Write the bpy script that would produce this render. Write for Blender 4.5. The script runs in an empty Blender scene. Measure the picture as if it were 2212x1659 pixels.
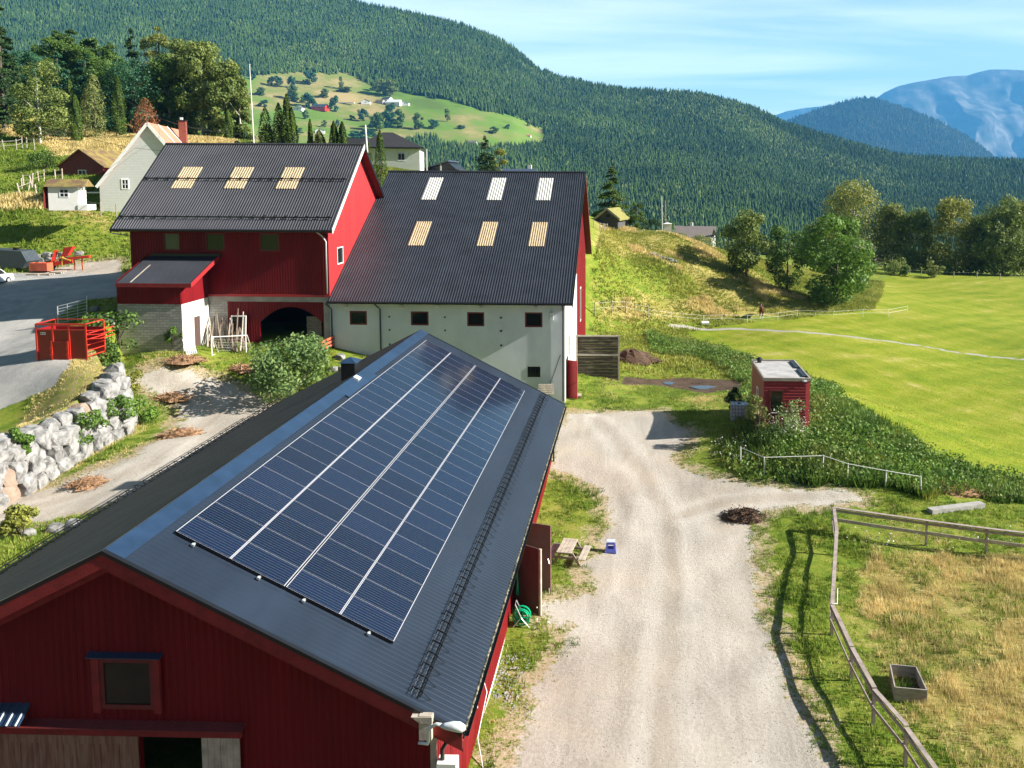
import bpy, math, random
import numpy as np
from mathutils import Vector, Matrix
R = math.radians
random.seed(7); RS = np.random.RandomState(11)
scene = bpy.context.scene
col = scene.collection

# ---------------------------------------------------------------- camera
FPX, PX, PY = 1842.1, 1325.7, 565.0            # focal length / principal point, 2212 x 1659 reference frame
pitch, roll, yaw = 0.0939, 0.0046, -0.0235
_F = np.array([math.sin(yaw)*math.cos(pitch), math.cos(yaw)*math.cos(pitch), -math.sin(pitch)])
_R = np.array([math.cos(yaw), -math.sin(yaw), 0.0]); _U = np.cross(_R, _F)
CAM = np.array([0, 0, 19.2])
_cr, _sr = math.cos(roll), math.sin(roll)
cam = bpy.data.cameras.new('camera'); camo = bpy.data.objects.new('camera', cam); col.objects.link(camo)
rt = _R*_cr + _U*_sr; up = -_R*_sr + _U*_cr
camo.matrix_world = Matrix(((rt[0], up[0], -_F[0], CAM[0]), (rt[1], up[1], -_F[1], CAM[1]), (rt[2], up[2], -_F[2], CAM[2]), (0, 0, 0, 1)))
cam.sensor_width = 36; cam.lens = FPX/2212*36
cam.shift_x = (1106-PX)/2212; cam.shift_y = (PY-829.5)/2212
cam.clip_start = 0.5; cam.clip_end = 60000
scene.camera = camo

# ---------------------------------------------------------------- sky and sun
SUN_EL, SUN_AZ = R(29.5), R(-3.0)               # azimuth measured from +X towards +Y
w = bpy.data.worlds.new('World'); scene.world = w; w.use_nodes = True
nt = w.node_tree; nt.nodes.clear()
wo = nt.nodes.new('ShaderNodeOutputWorld'); bg = nt.nodes.new('ShaderNodeBackground')
sky = nt.nodes.new('ShaderNodeTexSky'); sky.sky_type = 'NISHITA'; sky.sun_disc = False
sky.sun_elevation = SUN_EL; sky.sun_rotation = math.pi/2 - SUN_AZ
sky.altitude = 200; sky.air_density = 1.0; sky.dust_density = 0.6; sky.ozone_density = 1.6
# thin cirrus: direction mapped to a high flat layer
tc = nt.nodes.new('ShaderNodeTexCoord'); sx = nt.nodes.new('ShaderNodeSeparateXYZ')
nt.links.new(tc.outputs['Generated'], sx.inputs[0])
def wm(op, a, b=None, c=None):
    n = nt.nodes.new('ShaderNodeMath'); n.operation = op
    for i, v in enumerate((a, b, c)):
        if v is None: continue
        if isinstance(v, (int, float)): n.inputs[i].default_value = v
        else: nt.links.new(v, n.inputs[i])
    return n.outputs[0]
zz = wm('MAXIMUM', wm('ADD', sx.outputs[2], 0.06), 0.02)
cx = wm('DIVIDE', sx.outputs[0], zz); cyy = wm('DIVIDE', sx.outputs[1], zz)
cb = nt.nodes.new('ShaderNodeCombineXYZ'); nt.links.new(cx, cb.inputs[0]); nt.links.new(cyy, cb.inputs[1])
mp = nt.nodes.new('ShaderNodeMapping'); mp.inputs['Rotation'].default_value = (0, 0, R(-38)); mp.inputs['Scale'].default_value = (0.16, 0.75, 1)
nt.links.new(cb.outputs[0], mp.inputs[0])
nz = nt.nodes.new('ShaderNodeTexNoise'); nz.inputs['Scale'].default_value = 0.9; nz.inputs['Detail'].default_value = 9; nz.inputs['Roughness'].default_value = 0.55; nz.inputs['Distortion'].default_value = 0.7
nt.links.new(mp.outputs[0], nz.inputs['Vector'])
rp = nt.nodes.new('ShaderNodeMapRange'); rp.inputs[1].default_value = 0.40; rp.inputs[2].default_value = 0.70; rp.inputs[3].default_value = 0.0; rp.inputs[4].default_value = 0.85
nt.links.new(nz.outputs[0], rp.inputs[0])
tint = nt.nodes.new('ShaderNodeMix'); tint.data_type = 'RGBA'; tint.blend_type = 'MULTIPLY'; tint.inputs[0].default_value = 1
nt.links.new(sky.outputs[0], tint.inputs[6]); tint.inputs[7].default_value = SKYTINT = (1.30, 1.26, 0.84, 1)
mx = nt.nodes.new('ShaderNodeMix'); mx.data_type = 'RGBA'
nt.links.new(rp.outputs[0], mx.inputs[0]); nt.links.new(tint.outputs[2], mx.inputs[6]); mx.inputs[7].default_value = (10.5, 10.6, 10.2, 1)
# sky gain shaped: raised low ahead, dimmed overhead and behind to deepen the shade
lowm = wm('MULTIPLY', wm('POWER', wm('SUBTRACT', 1.0, wm('ABSOLUTE', sx.outputs[2])), 3.0), wm('POWER', wm('ADD', wm('MULTIPLY', sx.outputs[1], 0.5), 0.5), 2.0))
gain = wm('ADD', wm('MULTIPLY', lowm, 1.95), 0.17)
vs_ = nt.nodes.new('ShaderNodeVectorMath'); vs_.operation = 'SCALE'; nt.links.new(mx.outputs[2], vs_.inputs[0]); nt.links.new(gain, vs_.inputs['Scale'])
nt.links.new(vs_.outputs[0], bg.inputs[0]); bg.inputs[1].default_value = 0.06
nt.links.new(bg.outputs[0], wo.inputs[0])
sun = bpy.data.lights.new('sun', 'SUN'); sun.energy = 5.0; sun.angle = R(0.5); sun.color = (1.0, 0.94, 0.84)
suno = bpy.data.objects.new('sun', sun); col.objects.link(suno)
SD = Vector((math.cos(SUN_EL)*math.cos(SUN_AZ), math.cos(SUN_EL)*math.sin(SUN_AZ), math.sin(SUN_EL)))
suno.rotation_euler = SD.to_track_quat('Z', 'Y').to_euler()
scene.view_settings.view_transform = 'Standard'; scene.view_settings.look = 'None'
scene.view_settings.gamma = 1; scene.view_settings.use_curve_mapping = False; scene.view_settings.exposure = 1.62
try:
    scene.cycles.volume_bounces = 0; scene.cycles.max_bounces = 6; scene.cycles.transparent_max_bounces = 12
except Exception: pass

# ---------------------------------------------------------------- helpers
def ray(x, y):
    a, b = x-PX, y-PY
    X = _cr*a+_sr*b; Y = -_sr*a+_cr*b
    return _R*X/FPX - _U*Y/FPX + _F
def atY(x, y, v): d = ray(x, y); return CAM+d*(v-CAM[1])/d[1]
def atX(x, y, v): d = ray(x, y); return CAM+d*(v-CAM[0])/d[0]
def atZ(x, y, v): d = ray(x, y); return CAM+d*(v-CAM[2])/d[2]

MATS = {}
def L(nt, a, b): nt.links.new(a, b)
def newmat(name):
    m = bpy.data.materials.new(name); m.use_nodes = True; t = m.node_tree
    b = t.nodes['Principled BSDF']; MATS[name] = m; return m, t, b
def M(name, c, rough=0.8, var=0.18, scale=2.0, bump=0.0, bscale=None, c2=None, metal=0.0, spec=0.5, stretch=(1, 1, 1), fac=0.5, detail=5, coat=0.0, soft=0.12):
    """noise-varied principled material in world space"""
    m, t, b = newmat(name)
    g = t.nodes.new('ShaderNodeNewGeometry'); mp = t.nodes.new('ShaderNodeMapping'); mp.inputs['Scale'].default_value = stretch
    L(t, g.outputs['Position'], mp.inputs[0])
    n = t.nodes.new('ShaderNodeTexNoise'); n.inputs['Scale'].default_value = scale; n.inputs['Detail'].default_value = detail; n.inputs['Roughness'].default_value = 0.6
    L(t, mp.outputs[0], n.inputs['Vector'])
    cr = t.nodes.new('ShaderNodeValToRGB')
    if c2 is None:
        lo = tuple(max(0, v*(1-var)) for v in c); hi = tuple(min(1, v*(1+var)) for v in c)
        cr.color_ramp.elements[0].position = 0.3; cr.color_ramp.elements[1].position = 0.7
    else:
        lo, hi = c, c2; cr.color_ramp.elements[0].position = fac-soft; cr.color_ramp.elements[1].position = fac+soft
    cr.color_ramp.elements[0].color = (*lo, 1); cr.color_ramp.elements[1].color = (*hi, 1)
    L(t, n.outputs[0], cr.inputs[0]); L(t, cr.outputs[0], b.inputs['Base Color'])
    b.inputs['Roughness'].default_value = rough; b.inputs['Metallic'].default_value = metal; b.inputs['Specular IOR Level'].default_value = spec
    if coat: b.inputs['Coat Weight'].default_value = coat
    if bump:
        n2 = t.nodes.new('ShaderNodeTexNoise'); n2.inputs['Scale'].default_value = bscale or scale*6; n2.inputs['Detail'].default_value = 6
        L(t, mp.outputs[0], n2.inputs['Vector'])
        bp = t.nodes.new('ShaderNodeBump'); bp.inputs['Strength'].default_value = bump; bp.inputs['Distance'].default_value = 0.05
        L(t, n2.outputs[0], bp.inputs['Height']); L(t, bp.outputs[0], b.inputs['Normal'])
    return m
def leafmat(name, c, c2, rough=0.55, trans=0.34, scale=0.5):
    """foliage: colour varies per face cluster (object noise) and per copy"""
    m, t, b = newmat(name)
    g = t.nodes.new('ShaderNodeNewGeometry')
    n = t.nodes.new('ShaderNodeTexNoise'); n.inputs['Scale'].default_value = scale; n.inputs['Detail'].default_value = 3
    L(t, g.outputs['Position'], n.inputs['Vector'])
    ad = t.nodes.new('ShaderNodeMath'); ad.operation = 'MULTIPLY_ADD'; ad.inputs[1].default_value = 0.45
    L(t, g.outputs['Random Per Island'], ad.inputs[0]); 
    ad2 = t.nodes.new('ShaderNodeMath'); ad2.operation = 'MULTIPLY_ADD'; ad2.inputs[1].default_value = 1.6; ad2.inputs[2].default_value = -0.55
    L(t, n.outputs[0], ad2.inputs[0]); L(t, ad2.outputs[0], ad.inputs[2])
    cr = t.nodes.new('ShaderNodeValToRGB'); cr.color_ramp.elements[0].position = 0.1; cr.color_ramp.elements[1].position = 0.95
    cr.color_ramp.elements[0].color = (*c, 1); cr.color_ramp.elements[1].color = (*c2, 1)
    L(t, ad.outputs[0], cr.inputs[0]); L(t, cr.outputs[0], b.inputs['Base Color'])
    b.inputs['Roughness'].default_value = rough; b.inputs['Specular IOR Level'].default_value = 0.3
    tr = t.nodes.new('ShaderNodeBsdfTranslucent'); ms = t.nodes.new('ShaderNodeMixShader'); ms.inputs[0].default_value = trans
    L(t, cr.outputs[0], tr.inputs[0]); L(t, b.outputs[0], ms.inputs[1]); L(t, tr.outputs[0], ms.inputs[2])
    L(t, ms.outputs[0], t.nodes['Material Output'].inputs[0])
    return m

ORG = {}
def nrm(v): v = np.array(v, float); return v/np.linalg.norm(v)
class MB:
    def __init__(s): s.v = []; s.f = []; s.m = []
    def add(s, vs, fs, m=0):
        k = len(s.v); s.v.extend([tuple(map(float, p)) for p in vs]); s.f.extend([tuple(i+k for i in q) for q in fs]); s.m.extend([m]*len(fs)); return s
    def quad(s, a, b, c, d, m=0): return s.add([a, b, c, d], [(0, 1, 2, 3)], m)
    def hexa(s, p, m=0):   # 4 bottom ccw + 4 top ccw
        return s.add(p, [(3, 2, 1, 0), (4, 5, 6, 7), (0, 1, 5, 4), (1, 2, 6, 5), (2, 3, 7, 6), (3, 0, 4, 7)], m)
    def box(s, x0, x1, y0, y1, z0, z1, m=0):
        return s.hexa([(x0, y0, z0), (x1, y0, z0), (x1, y1, z0), (x0, y1, z0), (x0, y0, z1), (x1, y0, z1), (x1, y1, z1), (x0, y1, z1)], m)
    def beam(s, p, q, w, h, up=(0, 0, 1), m=0):   # rectangular bar
        p = np.array(p, float); q = np.array(q, float); d = nrm(q-p); u = np.array(up, float)
        if abs(d@nrm(u)) > 0.98: u = np.array((1., 0, 0))
        r = nrm(np.cross(d, u)); u = np.cross(r, d); r = r*w/2; u = u*h/2
        return s.hexa([p-r-u, q-r-u, q+r-u, p+r-u, p-r+u, q-r+u, q+r+u, p+r+u], m)
    def tube(s, pts, r, n=6, m=0, cap=True):
        pts = [np.array(p, float) for p in pts]; k = len(pts); rs = r if isinstance(r, (list, tuple)) else [r]*k
        ref = None; vs = []
        for i, p in enumerate(pts):
            d = nrm(pts[min(i+1, k-1)]-pts[max(i-1, 0)])
            if ref is None: ref = nrm(np.cross(d, (0.13, 0.2, 1) if abs(d[2]) < .9 else (1, 0.1, 0)))
            a = nrm(ref-d*(ref@d)); ref = a; b = np.cross(d, a)
            for j in range(n):
                t = 2*math.pi*j/n; vs.append(p+(a*math.cos(t)+b*math.sin(t))*rs[i])
        fs = [(i*n+j, i*n+(j+1) % n, (i+1)*n+(j+1) % n, (i+1)*n+j) for i in range(k-1) for j in range(n)]
        if cap: fs += [tuple(range(n-1, -1, -1)), tuple((k-1)*n+j for j in range(n))]
        return s.add(vs, fs, m)
    def prism(s, poly, ext, m=0):   # polygon (list of 3D) extruded
        poly = [np.array(p, float) for p in poly]; e = np.array(ext, float); n = len(poly)
        return s.add(poly+[p+e for p in poly], [tuple(range(n-1, -1, -1)), tuple(range(n, 2*n))]+[(i, (i+1) % n, n+(i+1) % n, n+i) for i in range(n)], m)
    def build(s, name, mats, parent=None, smooth=False, loc=None):
        mats = mats if isinstance(mats, (list, tuple)) else [mats]
        va = np.array(s.v, float)
        if parent is not None: o0 = ORG[parent.name]
        elif loc is not None: o0 = np.array(loc, float)
        else: o0 = np.array([(va[:, 0].min()+va[:, 0].max())/2, (va[:, 1].min()+va[:, 1].max())/2, va[:, 2].min()])
        me = bpy.data.meshes.new(name); me.from_pydata((va-o0).tolist(), [], s.f)
        for q in mats: me.materials.append(MATS[q] if isinstance(q, str) else q)
        if len(mats) > 1: me.polygons.foreach_set('material_index', s.m)
        if smooth: me.polygons.foreach_set('use_smooth', [True]*len(s.f))
        me.update()
        o = bpy.data.objects.new(name, me); col.objects.link(o)
        if parent is not None: o.parent = parent
        else: o.location = o0
        ORG[o.name] = o0
        return o
def thing(name, label, cat, loc=(0, 0, 0), group=None):
    o = bpy.data.objects.new(name, None); col.objects.link(o); o.location = loc; o.empty_display_size = 0.3
    ORG[o.name] = np.array(loc, float); return tag(o, label, cat, group)
def tag(o, label=None, cat=None, group=None, kind=None):
    if label: o['label'] = label
    if cat: o['category'] = cat
    if group: o['group'] = group
    if kind: o['kind'] = kind
    return o
def copy_tree(o, loc=None, rz=None, sc=None, label=None, parent=None):
    c = o.copy(); col.objects.link(c)
    if parent is not None: c.parent = parent
    if loc is not None: c.location = loc
    if rz is not None: c.rotation_euler = (0, 0, rz)
    if sc is not None: c.scale = sc if isinstance(sc, (list, tuple)) else (sc, sc, sc)
    if label: c['label'] = label
    for ch in list(o.children): copy_tree(ch, parent=c)
    return c

def rib_wall(mb, O, U, N, u0, u1, bot, top, pitch=0, h=0.02, holes=(), reveal=0.15, m=0, mrev=0):
    """upright wall sheet: O origin, U unit horizontal, N outward normal. bot/top functions of u (z values).
    holes: (ua, ub, zfun_low, zfun_high)"""
    O = np.array(O, float); U = np.array(U, float); N = np.array(N, float)
    us = [u0, u1]
    if pitch:
        n = int((u1-u0)/pitch)
        for i in range(n+1):
            b = u0+i*pitch; us += [b, b+pitch*.45, b+pitch*.55, b+pitch*.9]
    else: us += list(np.linspace(u0, u1, 2))
    for hl in holes:
        us += [hl[0], hl[1]]
        if len(hl) > 4: us += list(np.linspace(hl[0], hl[1], 25))
    if top.__code__.co_argcount > 1: pass
    us += [k for k in getattr(top, 'knots', []) if u0 < k < u1]
    us = sorted(set(round(x, 4) for x in us if u0-1e-6 <= x <= u1+1e-6))
    def off(u):
        if not pitch: return 0.0
        t = ((u-u0)/pitch) % 1.0
        if t > 0.999: t = 0
        return 0.0 if t < .45 else (h if .549 <= t < .905 else h*.5)
    def P(u, z): p = O+U*u+N*off(u); return (p[0], p[1], z)
    for a, b in zip(us[:-1], us[1:]):
        if b-a < 1e-4: continue
        mid = (a+b)/2; cuts = sorted([hl for hl in holes if hl[0]-1e-6 <= mid <= hl[1]+1e-6], key=lambda q: q[2](mid))
        za, zb = bot(a), bot(b)
        for hl in cuts:
            mb.quad(P(a, za), P(b, zb), P(b, hl[2](b)), P(a, hl[2](a)), m); za, zb = hl[3](a), hl[3](b)
            if reveal:
                for q, s in ((2, 1), (3, -1)):
                    p1, p2 = P(a, hl[q](a)), P(b, hl[q](b)); p3 = tuple(np.array(p2)-N*(reveal+h)); p4 = tuple(np.array(p1)-N*(reveal+h))
                    mb.quad(*((p1, p2, p3, p4) if s > 0 else (p4, p3, p2, p1)), mrev)
        mb.quad(P(a, za), P(b, zb), P(b, top(b)), P(a, top(a)), m)
    if reveal:
        for hl in holes:
            for u, s in ((hl[0], 1), (hl[1], -1)):
                p1 = O+U*u+N*h; p2 = p1-N*(reveal+h); z0, z1 = hl[2](u), hl[3](u)
                if z1-z0 > 0.01: mb.quad((p1[0], p1[1], z0), (p2[0], p2[1], z0), (p2[0], p2[1], z1), (p1[0], p1[1], z1), mrev)
def K(z): return lambda u: z
def roof_sheet(mb, A, U, lu, V, lv, pitch=0.2, h=0.03, thick=0.05, m=0, nv=1):
    """corrugated sheet: A top corner, U along ridge, V down slope"""
    A = np.array(A, float); U = nrm(U); V = nrm(V); N = np.cross(U, V)
    if N[2] < 0: N = -N
    n = int(round(lu/pitch)); p = lu/n; prof = []
    for i in range(n):
        for t, q in ((0, 0), (.3, 0), (.42, 1), (.68, 1), (.8, 0)): prof.append(((i+t)*p, q*h))
    prof.append((lu, 0))
    vs = []; fs = []
    for j in range(nv+1):
        for u, q in prof: vs.append(A+U*u+V*(lv*j/nv)+N*q)
    k = len(prof)
    flip = np.cross(U, V)[2] < 0
    for j in range(nv):
        for i in range(k-1):
            f = (j*k+i, (j+1)*k+i, (j+1)*k+i+1, j*k+i+1); fs.append(f if flip else f[::-1])
    mb.add(vs, fs, m)
    B = A-N*thick
    a, b, c, d = B, B+U*lu, B+U*lu+V*lv, B+V*lv
    mb.quad(a, b, c, d, m)
    for p_, q_ in ((a, b), (b, c), (c, d), (d, a)): mb.quad(p_, q_, q_+N*thick, p_+N*thick, m)
# ---------------------------------------------------------------- terrain height
def sstep(a, b, x): t = np.clip((x-a)/(b-a), 0, 1); return t*t*(3-2*t)
WALL = np.array([(-33.6, 15), (-33.2, 38), (-32.9, 45.0), (-32.6, 52.0), (-33.4, 53.6), (-35.2, 54.8), (-36.4, 56.8), (-37.4, 59.2), (-38.6, 61.8), (-39.4, 66), (-40, 400)], float)
def wall_sd(x, y):   # positive on the upper (left) side
    wx = np.interp(y, WALL[:, 1], WALL[:, 0]); return wx-x
STEP = 3.1
def stepz(x, y): return STEP*sstep(-0.45, 0.45, wall_sd(x, y))*(1-sstep(78, 100, y))
CP = []
def cw(*a): CP.extend(a)
def cy(px, py, Y): CP.append(tuple(atY(px, py, Y)))
def cz(px, py, z): CP.append(tuple(atZ(px, py, z)))
cw((-20, 15, 1), (-14, 17, .1), (-14, 40, 1.6), (-22.5, 20, 2.4), (-23, 36, 3.0), (-23.5, 52, 3.5), (-14, 54, 2.2), (-12, 62, 2.4))
for p in ((430, 790, 61), (490, 762, 64), (700, 752, 65.5), (600, 840, 59.5), (560, 885, 56), (400, 850, 58), (320, 820, 59), (300, 930, 52.5), (150, 1030, 45), (0, 1100, 41), (100, 1075, 43), (265, 790, 60.3)): cy(*p)
cw((-30, 30, 3.3), (-28, 48, 3.6), (-24, 66, 6.1), (-30, 66, 6.3), (-36, 66, 6.4), (-30, 75, 6.8), (-15, 66, 3.6), (-15, 80, 4.5), (-5.3, 80, 2.0), (-15, 95, 6))
cw((-5, 20, 0), (-5, 33, .0), (-5, 52, .7), (-5.3, 66, 1.75), (0, 25, 0), (2, 35, 0), (8, 45, .3), (5, 55, 1.0), (8, 62, 1.9), (3, 60, 1.5), (10, 30, 0), (12, 20, 0), (-5, 5, 0), (10, 5, 0), (-30, 0, 3), (30, 0, 0), (-4.7, 22, .1), (-4.7, 28, .1), (-4.7, 34, .15), (-4.7, 44, .35))
cw((10, 58, 2.1), (14, 64, 2.2), (17, 60, 1.5), (17, 72, 1.4), (21, 66, .6), (25, 57, -.1), (19, 50, .7), (25, 45, .2), (22, 76, -.6), (28, 66, -1.1), (33, 55, -1.3), (25, 90, -.4), (60, 60, -1.2), (60, 100, -.3), (20, 108, .3))
cw((15, 40, 0), (20, 30, 0), (30, 40, 0), (30, 30, 0), (15, 15, 0), (45, 30, -.3), (60, 20, -1))
for p in ((1337, 822, 76), (1450, 832, 76), (1480, 708, 111), (1400, 742, 95), (1300, 700, 104), (1450, 620, 122), (1500, 575, 130), (1330, 545, 128), (1320, 500, 141), (1440, 505, 142), (1560, 548, 145), (1650, 603, 138), (1700, 642, 128), (1800, 655, 128), (1860, 602, 165), (1950, 590, 178), (2212, 603, 170), (2100, 592, 185), (1640, 685, 118), (2212, 690, 130), (2212, 780, 100)): cy(*p)
cw((-5, 172, 8), (30, 175, 3), (60, 225, -3), (110, 225, -4), (0, 240, -4), (150, 180, -1), (150, 100, -1), (200, 240, -6), (150, 40, -2))
cw((-35.6, 61.3, 6.35), (-34, 61, 6.2), (-32.5, 60.5, 6.1), (-36.2, 63, 6.4))
for p in ((30, 650, 71), (150, 650, 69.5), (60, 700, 64.5), (0, 750, 59.5), (0, 850, 52), (90, 885, 50), (10, 930, 46), (130, 582, 84), (250, 588, 82), (30, 600, 79), (0, 560, 86), (100, 500, 90), (100, 440, 96), (230, 465, 94), (20, 400, 105), (0, 330, 120), (150, 300, 140), (0, 230, 145), (300, 292, 140), (450, 300, 145), (560, 312, 150), (900, 370, 124), (960, 385, 135), (1150, 392, 140)): cy(*p)
cz(85, 778, 7.2); cz(195, 785, 7.15); cz(130, 820, 6.8)
cw((-34.5, 38, 5.8), (-45, 30, 6), (-60, 200, 14), (-100, 200, 28), (-140, 180, 38), (-30, 220, 2), (-100, 260, 16), (-200, 150, 50), (-130, 90, 22), (-90, 60, 10), (-25, 100, 13), (-10, 115, 14), (-62, 168, 20), (-30, 170, 15), (-200, 60, 30), (-120, 30, 12), (-50, 74, 9.6))
_cp = np.array(CP, float); _cx, _cyy = _cp[:, 0], _cp[:, 1]; _cz = _cp[:, 2]-stepz(_cx, _cyy)
def phi(r2): return -np.sqrt(r2+9.0)
_A = phi((_cx[:, None]-_cx)**2+(_cyy[:, None]-_cyy)**2); n_ = len(_cx)
_S = np.zeros((n_+1, n_+1)); _S[:n_, :n_] = _A+np.eye(n_)*(0.08); _S[:n_, n_] = 1; _S[n_, :n_] = 1
_w = np.linalg.solve(_S, np.append(_cz, 0))
def H(x, y):
    x = np.asarray(x, float); y = np.asarray(y, float); sh = x.shape; x = x.ravel(); y = y.ravel(); out = np.empty(len(x))
    xc = np.clip(x, -260, 260); yc = np.clip(y, -20, 270)
    for i in range(0, len(x), 40000):
        s = slice(i, i+40000)
        out[s] = phi((xc[s, None]-_cx)**2+(yc[s, None]-_cyy)**2)@_w[:-1]+_w[-1]
    out += stepz(x, y)
    d = np.maximum(np.maximum(np.abs(x)-260, y-255), 0)/300
    out = out*(1-sstep(0, 1, d)) + (-45)*sstep(0, 1, d)
    bump = .05*np.sin(x*1.1+1.3*np.sin(y*.7))*np.cos(y*.9+np.sin(x*.5)) + 0.25*np.sin(x*.13+2)*np.sin(y*.11)*sstep(75, 110, y)
    return (out+bump).reshape(sh)
def h1(x, y): return float(H(np.array([x]), np.array([y]))[0])
def G(px, py):
    d = ray(px, py); t = np.geomspace(15, 600, 1200); P = CAM+d*t[:, None]
    below = P[:, 2] < H(P[:, 0], P[:, 1]); i = int(np.argmax(below)) if below.any() else 1199
    t = np.linspace(t[max(i-1, 0)], t[i], 40); P = CAM+d*t[:, None]; below = P[:, 2] < H(P[:, 0], P[:, 1])
    q = P[int(np.argmax(below)) if below.any() else -1]; return q
# regions, as outlines on the ground
def outline(pts): return np.array([G(*p)[:2] for p in pts])
def sdist(x, y, poly):     # signed distance, positive inside
    x = np.asarray(x, float).ravel(); y = np.asarray(y, float).ravel(); d = np.full(len(x), 1e9); ins = np.zeros(len(x), bool)
    for (ax, ay), (bx, by) in zip(poly, np.roll(poly, -1, 0)):
        ex, ey = bx-ax, by-ay; t = np.clip(((x-ax)*ex+(y-ay)*ey)/(ex*ex+ey*ey+1e-9), 0, 1)
        d = np.minimum(d, np.hypot(x-ax-t*ex, y-ay-t*ey))
        c = ((ay > y) != (by > y)) & (x < (bx-ax)*(y-ay)/(by-ay+1e-12)+ax); ins ^= c
    return np.where(ins, d, -d)
def ldist(x, y, line):
    x = np.asarray(x, float).ravel(); y = np.asarray(y, float).ravel(); d = np.full(len(x), 1e9)
    for (ax, ay), (bx, by) in zip(line[:-1], line[1:]):
        ex, ey = bx-ax, by-ay; t = np.clip(((x-ax)*ex+(y-ay)*ey)/(ex*ex+ey*ey+1e-9), 0, 1)
        d = np.minimum(d, np.hypot(x-ax-t*ex, y-ay-t*ey))
    return d
YARD = outline([(1095, 1659), (1118, 1600), (1150, 1535), (1165, 1470), (1235, 1390), (1228, 1350), (1168, 1330), (1170, 1305), (1225, 1292), (1280, 1278), (1270, 1235), (1262, 1212), (1312, 1195), (1300, 1165), (1322, 1130), (1310, 1070), (1250, 1030), (1190, 1012), (1195, 960), (1228, 892), (1300, 892), (1430, 885), (1450, 912), (1495, 935), (1455, 985), (1465, 1005), (1530, 1032), (1640, 1052), (1850, 1062), (1855, 1080), (1760, 1095), (1680, 1098), (1625, 1115), (1620, 1180), (1635, 1250), (1640, 1330), (1672, 1400), (1712, 1500), (1762, 1600), (1790, 1659), (1880, 1900), (1040, 1900)])
TRACK = outline([(-80, 1110), (0, 1078), (90, 1058), (180, 1025), (290, 985), (360, 945), (395, 905), (375, 872), (335, 848), (300, 826), (300, 806), (330, 797), (380, 800), (430, 808), (500, 834), (560, 852), (620, 880), (540, 935), (450, 990), (300, 1070), (180, 1105), (60, 1135), (-80, 1180)])
ASPH = outline([(-250, 590), (0, 590), (120, 588), (262, 590), (255, 642), (178, 648), (130, 682), (95, 700), (150, 720), (150, 790), (118, 835), (60, 858), (0, 885), (-120, 920), (-300, 900)])
GRAVL = outline([(60, 588), (178, 568), (262, 560), (265, 596), (120, 596)])
PADD = outline([(1880, 1200), (2212, 1200), (2400, 1230), (2500, 1800), (2120, 1800), (2060, 1640), (1960, 1560), (1900, 1420), (1850, 1300)])
FIELD = outline([(1480, 716), (1560, 765), (1640, 792), (1760, 818), (1830, 862), (1900, 908), (2000, 975), (2100, 1015), (2212, 1045), (2600, 1180), (2900, 900), (2900, 640), (2212, 604), (2100, 594), (1950, 592), (1905, 603), (1900, 640), (1880, 668), (1700, 690), (1560, 702)])
PATH = outline([(1450, 704), (1480, 706), (1600, 710), (1700, 716), (1850, 729), (1960, 743), (2080, 763), (2212, 776), (2400, 805)])
MUD = outline([(1345, 812), (1400, 818), (1480, 815), (1600, 822), (1605, 842), (1520, 850), (1450, 838), (1400, 832), (1340, 830)])
DRYH = outline([(1290, 480), (1440, 500), (1560, 545), (1650, 600), (1740, 645), (1800, 668), (1500, 690), (1300, 690), (1290, 660), (1400, 640), (1520, 640), (1500, 600), (1380, 545), (1285, 530)])
DRYL = outline([(0, 225), (150, 250), (260, 262), (520, 300), (500, 315), (300, 330), (120, 340), (60, 300), (0, 290)])
DRYT = outline([(20, 425), (120, 440), (240, 462), (260, 500), (180, 478), (80, 452), (0, 440)])
CL1 = outline([(1290, 905), (1345, 960), (1400, 1040), (1440, 1120), (1455, 1220), (1450, 1340), (1435, 1480), (1430, 1659), (1430, 1900)])
CL2 = outline([(-80, 1135), (60, 1098), (200, 1055), (330, 1000), (420, 930), (470, 890), (430, 850), (350, 815)])
CL3 = outline([(1440, 1120), (1560, 1085), (1700, 1074), (1840, 1070)])
def regions(x, y):
    r = {}
    r['gravel'] = np.maximum(np.maximum(sdist(x, y, YARD), sdist(x, y, TRACK)), sdist(x, y, GRAVL))
    r['asphalt'] = sdist(x, y, ASPH); r['field'] = sdist(x, y, FIELD); r['path'] = 0.48-ldist(x, y, PATH)
    r['mud_and_added_dark'] = np.maximum(sdist(x, y, MUD), sdist(x, y, np.array([(-45, -60), (40, -60), (40, 6), (-4.5, 8), (-5.6, 21.6), (-45, 21.6)]))); r['dry'] = np.maximum(np.maximum(sdist(x, y, PADD), sdist(x, y, DRYH)), np.maximum(sdist(x, y, DRYL), sdist(x, y, DRYT)))  # second outline is unseen dark ground, added to cut light bounced onto the gable
    r['wallrim'] = 2.6-ldist(x, y, WALL[:7]+np.array([-1.4, 0]))
    d_ = np.minimum(np.minimum(ldist(x, y, CL1), ldist(x, y, CL2)), ldist(x, y, CL3)); r['rut'] = .30-np.abs(d_-.85); r['mid'] = .42-d_
    return r
def axis(segs):
    a = []
    for lo, hi, st in segs: a += list(np.arange(lo, hi, st))
    return np.array(a+[segs[-1][1]])
gx = axis([(-1200, -400, 80), (-400, -130, 10), (-130, -52, 1.5), (-52, 32, .33), (32, 140, 1.5), (140, 400, 10), (400, 1400, 80)])
gy = axis([(-60, 10, 5), (10, 76, .33), (76, 150, .8), (150, 260, 2), (260, 560, 12), (560, 1200, 80)])
XX, YY = np.meshgrid(gx, gy); ZZ = H(XX, YY); nxg, nyg = len(gx), len(gy)
reg = regions(XX, YY)
gm, t, b = newmat('terrain')
g_ = t.nodes.new('ShaderNodeNewGeometry')
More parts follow.
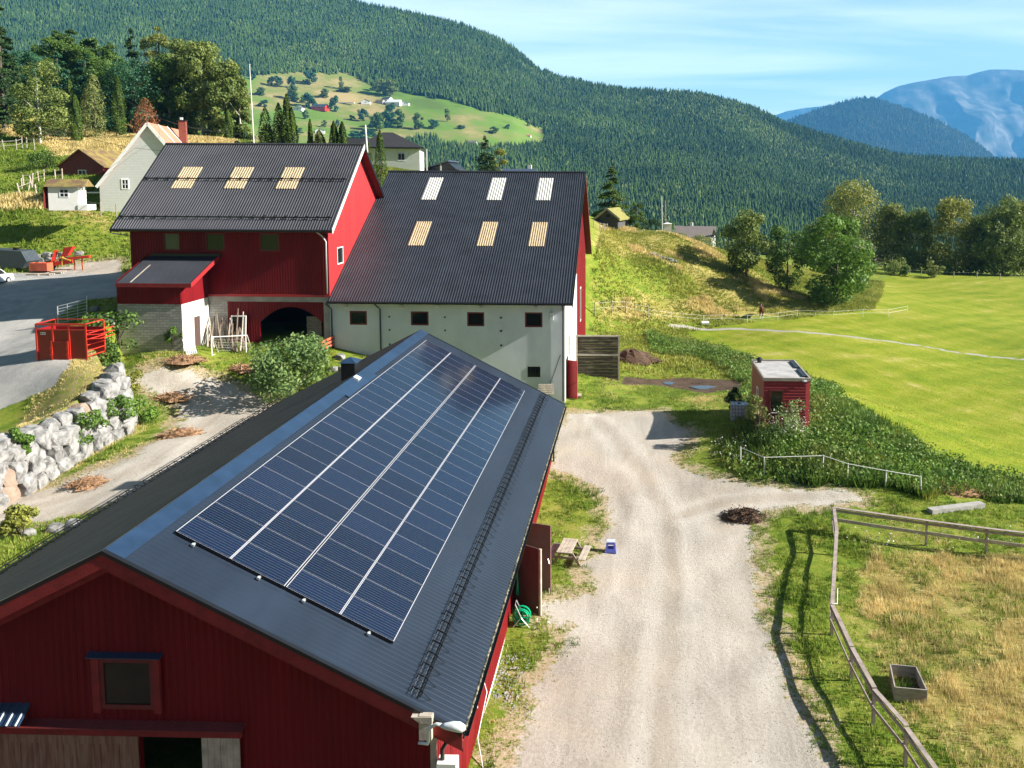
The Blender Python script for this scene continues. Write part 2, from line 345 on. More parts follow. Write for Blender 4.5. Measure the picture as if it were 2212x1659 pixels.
def nod(ty, **k):
    n = t.nodes.new(ty)
    for a, v in k.items(): n.inputs[a.replace('_', ' ')].default_value = v
    return n
def noise(scale, detail=5, rough=.6, st=None, dist=0, rot=0):
    n = nod('ShaderNodeTexNoise', Scale=scale, Detail=detail, Roughness=rough, Distortion=dist)
    if st:
        mp = t.nodes.new('ShaderNodeMapping'); mp.inputs['Scale'].default_value = st; mp.inputs['Rotation'].default_value = (0, 0, rot); L(t, g_.outputs['Position'], mp.inputs[0]); L(t, mp.outputs[0], n.inputs['Vector'])
    else: L(t, g_.outputs['Position'], n.inputs['Vector'])
    return n.outputs[0]
def tm(op, a, b=None, c=None, clamp=False):
    n = t.nodes.new('ShaderNodeMath'); n.operation = op; n.use_clamp = clamp
    for i, v in enumerate((a, b, c)):
        if v is None: continue
        if isinstance(v, (int, float)): n.inputs[i].default_value = v
        else: L(t, v, n.inputs[i])
    return n.outputs[0]
def ramp(f, *els):
    r = t.nodes.new('ShaderNodeValToRGB'); e = r.color_ramp.elements
    while len(e) < len(els): e.new(.5)
    for q, (p, c) in zip(e, els): q.position = p; q.color = (*c, 1)
    L(t, f, r.inputs[0]); return r.outputs[0]
def mixc(f, a, b):
    n = t.nodes.new('ShaderNodeMix'); n.data_type = 'RGBA'; L(t, f, n.inputs[0])
    for i, v in ((6, a), (7, b)):
        if isinstance(v, tuple): n.inputs[i].default_value = (*v, 1)
        else: L(t, v, n.inputs[i])
    return n.outputs[2]
def att(name):
    n = t.nodes.new('ShaderNodeAttribute'); n.attribute_name = name; return n.outputs['Fac']
nb = noise(.12, 3); nmid = noise(.9, 5, .65); nf = noise(7, 6, .7); nff = noise(28, 4, .7)
nmix = tm('ADD', tm('MULTIPLY', nmid, .55), tm('MULTIPLY', nf, .45))
grass = ramp(nmix, (.3, (.065, .12, .012)), (.45, (.13, .2, .018)), (.55, (.22, .25, .035)), (.68, (.33, .27, .09)))
dryc = ramp(nmix, (.32, (.12, .15, .025)), (.45, (.25, .24, .05)), (.58, (.40, .32, .12)), (.7, (.50, .41, .20)))
edge = tm('ADD', tm('MULTIPLY', tm('SUBTRACT', nmid, .5), 2.6), tm('MULTIPLY', tm('SUBTRACT', nf, .5), 1.6))
def fac(name, amp=1.0, w=.25):
    v = tm('ADD', att(name), tm('MULTIPLY', edge, amp)); mr = t.nodes.new('ShaderNodeMapRange'); mr.interpolation_type = 'SMOOTHSTEP'
    mr.inputs[1].default_value = -w; mr.inputs[2].default_value = w; L(t, v, mr.inputs[0]); return mr.outputs[0]
c = mixc(fac('dry', 1.6, 1.0), grass, dryc)
# meadow with mowing swathes
sw = nod('ShaderNodeTexWave', Scale=.08, Distortion=10.0, Detail=2.0); sw.inputs['Detail Scale'].default_value = .5
mp = t.nodes.new('ShaderNodeMapping'); mp.inputs['Rotation'].default_value = (0, 0, R(52)); L(t, g_.outputs['Position'], mp.inputs[0]); L(t, mp.outputs[0], sw.inputs['Vector'])
def noise_dir(scale, th, sxy, detail=5):
    n = nod('ShaderNodeTexNoise', Scale=scale, Detail=detail, Roughness=.7); m1 = t.nodes.new('ShaderNodeMapping'); m1.inputs['Rotation'].default_value = (0, 0, th); m2 = t.nodes.new('ShaderNodeMapping'); m2.inputs['Scale'].default_value = sxy
    L(t, g_.outputs['Position'], m1.inputs[0]); L(t, m1.outputs[0], m2.inputs[0]); L(t, m2.outputs[0], n.inputs['Vector']); return n.outputs[0]
swn = noise_dir(.7, R(-29), (1, .05, 1), 4); swf = noise_dir(3.5, R(-29), (1, .3, 1), 7)
fmix = tm('ADD', tm('ADD', tm('MULTIPLY', sw.outputs[1], .05), tm('MULTIPLY', swn, .27)), tm('ADD', tm('MULTIPLY', noise(.06, 4, .6, (1, 2.5, 1), 1.0, .5), .34), tm('MULTIPLY', swf, .30)))
fieldc = ramp(fmix, (.36, (.12, .19, .008)), (.46, (.20, .25, .014)), (.54, (.28, .29, .035)), (.62, (.42, .37, .15)))
c = mixc(fac('field', .5, .3), c, fieldc)
dirtc = ramp(nmix, (.35, (.16, .11, .06)), (.6, (.40, .30, .19)))
c = mixc(fac('wallrim', 1.0, .5), c, mixc(tm('GREATER_THAN', nf, .5), dirtc, grass))
halo = tm('MULTIPLY', fac('gravelw', 1.3, .35), tm('GREATER_THAN', nf, .44))
c = mixc(halo, c, ramp(nf, (.35, (.30, .22, .13)), (.65, (.47, .38, .26))))
trk = noise(.35, 5, .6, (2.2, .5, 1), .6)
grav = mixc(tm('MULTIPLY', tm('SUBTRACT', nff, .35, clamp=True), .8), ramp(tm('ADD', tm('MULTIPLY', trk, .6), tm('MULTIPLY', nf, .4)), (.36, (.32, .285, .24)), (.5, (.45, .41, .36)), (.62, (.56, .52, .465))), (.30, .27, .235))
sand = ramp(nmid, (.4, (.50, .40, .29)), (.6, (.42, .36, .29)))
grav = mixc(tm('MULTIPLY', tm('SUBTRACT', nb, .42, clamp=True), 4, clamp=True), grav, mixc(tm('MULTIPLY', nf, .8), grav, sand))
grav = mixc(tm('MULTIPLY', fac('mid', .5, .5), .2), grav, (.40, .33, .25)); grav = mixc(tm('MULTIPLY', fac('rut', .4, .4), .35), grav, (.66, .62, .565))
vor = nod('ShaderNodeTexVoronoi', Scale=5.5); L(t, g_.outputs['Position'], vor.inputs['Vector']); grav = mixc(tm('MULTIPLY', tm('LESS_THAN', vor.outputs[0], .17), tm('GREATER_THAN', nmid, .50)), grav, (.27, .24, .21))
c = mixc(fac('gravel', .9, .2), c, grav)
asp = ramp(tm('ADD', tm('MULTIPLY', nmid, .5), tm('MULTIPLY', nb, .5)), (.4, (.31, .305, .30)), (.6, (.45, .435, .41)))
c = mixc(fac('asphalt', .35, .1), c, asp)
mud_and_added_dark = ramp(nmix, (.35, (.035, .022, .015)), (.65, (.14, .10, .07)))
c = mixc(fac('mud_and_added_dark', .5, .2), c, mud_and_added_dark)
c = mixc(fac('path', .25, .15), c, ramp(nf, (.4, (.30, .28, .25)), (.6, (.42, .40, .36))))
L(t, c, b.inputs['Base Color']); b.inputs['Roughness'].default_value = .95; b.inputs['Specular IOR Level'].default_value = .15
bp = t.nodes.new('ShaderNodeBump'); bp.inputs['Strength'].default_value = .55; bp.inputs['Distance'].default_value = .12
L(t, tm('ADD', tm('MULTIPLY', nf, .7), tm('MULTIPLY', nff, .3)), bp.inputs['Height']); L(t, bp.outputs[0], b.inputs['Normal'])
# faces by region -> one object each
def fcen(a): a = a.reshape(nyg, nxg); return (a[:-1, :-1]+a[1:, 1:])/2
cls = np.zeros((nyg-1, nxg-1), int)
cls[fcen(reg['field']) > 0] = 1; cls[fcen(reg['gravel']) > 0] = 2; cls[fcen(reg['asphalt']) > 0] = 3; cls[fcen(reg['path']) > 0] = 4
cls[(fcen(XX) < -25) & (fcen(YY) > 84) & (cls == 0)] = 5
cls[(np.abs(fcen(XX)) > 260) | (fcen(YY) > 255)] = 5
P3 = np.stack([XX, YY, ZZ], -1).reshape(-1, 3)
gravw = (reg['gravel']+0.9).ravel()
for k, nm in enumerate(('ground', 'meadow_field', 'gravel_road', 'asphalt_road', 'gravel_path', 'hillside')):
    jj, ii = np.nonzero(cls == k); a = jj*nxg+ii; q = np.stack([a, a+1, a+1+nxg, a+nxg], 1)
    u, inv = np.unique(q, return_inverse=True); q = inv.reshape(-1, 4)
    me = bpy.data.meshes.new(nm); me.from_pydata(P3[u].tolist(), [], q.tolist()); me.materials.append(gm)
    for an in ('rut', 'mid', 'gravel', 'asphalt', 'field', 'dry', 'mud_and_added_dark', 'path', 'wallrim'):
        at_ = me.attributes.new(an, 'FLOAT', 'POINT'); at_.data.foreach_set('value', np.clip(reg[an].ravel()[u], -5, 5).astype(np.float32))
    at_ = me.attributes.new('gravelw', 'FLOAT', 'POINT'); at_.data.foreach_set('value', np.clip(gravw[u], -5, 5).astype(np.float32))
    me.polygons.foreach_set('use_smooth', [True]*len(q)); me.update()
    o = bpy.data.objects.new(nm, me); col.objects.link(o); o['kind'] = 'structure'
# ---------------------------------------------------------------- materials for buildings
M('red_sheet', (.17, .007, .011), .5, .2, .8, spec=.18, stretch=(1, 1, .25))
M('red_wood', (.24, .018, .018), .75, .25, 3, bump=.15)
M('red_bright_sunlit', (.36, .022, .026), .5, .1, 3)  # barn red brightened for the sunlit gable; also bright red trim and door
M('dark_red', (.16, .02, .02), .6, .2, 3)
M('roof_dark', (.017, .026, .044), .38, .25, .5, spec=.5, stretch=(1, .3, .3))
M('roof_left', (.085, .08, .074), .55, .2, .8, spec=.4)
M('roof_grey', (.030, .034, .045), .40, .25, .6, spec=.5)
M('roof_old', (.056, .057, .068), .40, .22, .5, spec=.5)
M('flash_blue', (.018, .04, .085), .3, .25, 1.2, spec=.6)
M('black_metal', (.009, .009, .011), .4, .2, 3)
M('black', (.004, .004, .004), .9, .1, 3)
M('moss', (.02, .022, .012), .9, c2=(.34, .32, .24), scale=9, fac=.55)
M('white_paint', (.78, .78, .76), .55, .05, 3)
M('white_alu', (.70, .72, .75), .35, .08, 4)
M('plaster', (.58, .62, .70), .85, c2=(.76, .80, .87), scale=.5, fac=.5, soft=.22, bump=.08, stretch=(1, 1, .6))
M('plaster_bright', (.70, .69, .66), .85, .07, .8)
M('concrete', (.34, .33, .31), .9, .25, 1.3, bump=.15)
M('skylight_cream', (.50, .39, .25), .4, .18, 2.5)
M('skylight_white', (.62, .62, .58), .4, .12, 2.5)
M('grey_wood', (.30, .27, .23), .85, .35, 2, stretch=(1, 1, 6), bump=.2)
M('pale_wood', (.46, .40, .33), .8, .3, 3, bump=.2)
M('brown_door', (.085, .05, .045), .6, .3, 2, stretch=(6, 6, .6))
M('pink_door', (.23, .115, .105), .6, .15, 1.5)
M('old_boards', (.20, .09, .06), .85, c2=(.30, .19, .13), scale=2.2, fac=.5, stretch=(5, 5, .5), bump=.2)
M('dark_boards', (.030, .022, .016), .8, c2=(.20, .16, .12), scale=1.6, fac=.62, stretch=(.6, 3, 5), bump=.2)
M('galv', (.52, .55, .57), .35, .1, 5, metal=.4)
M('orange_metal', (.45, .10, .03), .5, .2, 4)
def glass_mat(name, c=(.012, .016, .014), rough=.04):
    m, t_, b_ = newmat(name); b_.inputs['Base Color'].default_value = (*c, 1); b_.inputs['Roughness'].default_value = rough
    b_.inputs['Specular IOR Level'].default_value = .45; return m
glass_mat('glass'); glass_mat('glass_light', (.10, .12, .09), .08)
# concrete block masonry
m, t, b = newmat('block'); g_ = t.nodes.new('ShaderNodeNewGeometry'); br = t.nodes.new('ShaderNodeTexBrick')
s3 = t.nodes.new('ShaderNodeSeparateXYZ'); L(t, g_.outputs['Position'], s3.inputs[0]); cb3 = t.nodes.new('ShaderNodeCombineXYZ')
L(t, tm('ADD', s3.outputs[0], s3.outputs[1]), cb3.inputs[0]); L(t, s3.outputs[2], cb3.inputs[1]); L(t, cb3.outputs[0], br.inputs['Vector'])
br.inputs['Scale'].default_value = 1; br.inputs['Brick Width'].default_value = .5; br.inputs['Row Height'].default_value = .2; br.inputs['Mortar Size'].default_value = .018
br.inputs['Color1'].default_value = (.26, .26, .26, 1); br.inputs['Color2'].default_value = (.42, .41, .40, 1); br.inputs['Mortar'].default_value = (.17, .165, .155, 1)
L(t, mixc(tm('MULTIPLY', noise(1.1, 5), .35), br.outputs[0], (.46, .45, .42)), b.inputs['Base Color']); b.inputs['Roughness'].default_value = .95

def window(mb_parent, name, O, U, N, u0, u1, z0, z1, fw=.1, fm='dark_red', depth=.06, inset=0.0, mull=0, gm='glass', label=None, cross=False):
    """frame (part) > pane (sub-part)"""
    O = np.array(O, float); U = np.array(U, float); N = np.array(N, float)
    def B(mb, a, b_, c_, d, n0, n1, m_=0):
        p = [O+U*a+N*n0, O+U*b_+N*n0, O+U*b_+N*n1, O+U*a+N*n1]
        mb.hexa([(q[0], q[1], c_) for q in p]+[(q[0], q[1], d) for q in p], m_)
    f = MB(); n0, n1 = -.02-inset, depth-inset
    B(f, u0, u0+fw, z0, z1, n0, n1); B(f, u1-fw, u1, z0, z1, n0, n1); B(f, u0+fw, u1-fw, z0, z0+fw, n0, n1); B(f, u0+fw, u1-fw, z1-fw, z1, n0, n1)
    for i in range(mull): c_ = u0+(u1-u0)*(i+1)/(mull+1); B(f, c_-.03, c_+.03, z0+fw, z1-fw, n0, n1-.01)
    if cross: c_ = (z0+z1)/2; B(f, u0+fw, u1-fw, c_-.03, c_+.03, n0, n1-.012)
    fo = f.build(name, fm, mb_parent)
    if label: fo['label'] = label
    p = MB(); B(p, u0+fw, u1-fw, z0+fw, z1-fw, n0+.01, n0+.03); p.build('pane', gm, fo)
    return fo

# ================================================================ foreground barn with solar panels
XR, XL_, XE, ZR, ZE, Y0, Y1 = -13.85, -23.25, -4.45, 9.47, 4.63, 21.2, 54.65
SL = math.atan2(ZR-ZE, XE-XR); WX0, WX1, WY0, WY1 = -22.4, -5.3, 21.7, 54.2
barn = thing('barn', 'long red barn in the foreground with a black metal roof carrying the solar panels', 'barn', (XR, WY0, 0))
def gab(x): return ZR-.14-abs(x-XR)*math.tan(SL)
topg = lambda u: gab(u+WX0); topg.knots = [XR-WX0]
mb = MB()
bh = lambda u: (-1.0)
holes = [(-14.3-WX0, -13.02-WX0, K(4.95), K(6.2)), (-13.42-WX0, -11.69-WX0, K(-.6), K(4.1))]
rib_wall(mb, (WX0, WY0, 0), (1, 0, 0), (0, -1, 0), 0, WX1-WX0, bh, topg, .21, .028, holes)
rib_wall(mb, (WX1, WY0, 0), (0, 1, 0), (1, 0, 0), 0, WY1-WY0, lambda u: -.12+.008*u, K(4.98), .21, .028, [(36.55-WY0-.0, 38.2-WY0, K(.25), K(3.2))])
rib_wall(mb, (WX1, WY1, 0), (-1, 0, 0), (0, 1, 0), 0, WX1-WX0, K(-.5), (lambda u: gab(WX1-u)), .21, .028)
rib_wall(mb, (WX0, WY1, 0), (0, -1, 0), (-1, 0, 0), 0, WY1-WY0, K(0), K(4.98), .21, .028)
mb.build('wall', 'red_sheet', barn)
f = MB(); f.box(WX1-.1, WX1+.035, WY0, WY1, -.6, .14); f.build('foundation', 'white_paint', barn)
V = (math.cos(SL), 0, -math.sin(SL)); lv = (XE-XR)/math.cos(SL)
mb = MB(); roof_sheet(mb, (XR, Y0, ZR), (0, 1, 0), Y1-Y0, V, lv, .21, .018); roofR = mb.build('roof', 'roof_dark', barn); roofR['label'] = 'slate blue right slope under the solar panels'
mb = MB(); roof_sheet(mb, (XR, Y0, ZR), (0, 1, 0), Y1-Y0, (-V[0], 0, V[2]), lv, .21, .035); roofL = mb.build('roof', 'roof_left', barn); roofL['label'] = 'brownish black left slope'
def onroof(s, y, up=0.0): # s metres down right slope
    return np.array([XR+V[0]*s+math.sin(SL)*up, y, ZR+V[2]*s+math.cos(SL)*up])
def rbox(mb, s0, s1, y0, y1, u0, u1, m=0):
    mb.hexa([onroof(s0, y0, u0), onroof(s1, y0, u0), onroof(s1, y1, u0), onroof(s0, y1, u0), onroof(s0, y0, u1), onroof(s1, y0, u1), onroof(s1, y1, u1), onroof(s0, y1, u1)], m)
mb = MB(); rbox(mb, -.02, .55, Y0+.02, Y1-.02, .036, .05)
a = [np.array([XR, y, ZR+.055]) for y in (Y0+.02, Y1-.02)]; dl = np.array([-V[0]*.12, 0, V[2]*.12]); mb.quad(a[0]+dl, a[0], a[1], a[1]+dl)
mb.build('ridge_cap', 'flash_blue', barn)
# barge boards and verge trim
for s, sg in ((1, 'r'), (-1, 'l')):
    def pt(d, y, dz): return np.array([XR+s*V[0]*d, y, ZR+V[2]*d+dz])
    for y, dy, z0, z1, mt, nm in ((Y0-.04, .06, -.42, -.06, 'red_wood', 'barge_board'), (Y0+.14, .05, -.62, -.30, 'red_wood', 'barge_board'), (Y0-.06, .14, -.06, .06, 'black_metal', 'verge_trim'), (Y1, .05, -.35, .04, 'black_metal', 'verge_trim')):
        mb = MB(); mb.hexa([pt(0.0, y, z0), pt(lv, y, z0), pt(lv, y+dy, z0), pt(0.0, y+dy, z0), pt(0, y, z1), pt(lv, y, z1), pt(lv, y+dy, z1), pt(0, y+dy, z1)])
        mb.build(nm, mt, barn)
    mb = MB(); mb.hexa([pt(0.02, Y0+.02, -.12), pt(lv, Y0+.02, -.12), pt(lv, WY0, -.12), pt(0.02, WY0, -.12), pt(0.02, Y0+.02, -.09), pt(lv, Y0+.02, -.09), pt(lv, WY0, -.09), pt(0.02, WY0, -.09)]); mb.build('soffit', 'red_wood', barn)
# eaves: gutter with debris
for s in (1, -1):
    x = XR+s*(XE-XR); mb = MB(); n = 8
    for y0_, y1_ in ((Y0+.1, Y1-.05),):
        prof = [(x+s*(.02+.07*(1-math.cos(math.pi*i/n))), ZE-.03-.10*math.sin(math.pi*i/n)) for i in range(n+1)]
        vs = [(px_, y, pz) for y in (y0_, y1_) for px_, pz in prof]; mb.add(vs, [(i, i+1, n+2+i, n+1+i) for i in range(n)])
        vs = [(px_+(s*.012 if i > n/2 else 0), y, pz-.014) for y in (y0_, y1_) for i, (px_, pz) in enumerate(prof)]; mb.add(vs, [(i+1, i, n+1+i, n+2+i) for i in range(n)])
    g = mb.build('gutter', 'black_metal', barn)
    mb = MB()
    for i in range(160):
        y = Y0+.3+(Y1-Y0-.6)*i/160; q = random.uniform(.02, .05); mb.tube([(x+s*.03, y-.1, ZE-.06), (x+s*.03, y, ZE-.06+q), (x+s*.03, y+.1, ZE-.06)], .035, 5)
    mb.build('debris', 'moss', g)
    mb = MB(); mb.hexa([(x-s*.5, Y0+.1, ZE-.1), (x, Y0+.1, ZE-.13), (x, Y1-.1, ZE-.13), (x-s*.5, Y1-.1, ZE-.1), (x-s*.5, Y0+.1, ZE-.06), (x, Y0+.1, ZE-.07), (x, Y1-.1, ZE-.07), (x-s*.5, Y1-.1, ZE-.06)]); mb.build('soffit', 'red_wood', barn)
# snow guards
mb = MB(); s_g = (-5.88-XR)/V[0]
for k in (0, 1): mb.tube([onroof(s_g-.08+.16*k, Y0+.35+(Y1-Y0-.7)*i/330, .12+.035*(i % 2)) for i in range(331)], .016, 4, cap=False)
mb.beam(onroof(s_g+.2, Y0+.4, .10), onroof(s_g+.2, Y1-.4, .10), .05, .02)
for i in range(56):
    y = Y0+.6+(Y1-Y0-1.2)*i/55
    mb.beam(onroof(s_g-.12, y, .15), onroof(s_g+.18, y, .15), .025, .04); mb.beam(onroof(s_g-.1, y, .03), onroof(s_g-.1, y, .15), .03, .03); mb.beam(onroof(s_g+.2, y, .03), onroof(s_g+.2, y, .15), .03, .03)
    mb.beam(onroof(s_g+.22, y, .12), onroof(s_g+.5, y, .035), .016, .016)
    mb.beam(onroof(s_g+.5, y, .035), onroof(s_g+.2, y-.3, .035), .005, .005)
mb.build('snow_guard', 'black_metal', barn)
def onL(s, y, up=0.0): p = onroof(s, y, up); return np.array([2*XR-p[0], p[1], p[2]])
mb = MB(); s2_ = lv-.35
for k in (0, 1): mb.tube([onL(s2_+.25*k, Y0+.3, .16+.08*k), onL(s2_+.25*k, Y1-.3, .16+.08*k)], .022, 5)
for i in range(48):
    y = Y0+.5+(Y1-Y0-1)*i/47; mb.beam(onL(s2_-.12, y, .03), onL(s2_+.3, y, .28), .03, .03); mb.beam(onL(s2_+.3, y, .0), onL(s2_+.3, y, .28), .03, .03)
mb.build('snow_guard', 'black_metal', barn)
# vent box on the ridge and roof pieces
mb = MB(); cx_, cy_ = -14.45, 42.6
mb.box(cx_-.35, cx_+.35, cy_-.4, cy_+.4, 8.6, 9.95); vb = mb.build('vent_box', 'black_metal', barn)
mb = MB(); zt = 9.97; mb.add([(cx_-.47, cy_-.52, zt), (cx_+.47, cy_-.52, zt), (cx_+.47, cy_+.52, zt), (cx_-.47, cy_+.52, zt), (cx_, cy_, zt+.24)], [(3, 2, 1, 0), (0, 1, 4), (1, 2, 4), (2, 3, 4), (3, 0, 4)]); mb.build('cowl', 'flash_blue', vb)
mb = MB(); rbox(mb, .05, .35, 40.9, 41.35, .05, .14); mb.build('roof_clip', 'white_alu', barn)
mb = MB(); rbox(mb, .52, .75, 38.5, 42.9, .04, .06); mb.build('flashing', 'flash_blue', barn)
# gable window
window(barn, 'window', (0, WY0-.028, 0), (1, 0, 0), (0, -1, 0), -14.42, -12.9, 4.84, 6.3, .13, 'dark_red', .05)
for a_, b_ in ((-14.60, -14.40), (-12.92, -12.74)):
    mb = MB(); mb.box(a_, b_, WY0-.12, WY0-.03, 4.75, 6.33); mb.build('window_casing', 'red_wood', barn)
mb = MB(); mb.hexa([(-14.7, WY0-.2, 6.34), (-12.66, WY0-.2, 6.34), (-12.66, WY0, 6.40), (-14.7, WY0, 6.40), (-14.7, WY0-.2, 6.37), (-12.66, WY0-.2, 6.37), (-12.66, WY0, 6.45), (-14.7, WY0, 6.45)]); mb.build('drip_cap', 'flash_blue', barn)
# sliding doors
mb = MB(); mb.box(-18.9, -10.55, WY0-.16, WY0-.03, 4.12, 4.36); mb.build('door_header', 'red_wood', barn)
mb = MB(); mb.hexa([(-18.9, WY0-.28, 4.36), (-10.45, WY0-.28, 4.36), (-10.45, WY0, 4.47), (-18.9, WY0, 4.47), (-18.9, WY0-.28, 4.39), (-10.45, WY0-.28, 4.39), (-10.45, WY0, 4.5), (-18.9, WY0, 4.5)]); mb.build('door_canopy', 'dark_red', barn)
mb = MB(); roof_sheet(mb, (-19.4, WY0, 4.93), (1, 0, 0), 3.0, (0, -.55, -.36), .62, .25, .03); mb.build('door_canopy', 'flash_blue', barn)['label'] = 'short blue grey canopy sheet above the left sliding door'
for x0_, x1_, mt in ((-18.9, -13.42, 'old_boards'), (-11.66, -10.62, 'pale_wood')):
    mb = MB(); n = int((x1_-x0_)/.17)
    for i in range(n):
        a_ = x0_+(x1_-x0_)*i/n; mb.box(a_+.004, a_+(x1_-x0_)/n-.004, WY0-.12+random.uniform(-.004, .004), WY0-.07, -.5, 4.1 if mt == 'pale_wood' else 3.85)
    if mt == 'old_boards': mb.box(x0_, x1_, WY0-.135, WY0-.06, 3.86, 4.1)
    mb.build('sliding_door', mt, barn)
# corner trim, downpipe
mb = MB(); mb.box(WX1-.12, WX1+.05, WY0-.05, WY0-.03, -.3, 4.3); mb.build('corner_trim', 'pale_wood', barn)
mb = MB(); mb.tube([(XE+.04, Y0+.35, 4.5), (XE-.05, Y0+.3, 4.32), (WX1+.35, WY0-.12, 4.12), (WX1+.22, WY0-.1, 3.9), (WX1+.22, WY0-.1, -.2)], .06, 8); mb.build('downpipe', 'black_metal', barn, True)
mb = MB(); mb.tube([(XE+.04, Y1-.3, 4.5), (WX1+.15, Y1-.3, 4.1), (WX1+.15, Y1-.3, .7)], .05, 8); mb.build('downpipe', 'black_metal', barn, True)
mb = MB(); mb.box(WX1+.1, WX1+.62, WY0-.3, WY0+.1, -.3, 3.6); mb.build('pillar', 'white_paint', barn)
mb = MB(); mb.tube([(WX1+.06, 27.5, 3.9), (WX1+.07, 27.3, 2.6), (WX1+.08, 27.4, 1.3)], .02, 5); mb.tube([(WX1+.06, 27.5, 3.9), (WX1+.1, 28.2, 2.0), (WX1+.3, 28.0, 1.5), (WX1+.15, 27.0, .5), (WX1+.5, 26.0, .15)], .018, 5); mb.build('cable', 'white_paint', barn)
# open side doors
mb = MB(); mb.beam((WX1, 36.5, 1.75), (-3.95, 35.65, 1.75), .06, 3.0); d1 = mb.build('side_door', 'brown_door', barn); d1['label'] = 'dark brown door leaf standing open, nearer one'
mb = MB(); mb.beam((-4.02, 35.65, 1.75), (-3.93, 35.6, 1.75), .09, 3.06); mb.build('edge_strip', 'pale_wood', d1)
mb = MB(); mb.beam((WX1, 38.3, 1.85), (-3.72, 37.75, 1.85), .06, 3.2); d2 = mb.build('side_door', 'pink_door', barn); d2['label'] = 'sunlit pinkish door leaf standing open, farther one'
mb = MB(); mb.tube([(-3.8, 37.68, .5), (-3.78, 37.62, .0)], .025, 6); mb.build('bolt', 'galv', d2)
mb = MB(); mb.beam((-3.85, 37.68, 1.9), (-3.78, 37.6, 1.7), .04, .04); mb.build('latch', 'galv', d2)
# street lamp on the gable corner
lm = thing('wall_lamp', 'white street lamp on a bent arm at the front corner of the near red barn', 'lamp', (-5.35, 21.0, 4.5))
mb = MB(); mb.box(-5.55, -5.22, 21.0, 21.18, 4.55, 5.22); mb.add([(-5.75, 20.98, 5.2), (-5.2, 20.98, 5.2), (-5.2, 21.2, 5.2), (-5.75, 21.2, 5.2), (-5.5, 20.98, 5.02), (-5.2, 20.98, 5.02), (-5.2, 21.2, 5.02), (-5.5, 21.2, 5.02)], [(0, 1, 2, 3), (7, 6, 5, 4), (0, 4, 5, 1), (1, 5, 6, 2), (2, 6, 7, 3), (3, 7, 4, 0)]); mb.build('bracket', 'pale_wood', lm)
mb = MB(); mb.tube([(-5.32, 20.93, 4.5), (-5.28, 20.9, 4.6), (-5.27, 20.88, 4.92), (-5.2, 20.85, 5.02), (-5.05, 20.85, 5.12), (-4.85, 20.82, 5.1)], .045, 8); mb.tube([(-5.55, 20.93, 4.53), (-5.28, 20.9, 4.53)], .04, 8); mb.build('arm', 'white_alu', lm, True)
mb = MB(); mb.tube([(-4.92, 20.82, 5.1), (-4.8, 20.81, 5.09), (-4.62, 20.8, 5.10), (-4.45, 20.8, 5.08), (-4.33, 20.8, 5.03), (-4.3, 20.8, 5.0)], [.05, .085, .12, .13, .10, .03], 12); mb.build('lamp_head', 'white_alu', lm, True)
# ---- solar arrays
m, t, b = newmat('pv_cell'); g_ = t.nodes.new('ShaderNodeTexCoord'); s3 = t.nodes.new('ShaderNodeSeparateXYZ'); L(t, g_.outputs['Generated'], s3.inputs[0])
def stripes(v, n, wd): return tm('LESS_THAN', tm('ABSOLUTE', tm('SUBTRACT', tm('FRACT', tm('MULTIPLY', v, n)), .5)), wd)
cellx = stripes(s3.outputs[1], 6, .035); fing = stripes(s3.outputs[1], 9, .05); rows_ = stripes(s3.outputs[0], 20, .05)
hue = t.nodes.new('ShaderNodeTexNoise'); hue.inputs['Scale'].default_value = 9; gg = t.nodes.new('ShaderNodeNewGeometry'); L(t, gg.outputs['Position'], hue.inputs[0])
hc = ramp(hue.outputs[0], (.35, (.45, .28, .55)), (.45, (.25, .5, .55)), (.55, (.5, .48, .3)), (.65, (.3, .33, .6)))
oi = t.nodes.new('ShaderNodeObjectInfo'); basec = ramp(oi.outputs['Random'], (0, (.003, .007, .024)), (1, (.006, .013, .040)))
c = mixc(tm('MULTIPLY', rows_, .25), basec, (.02, .02, .05)); c = mixc(tm('MULTIPLY', fing, .28), c, hc)
L(t, c, b.inputs['Base Color']); b.inputs['Roughness'].default_value = .12; b.inputs['Specular IOR Level'].default_value = .36; b.inputs['Coat Weight'].default_value = .12; b.inputs['Coat Roughness'].default_value = .05
L(t, tm('MULTIPLY', fing, .3), b.inputs['Metallic'])
M('pv_frame', (.62, .61, .65), .32, .04, 5, metal=.35)
PW, PH = 1.134, 1.722
T0 = np.array([-13.028, 23.236, 19.2-9.999])
s00 = (T0[0]-.055-XR)/V[0]
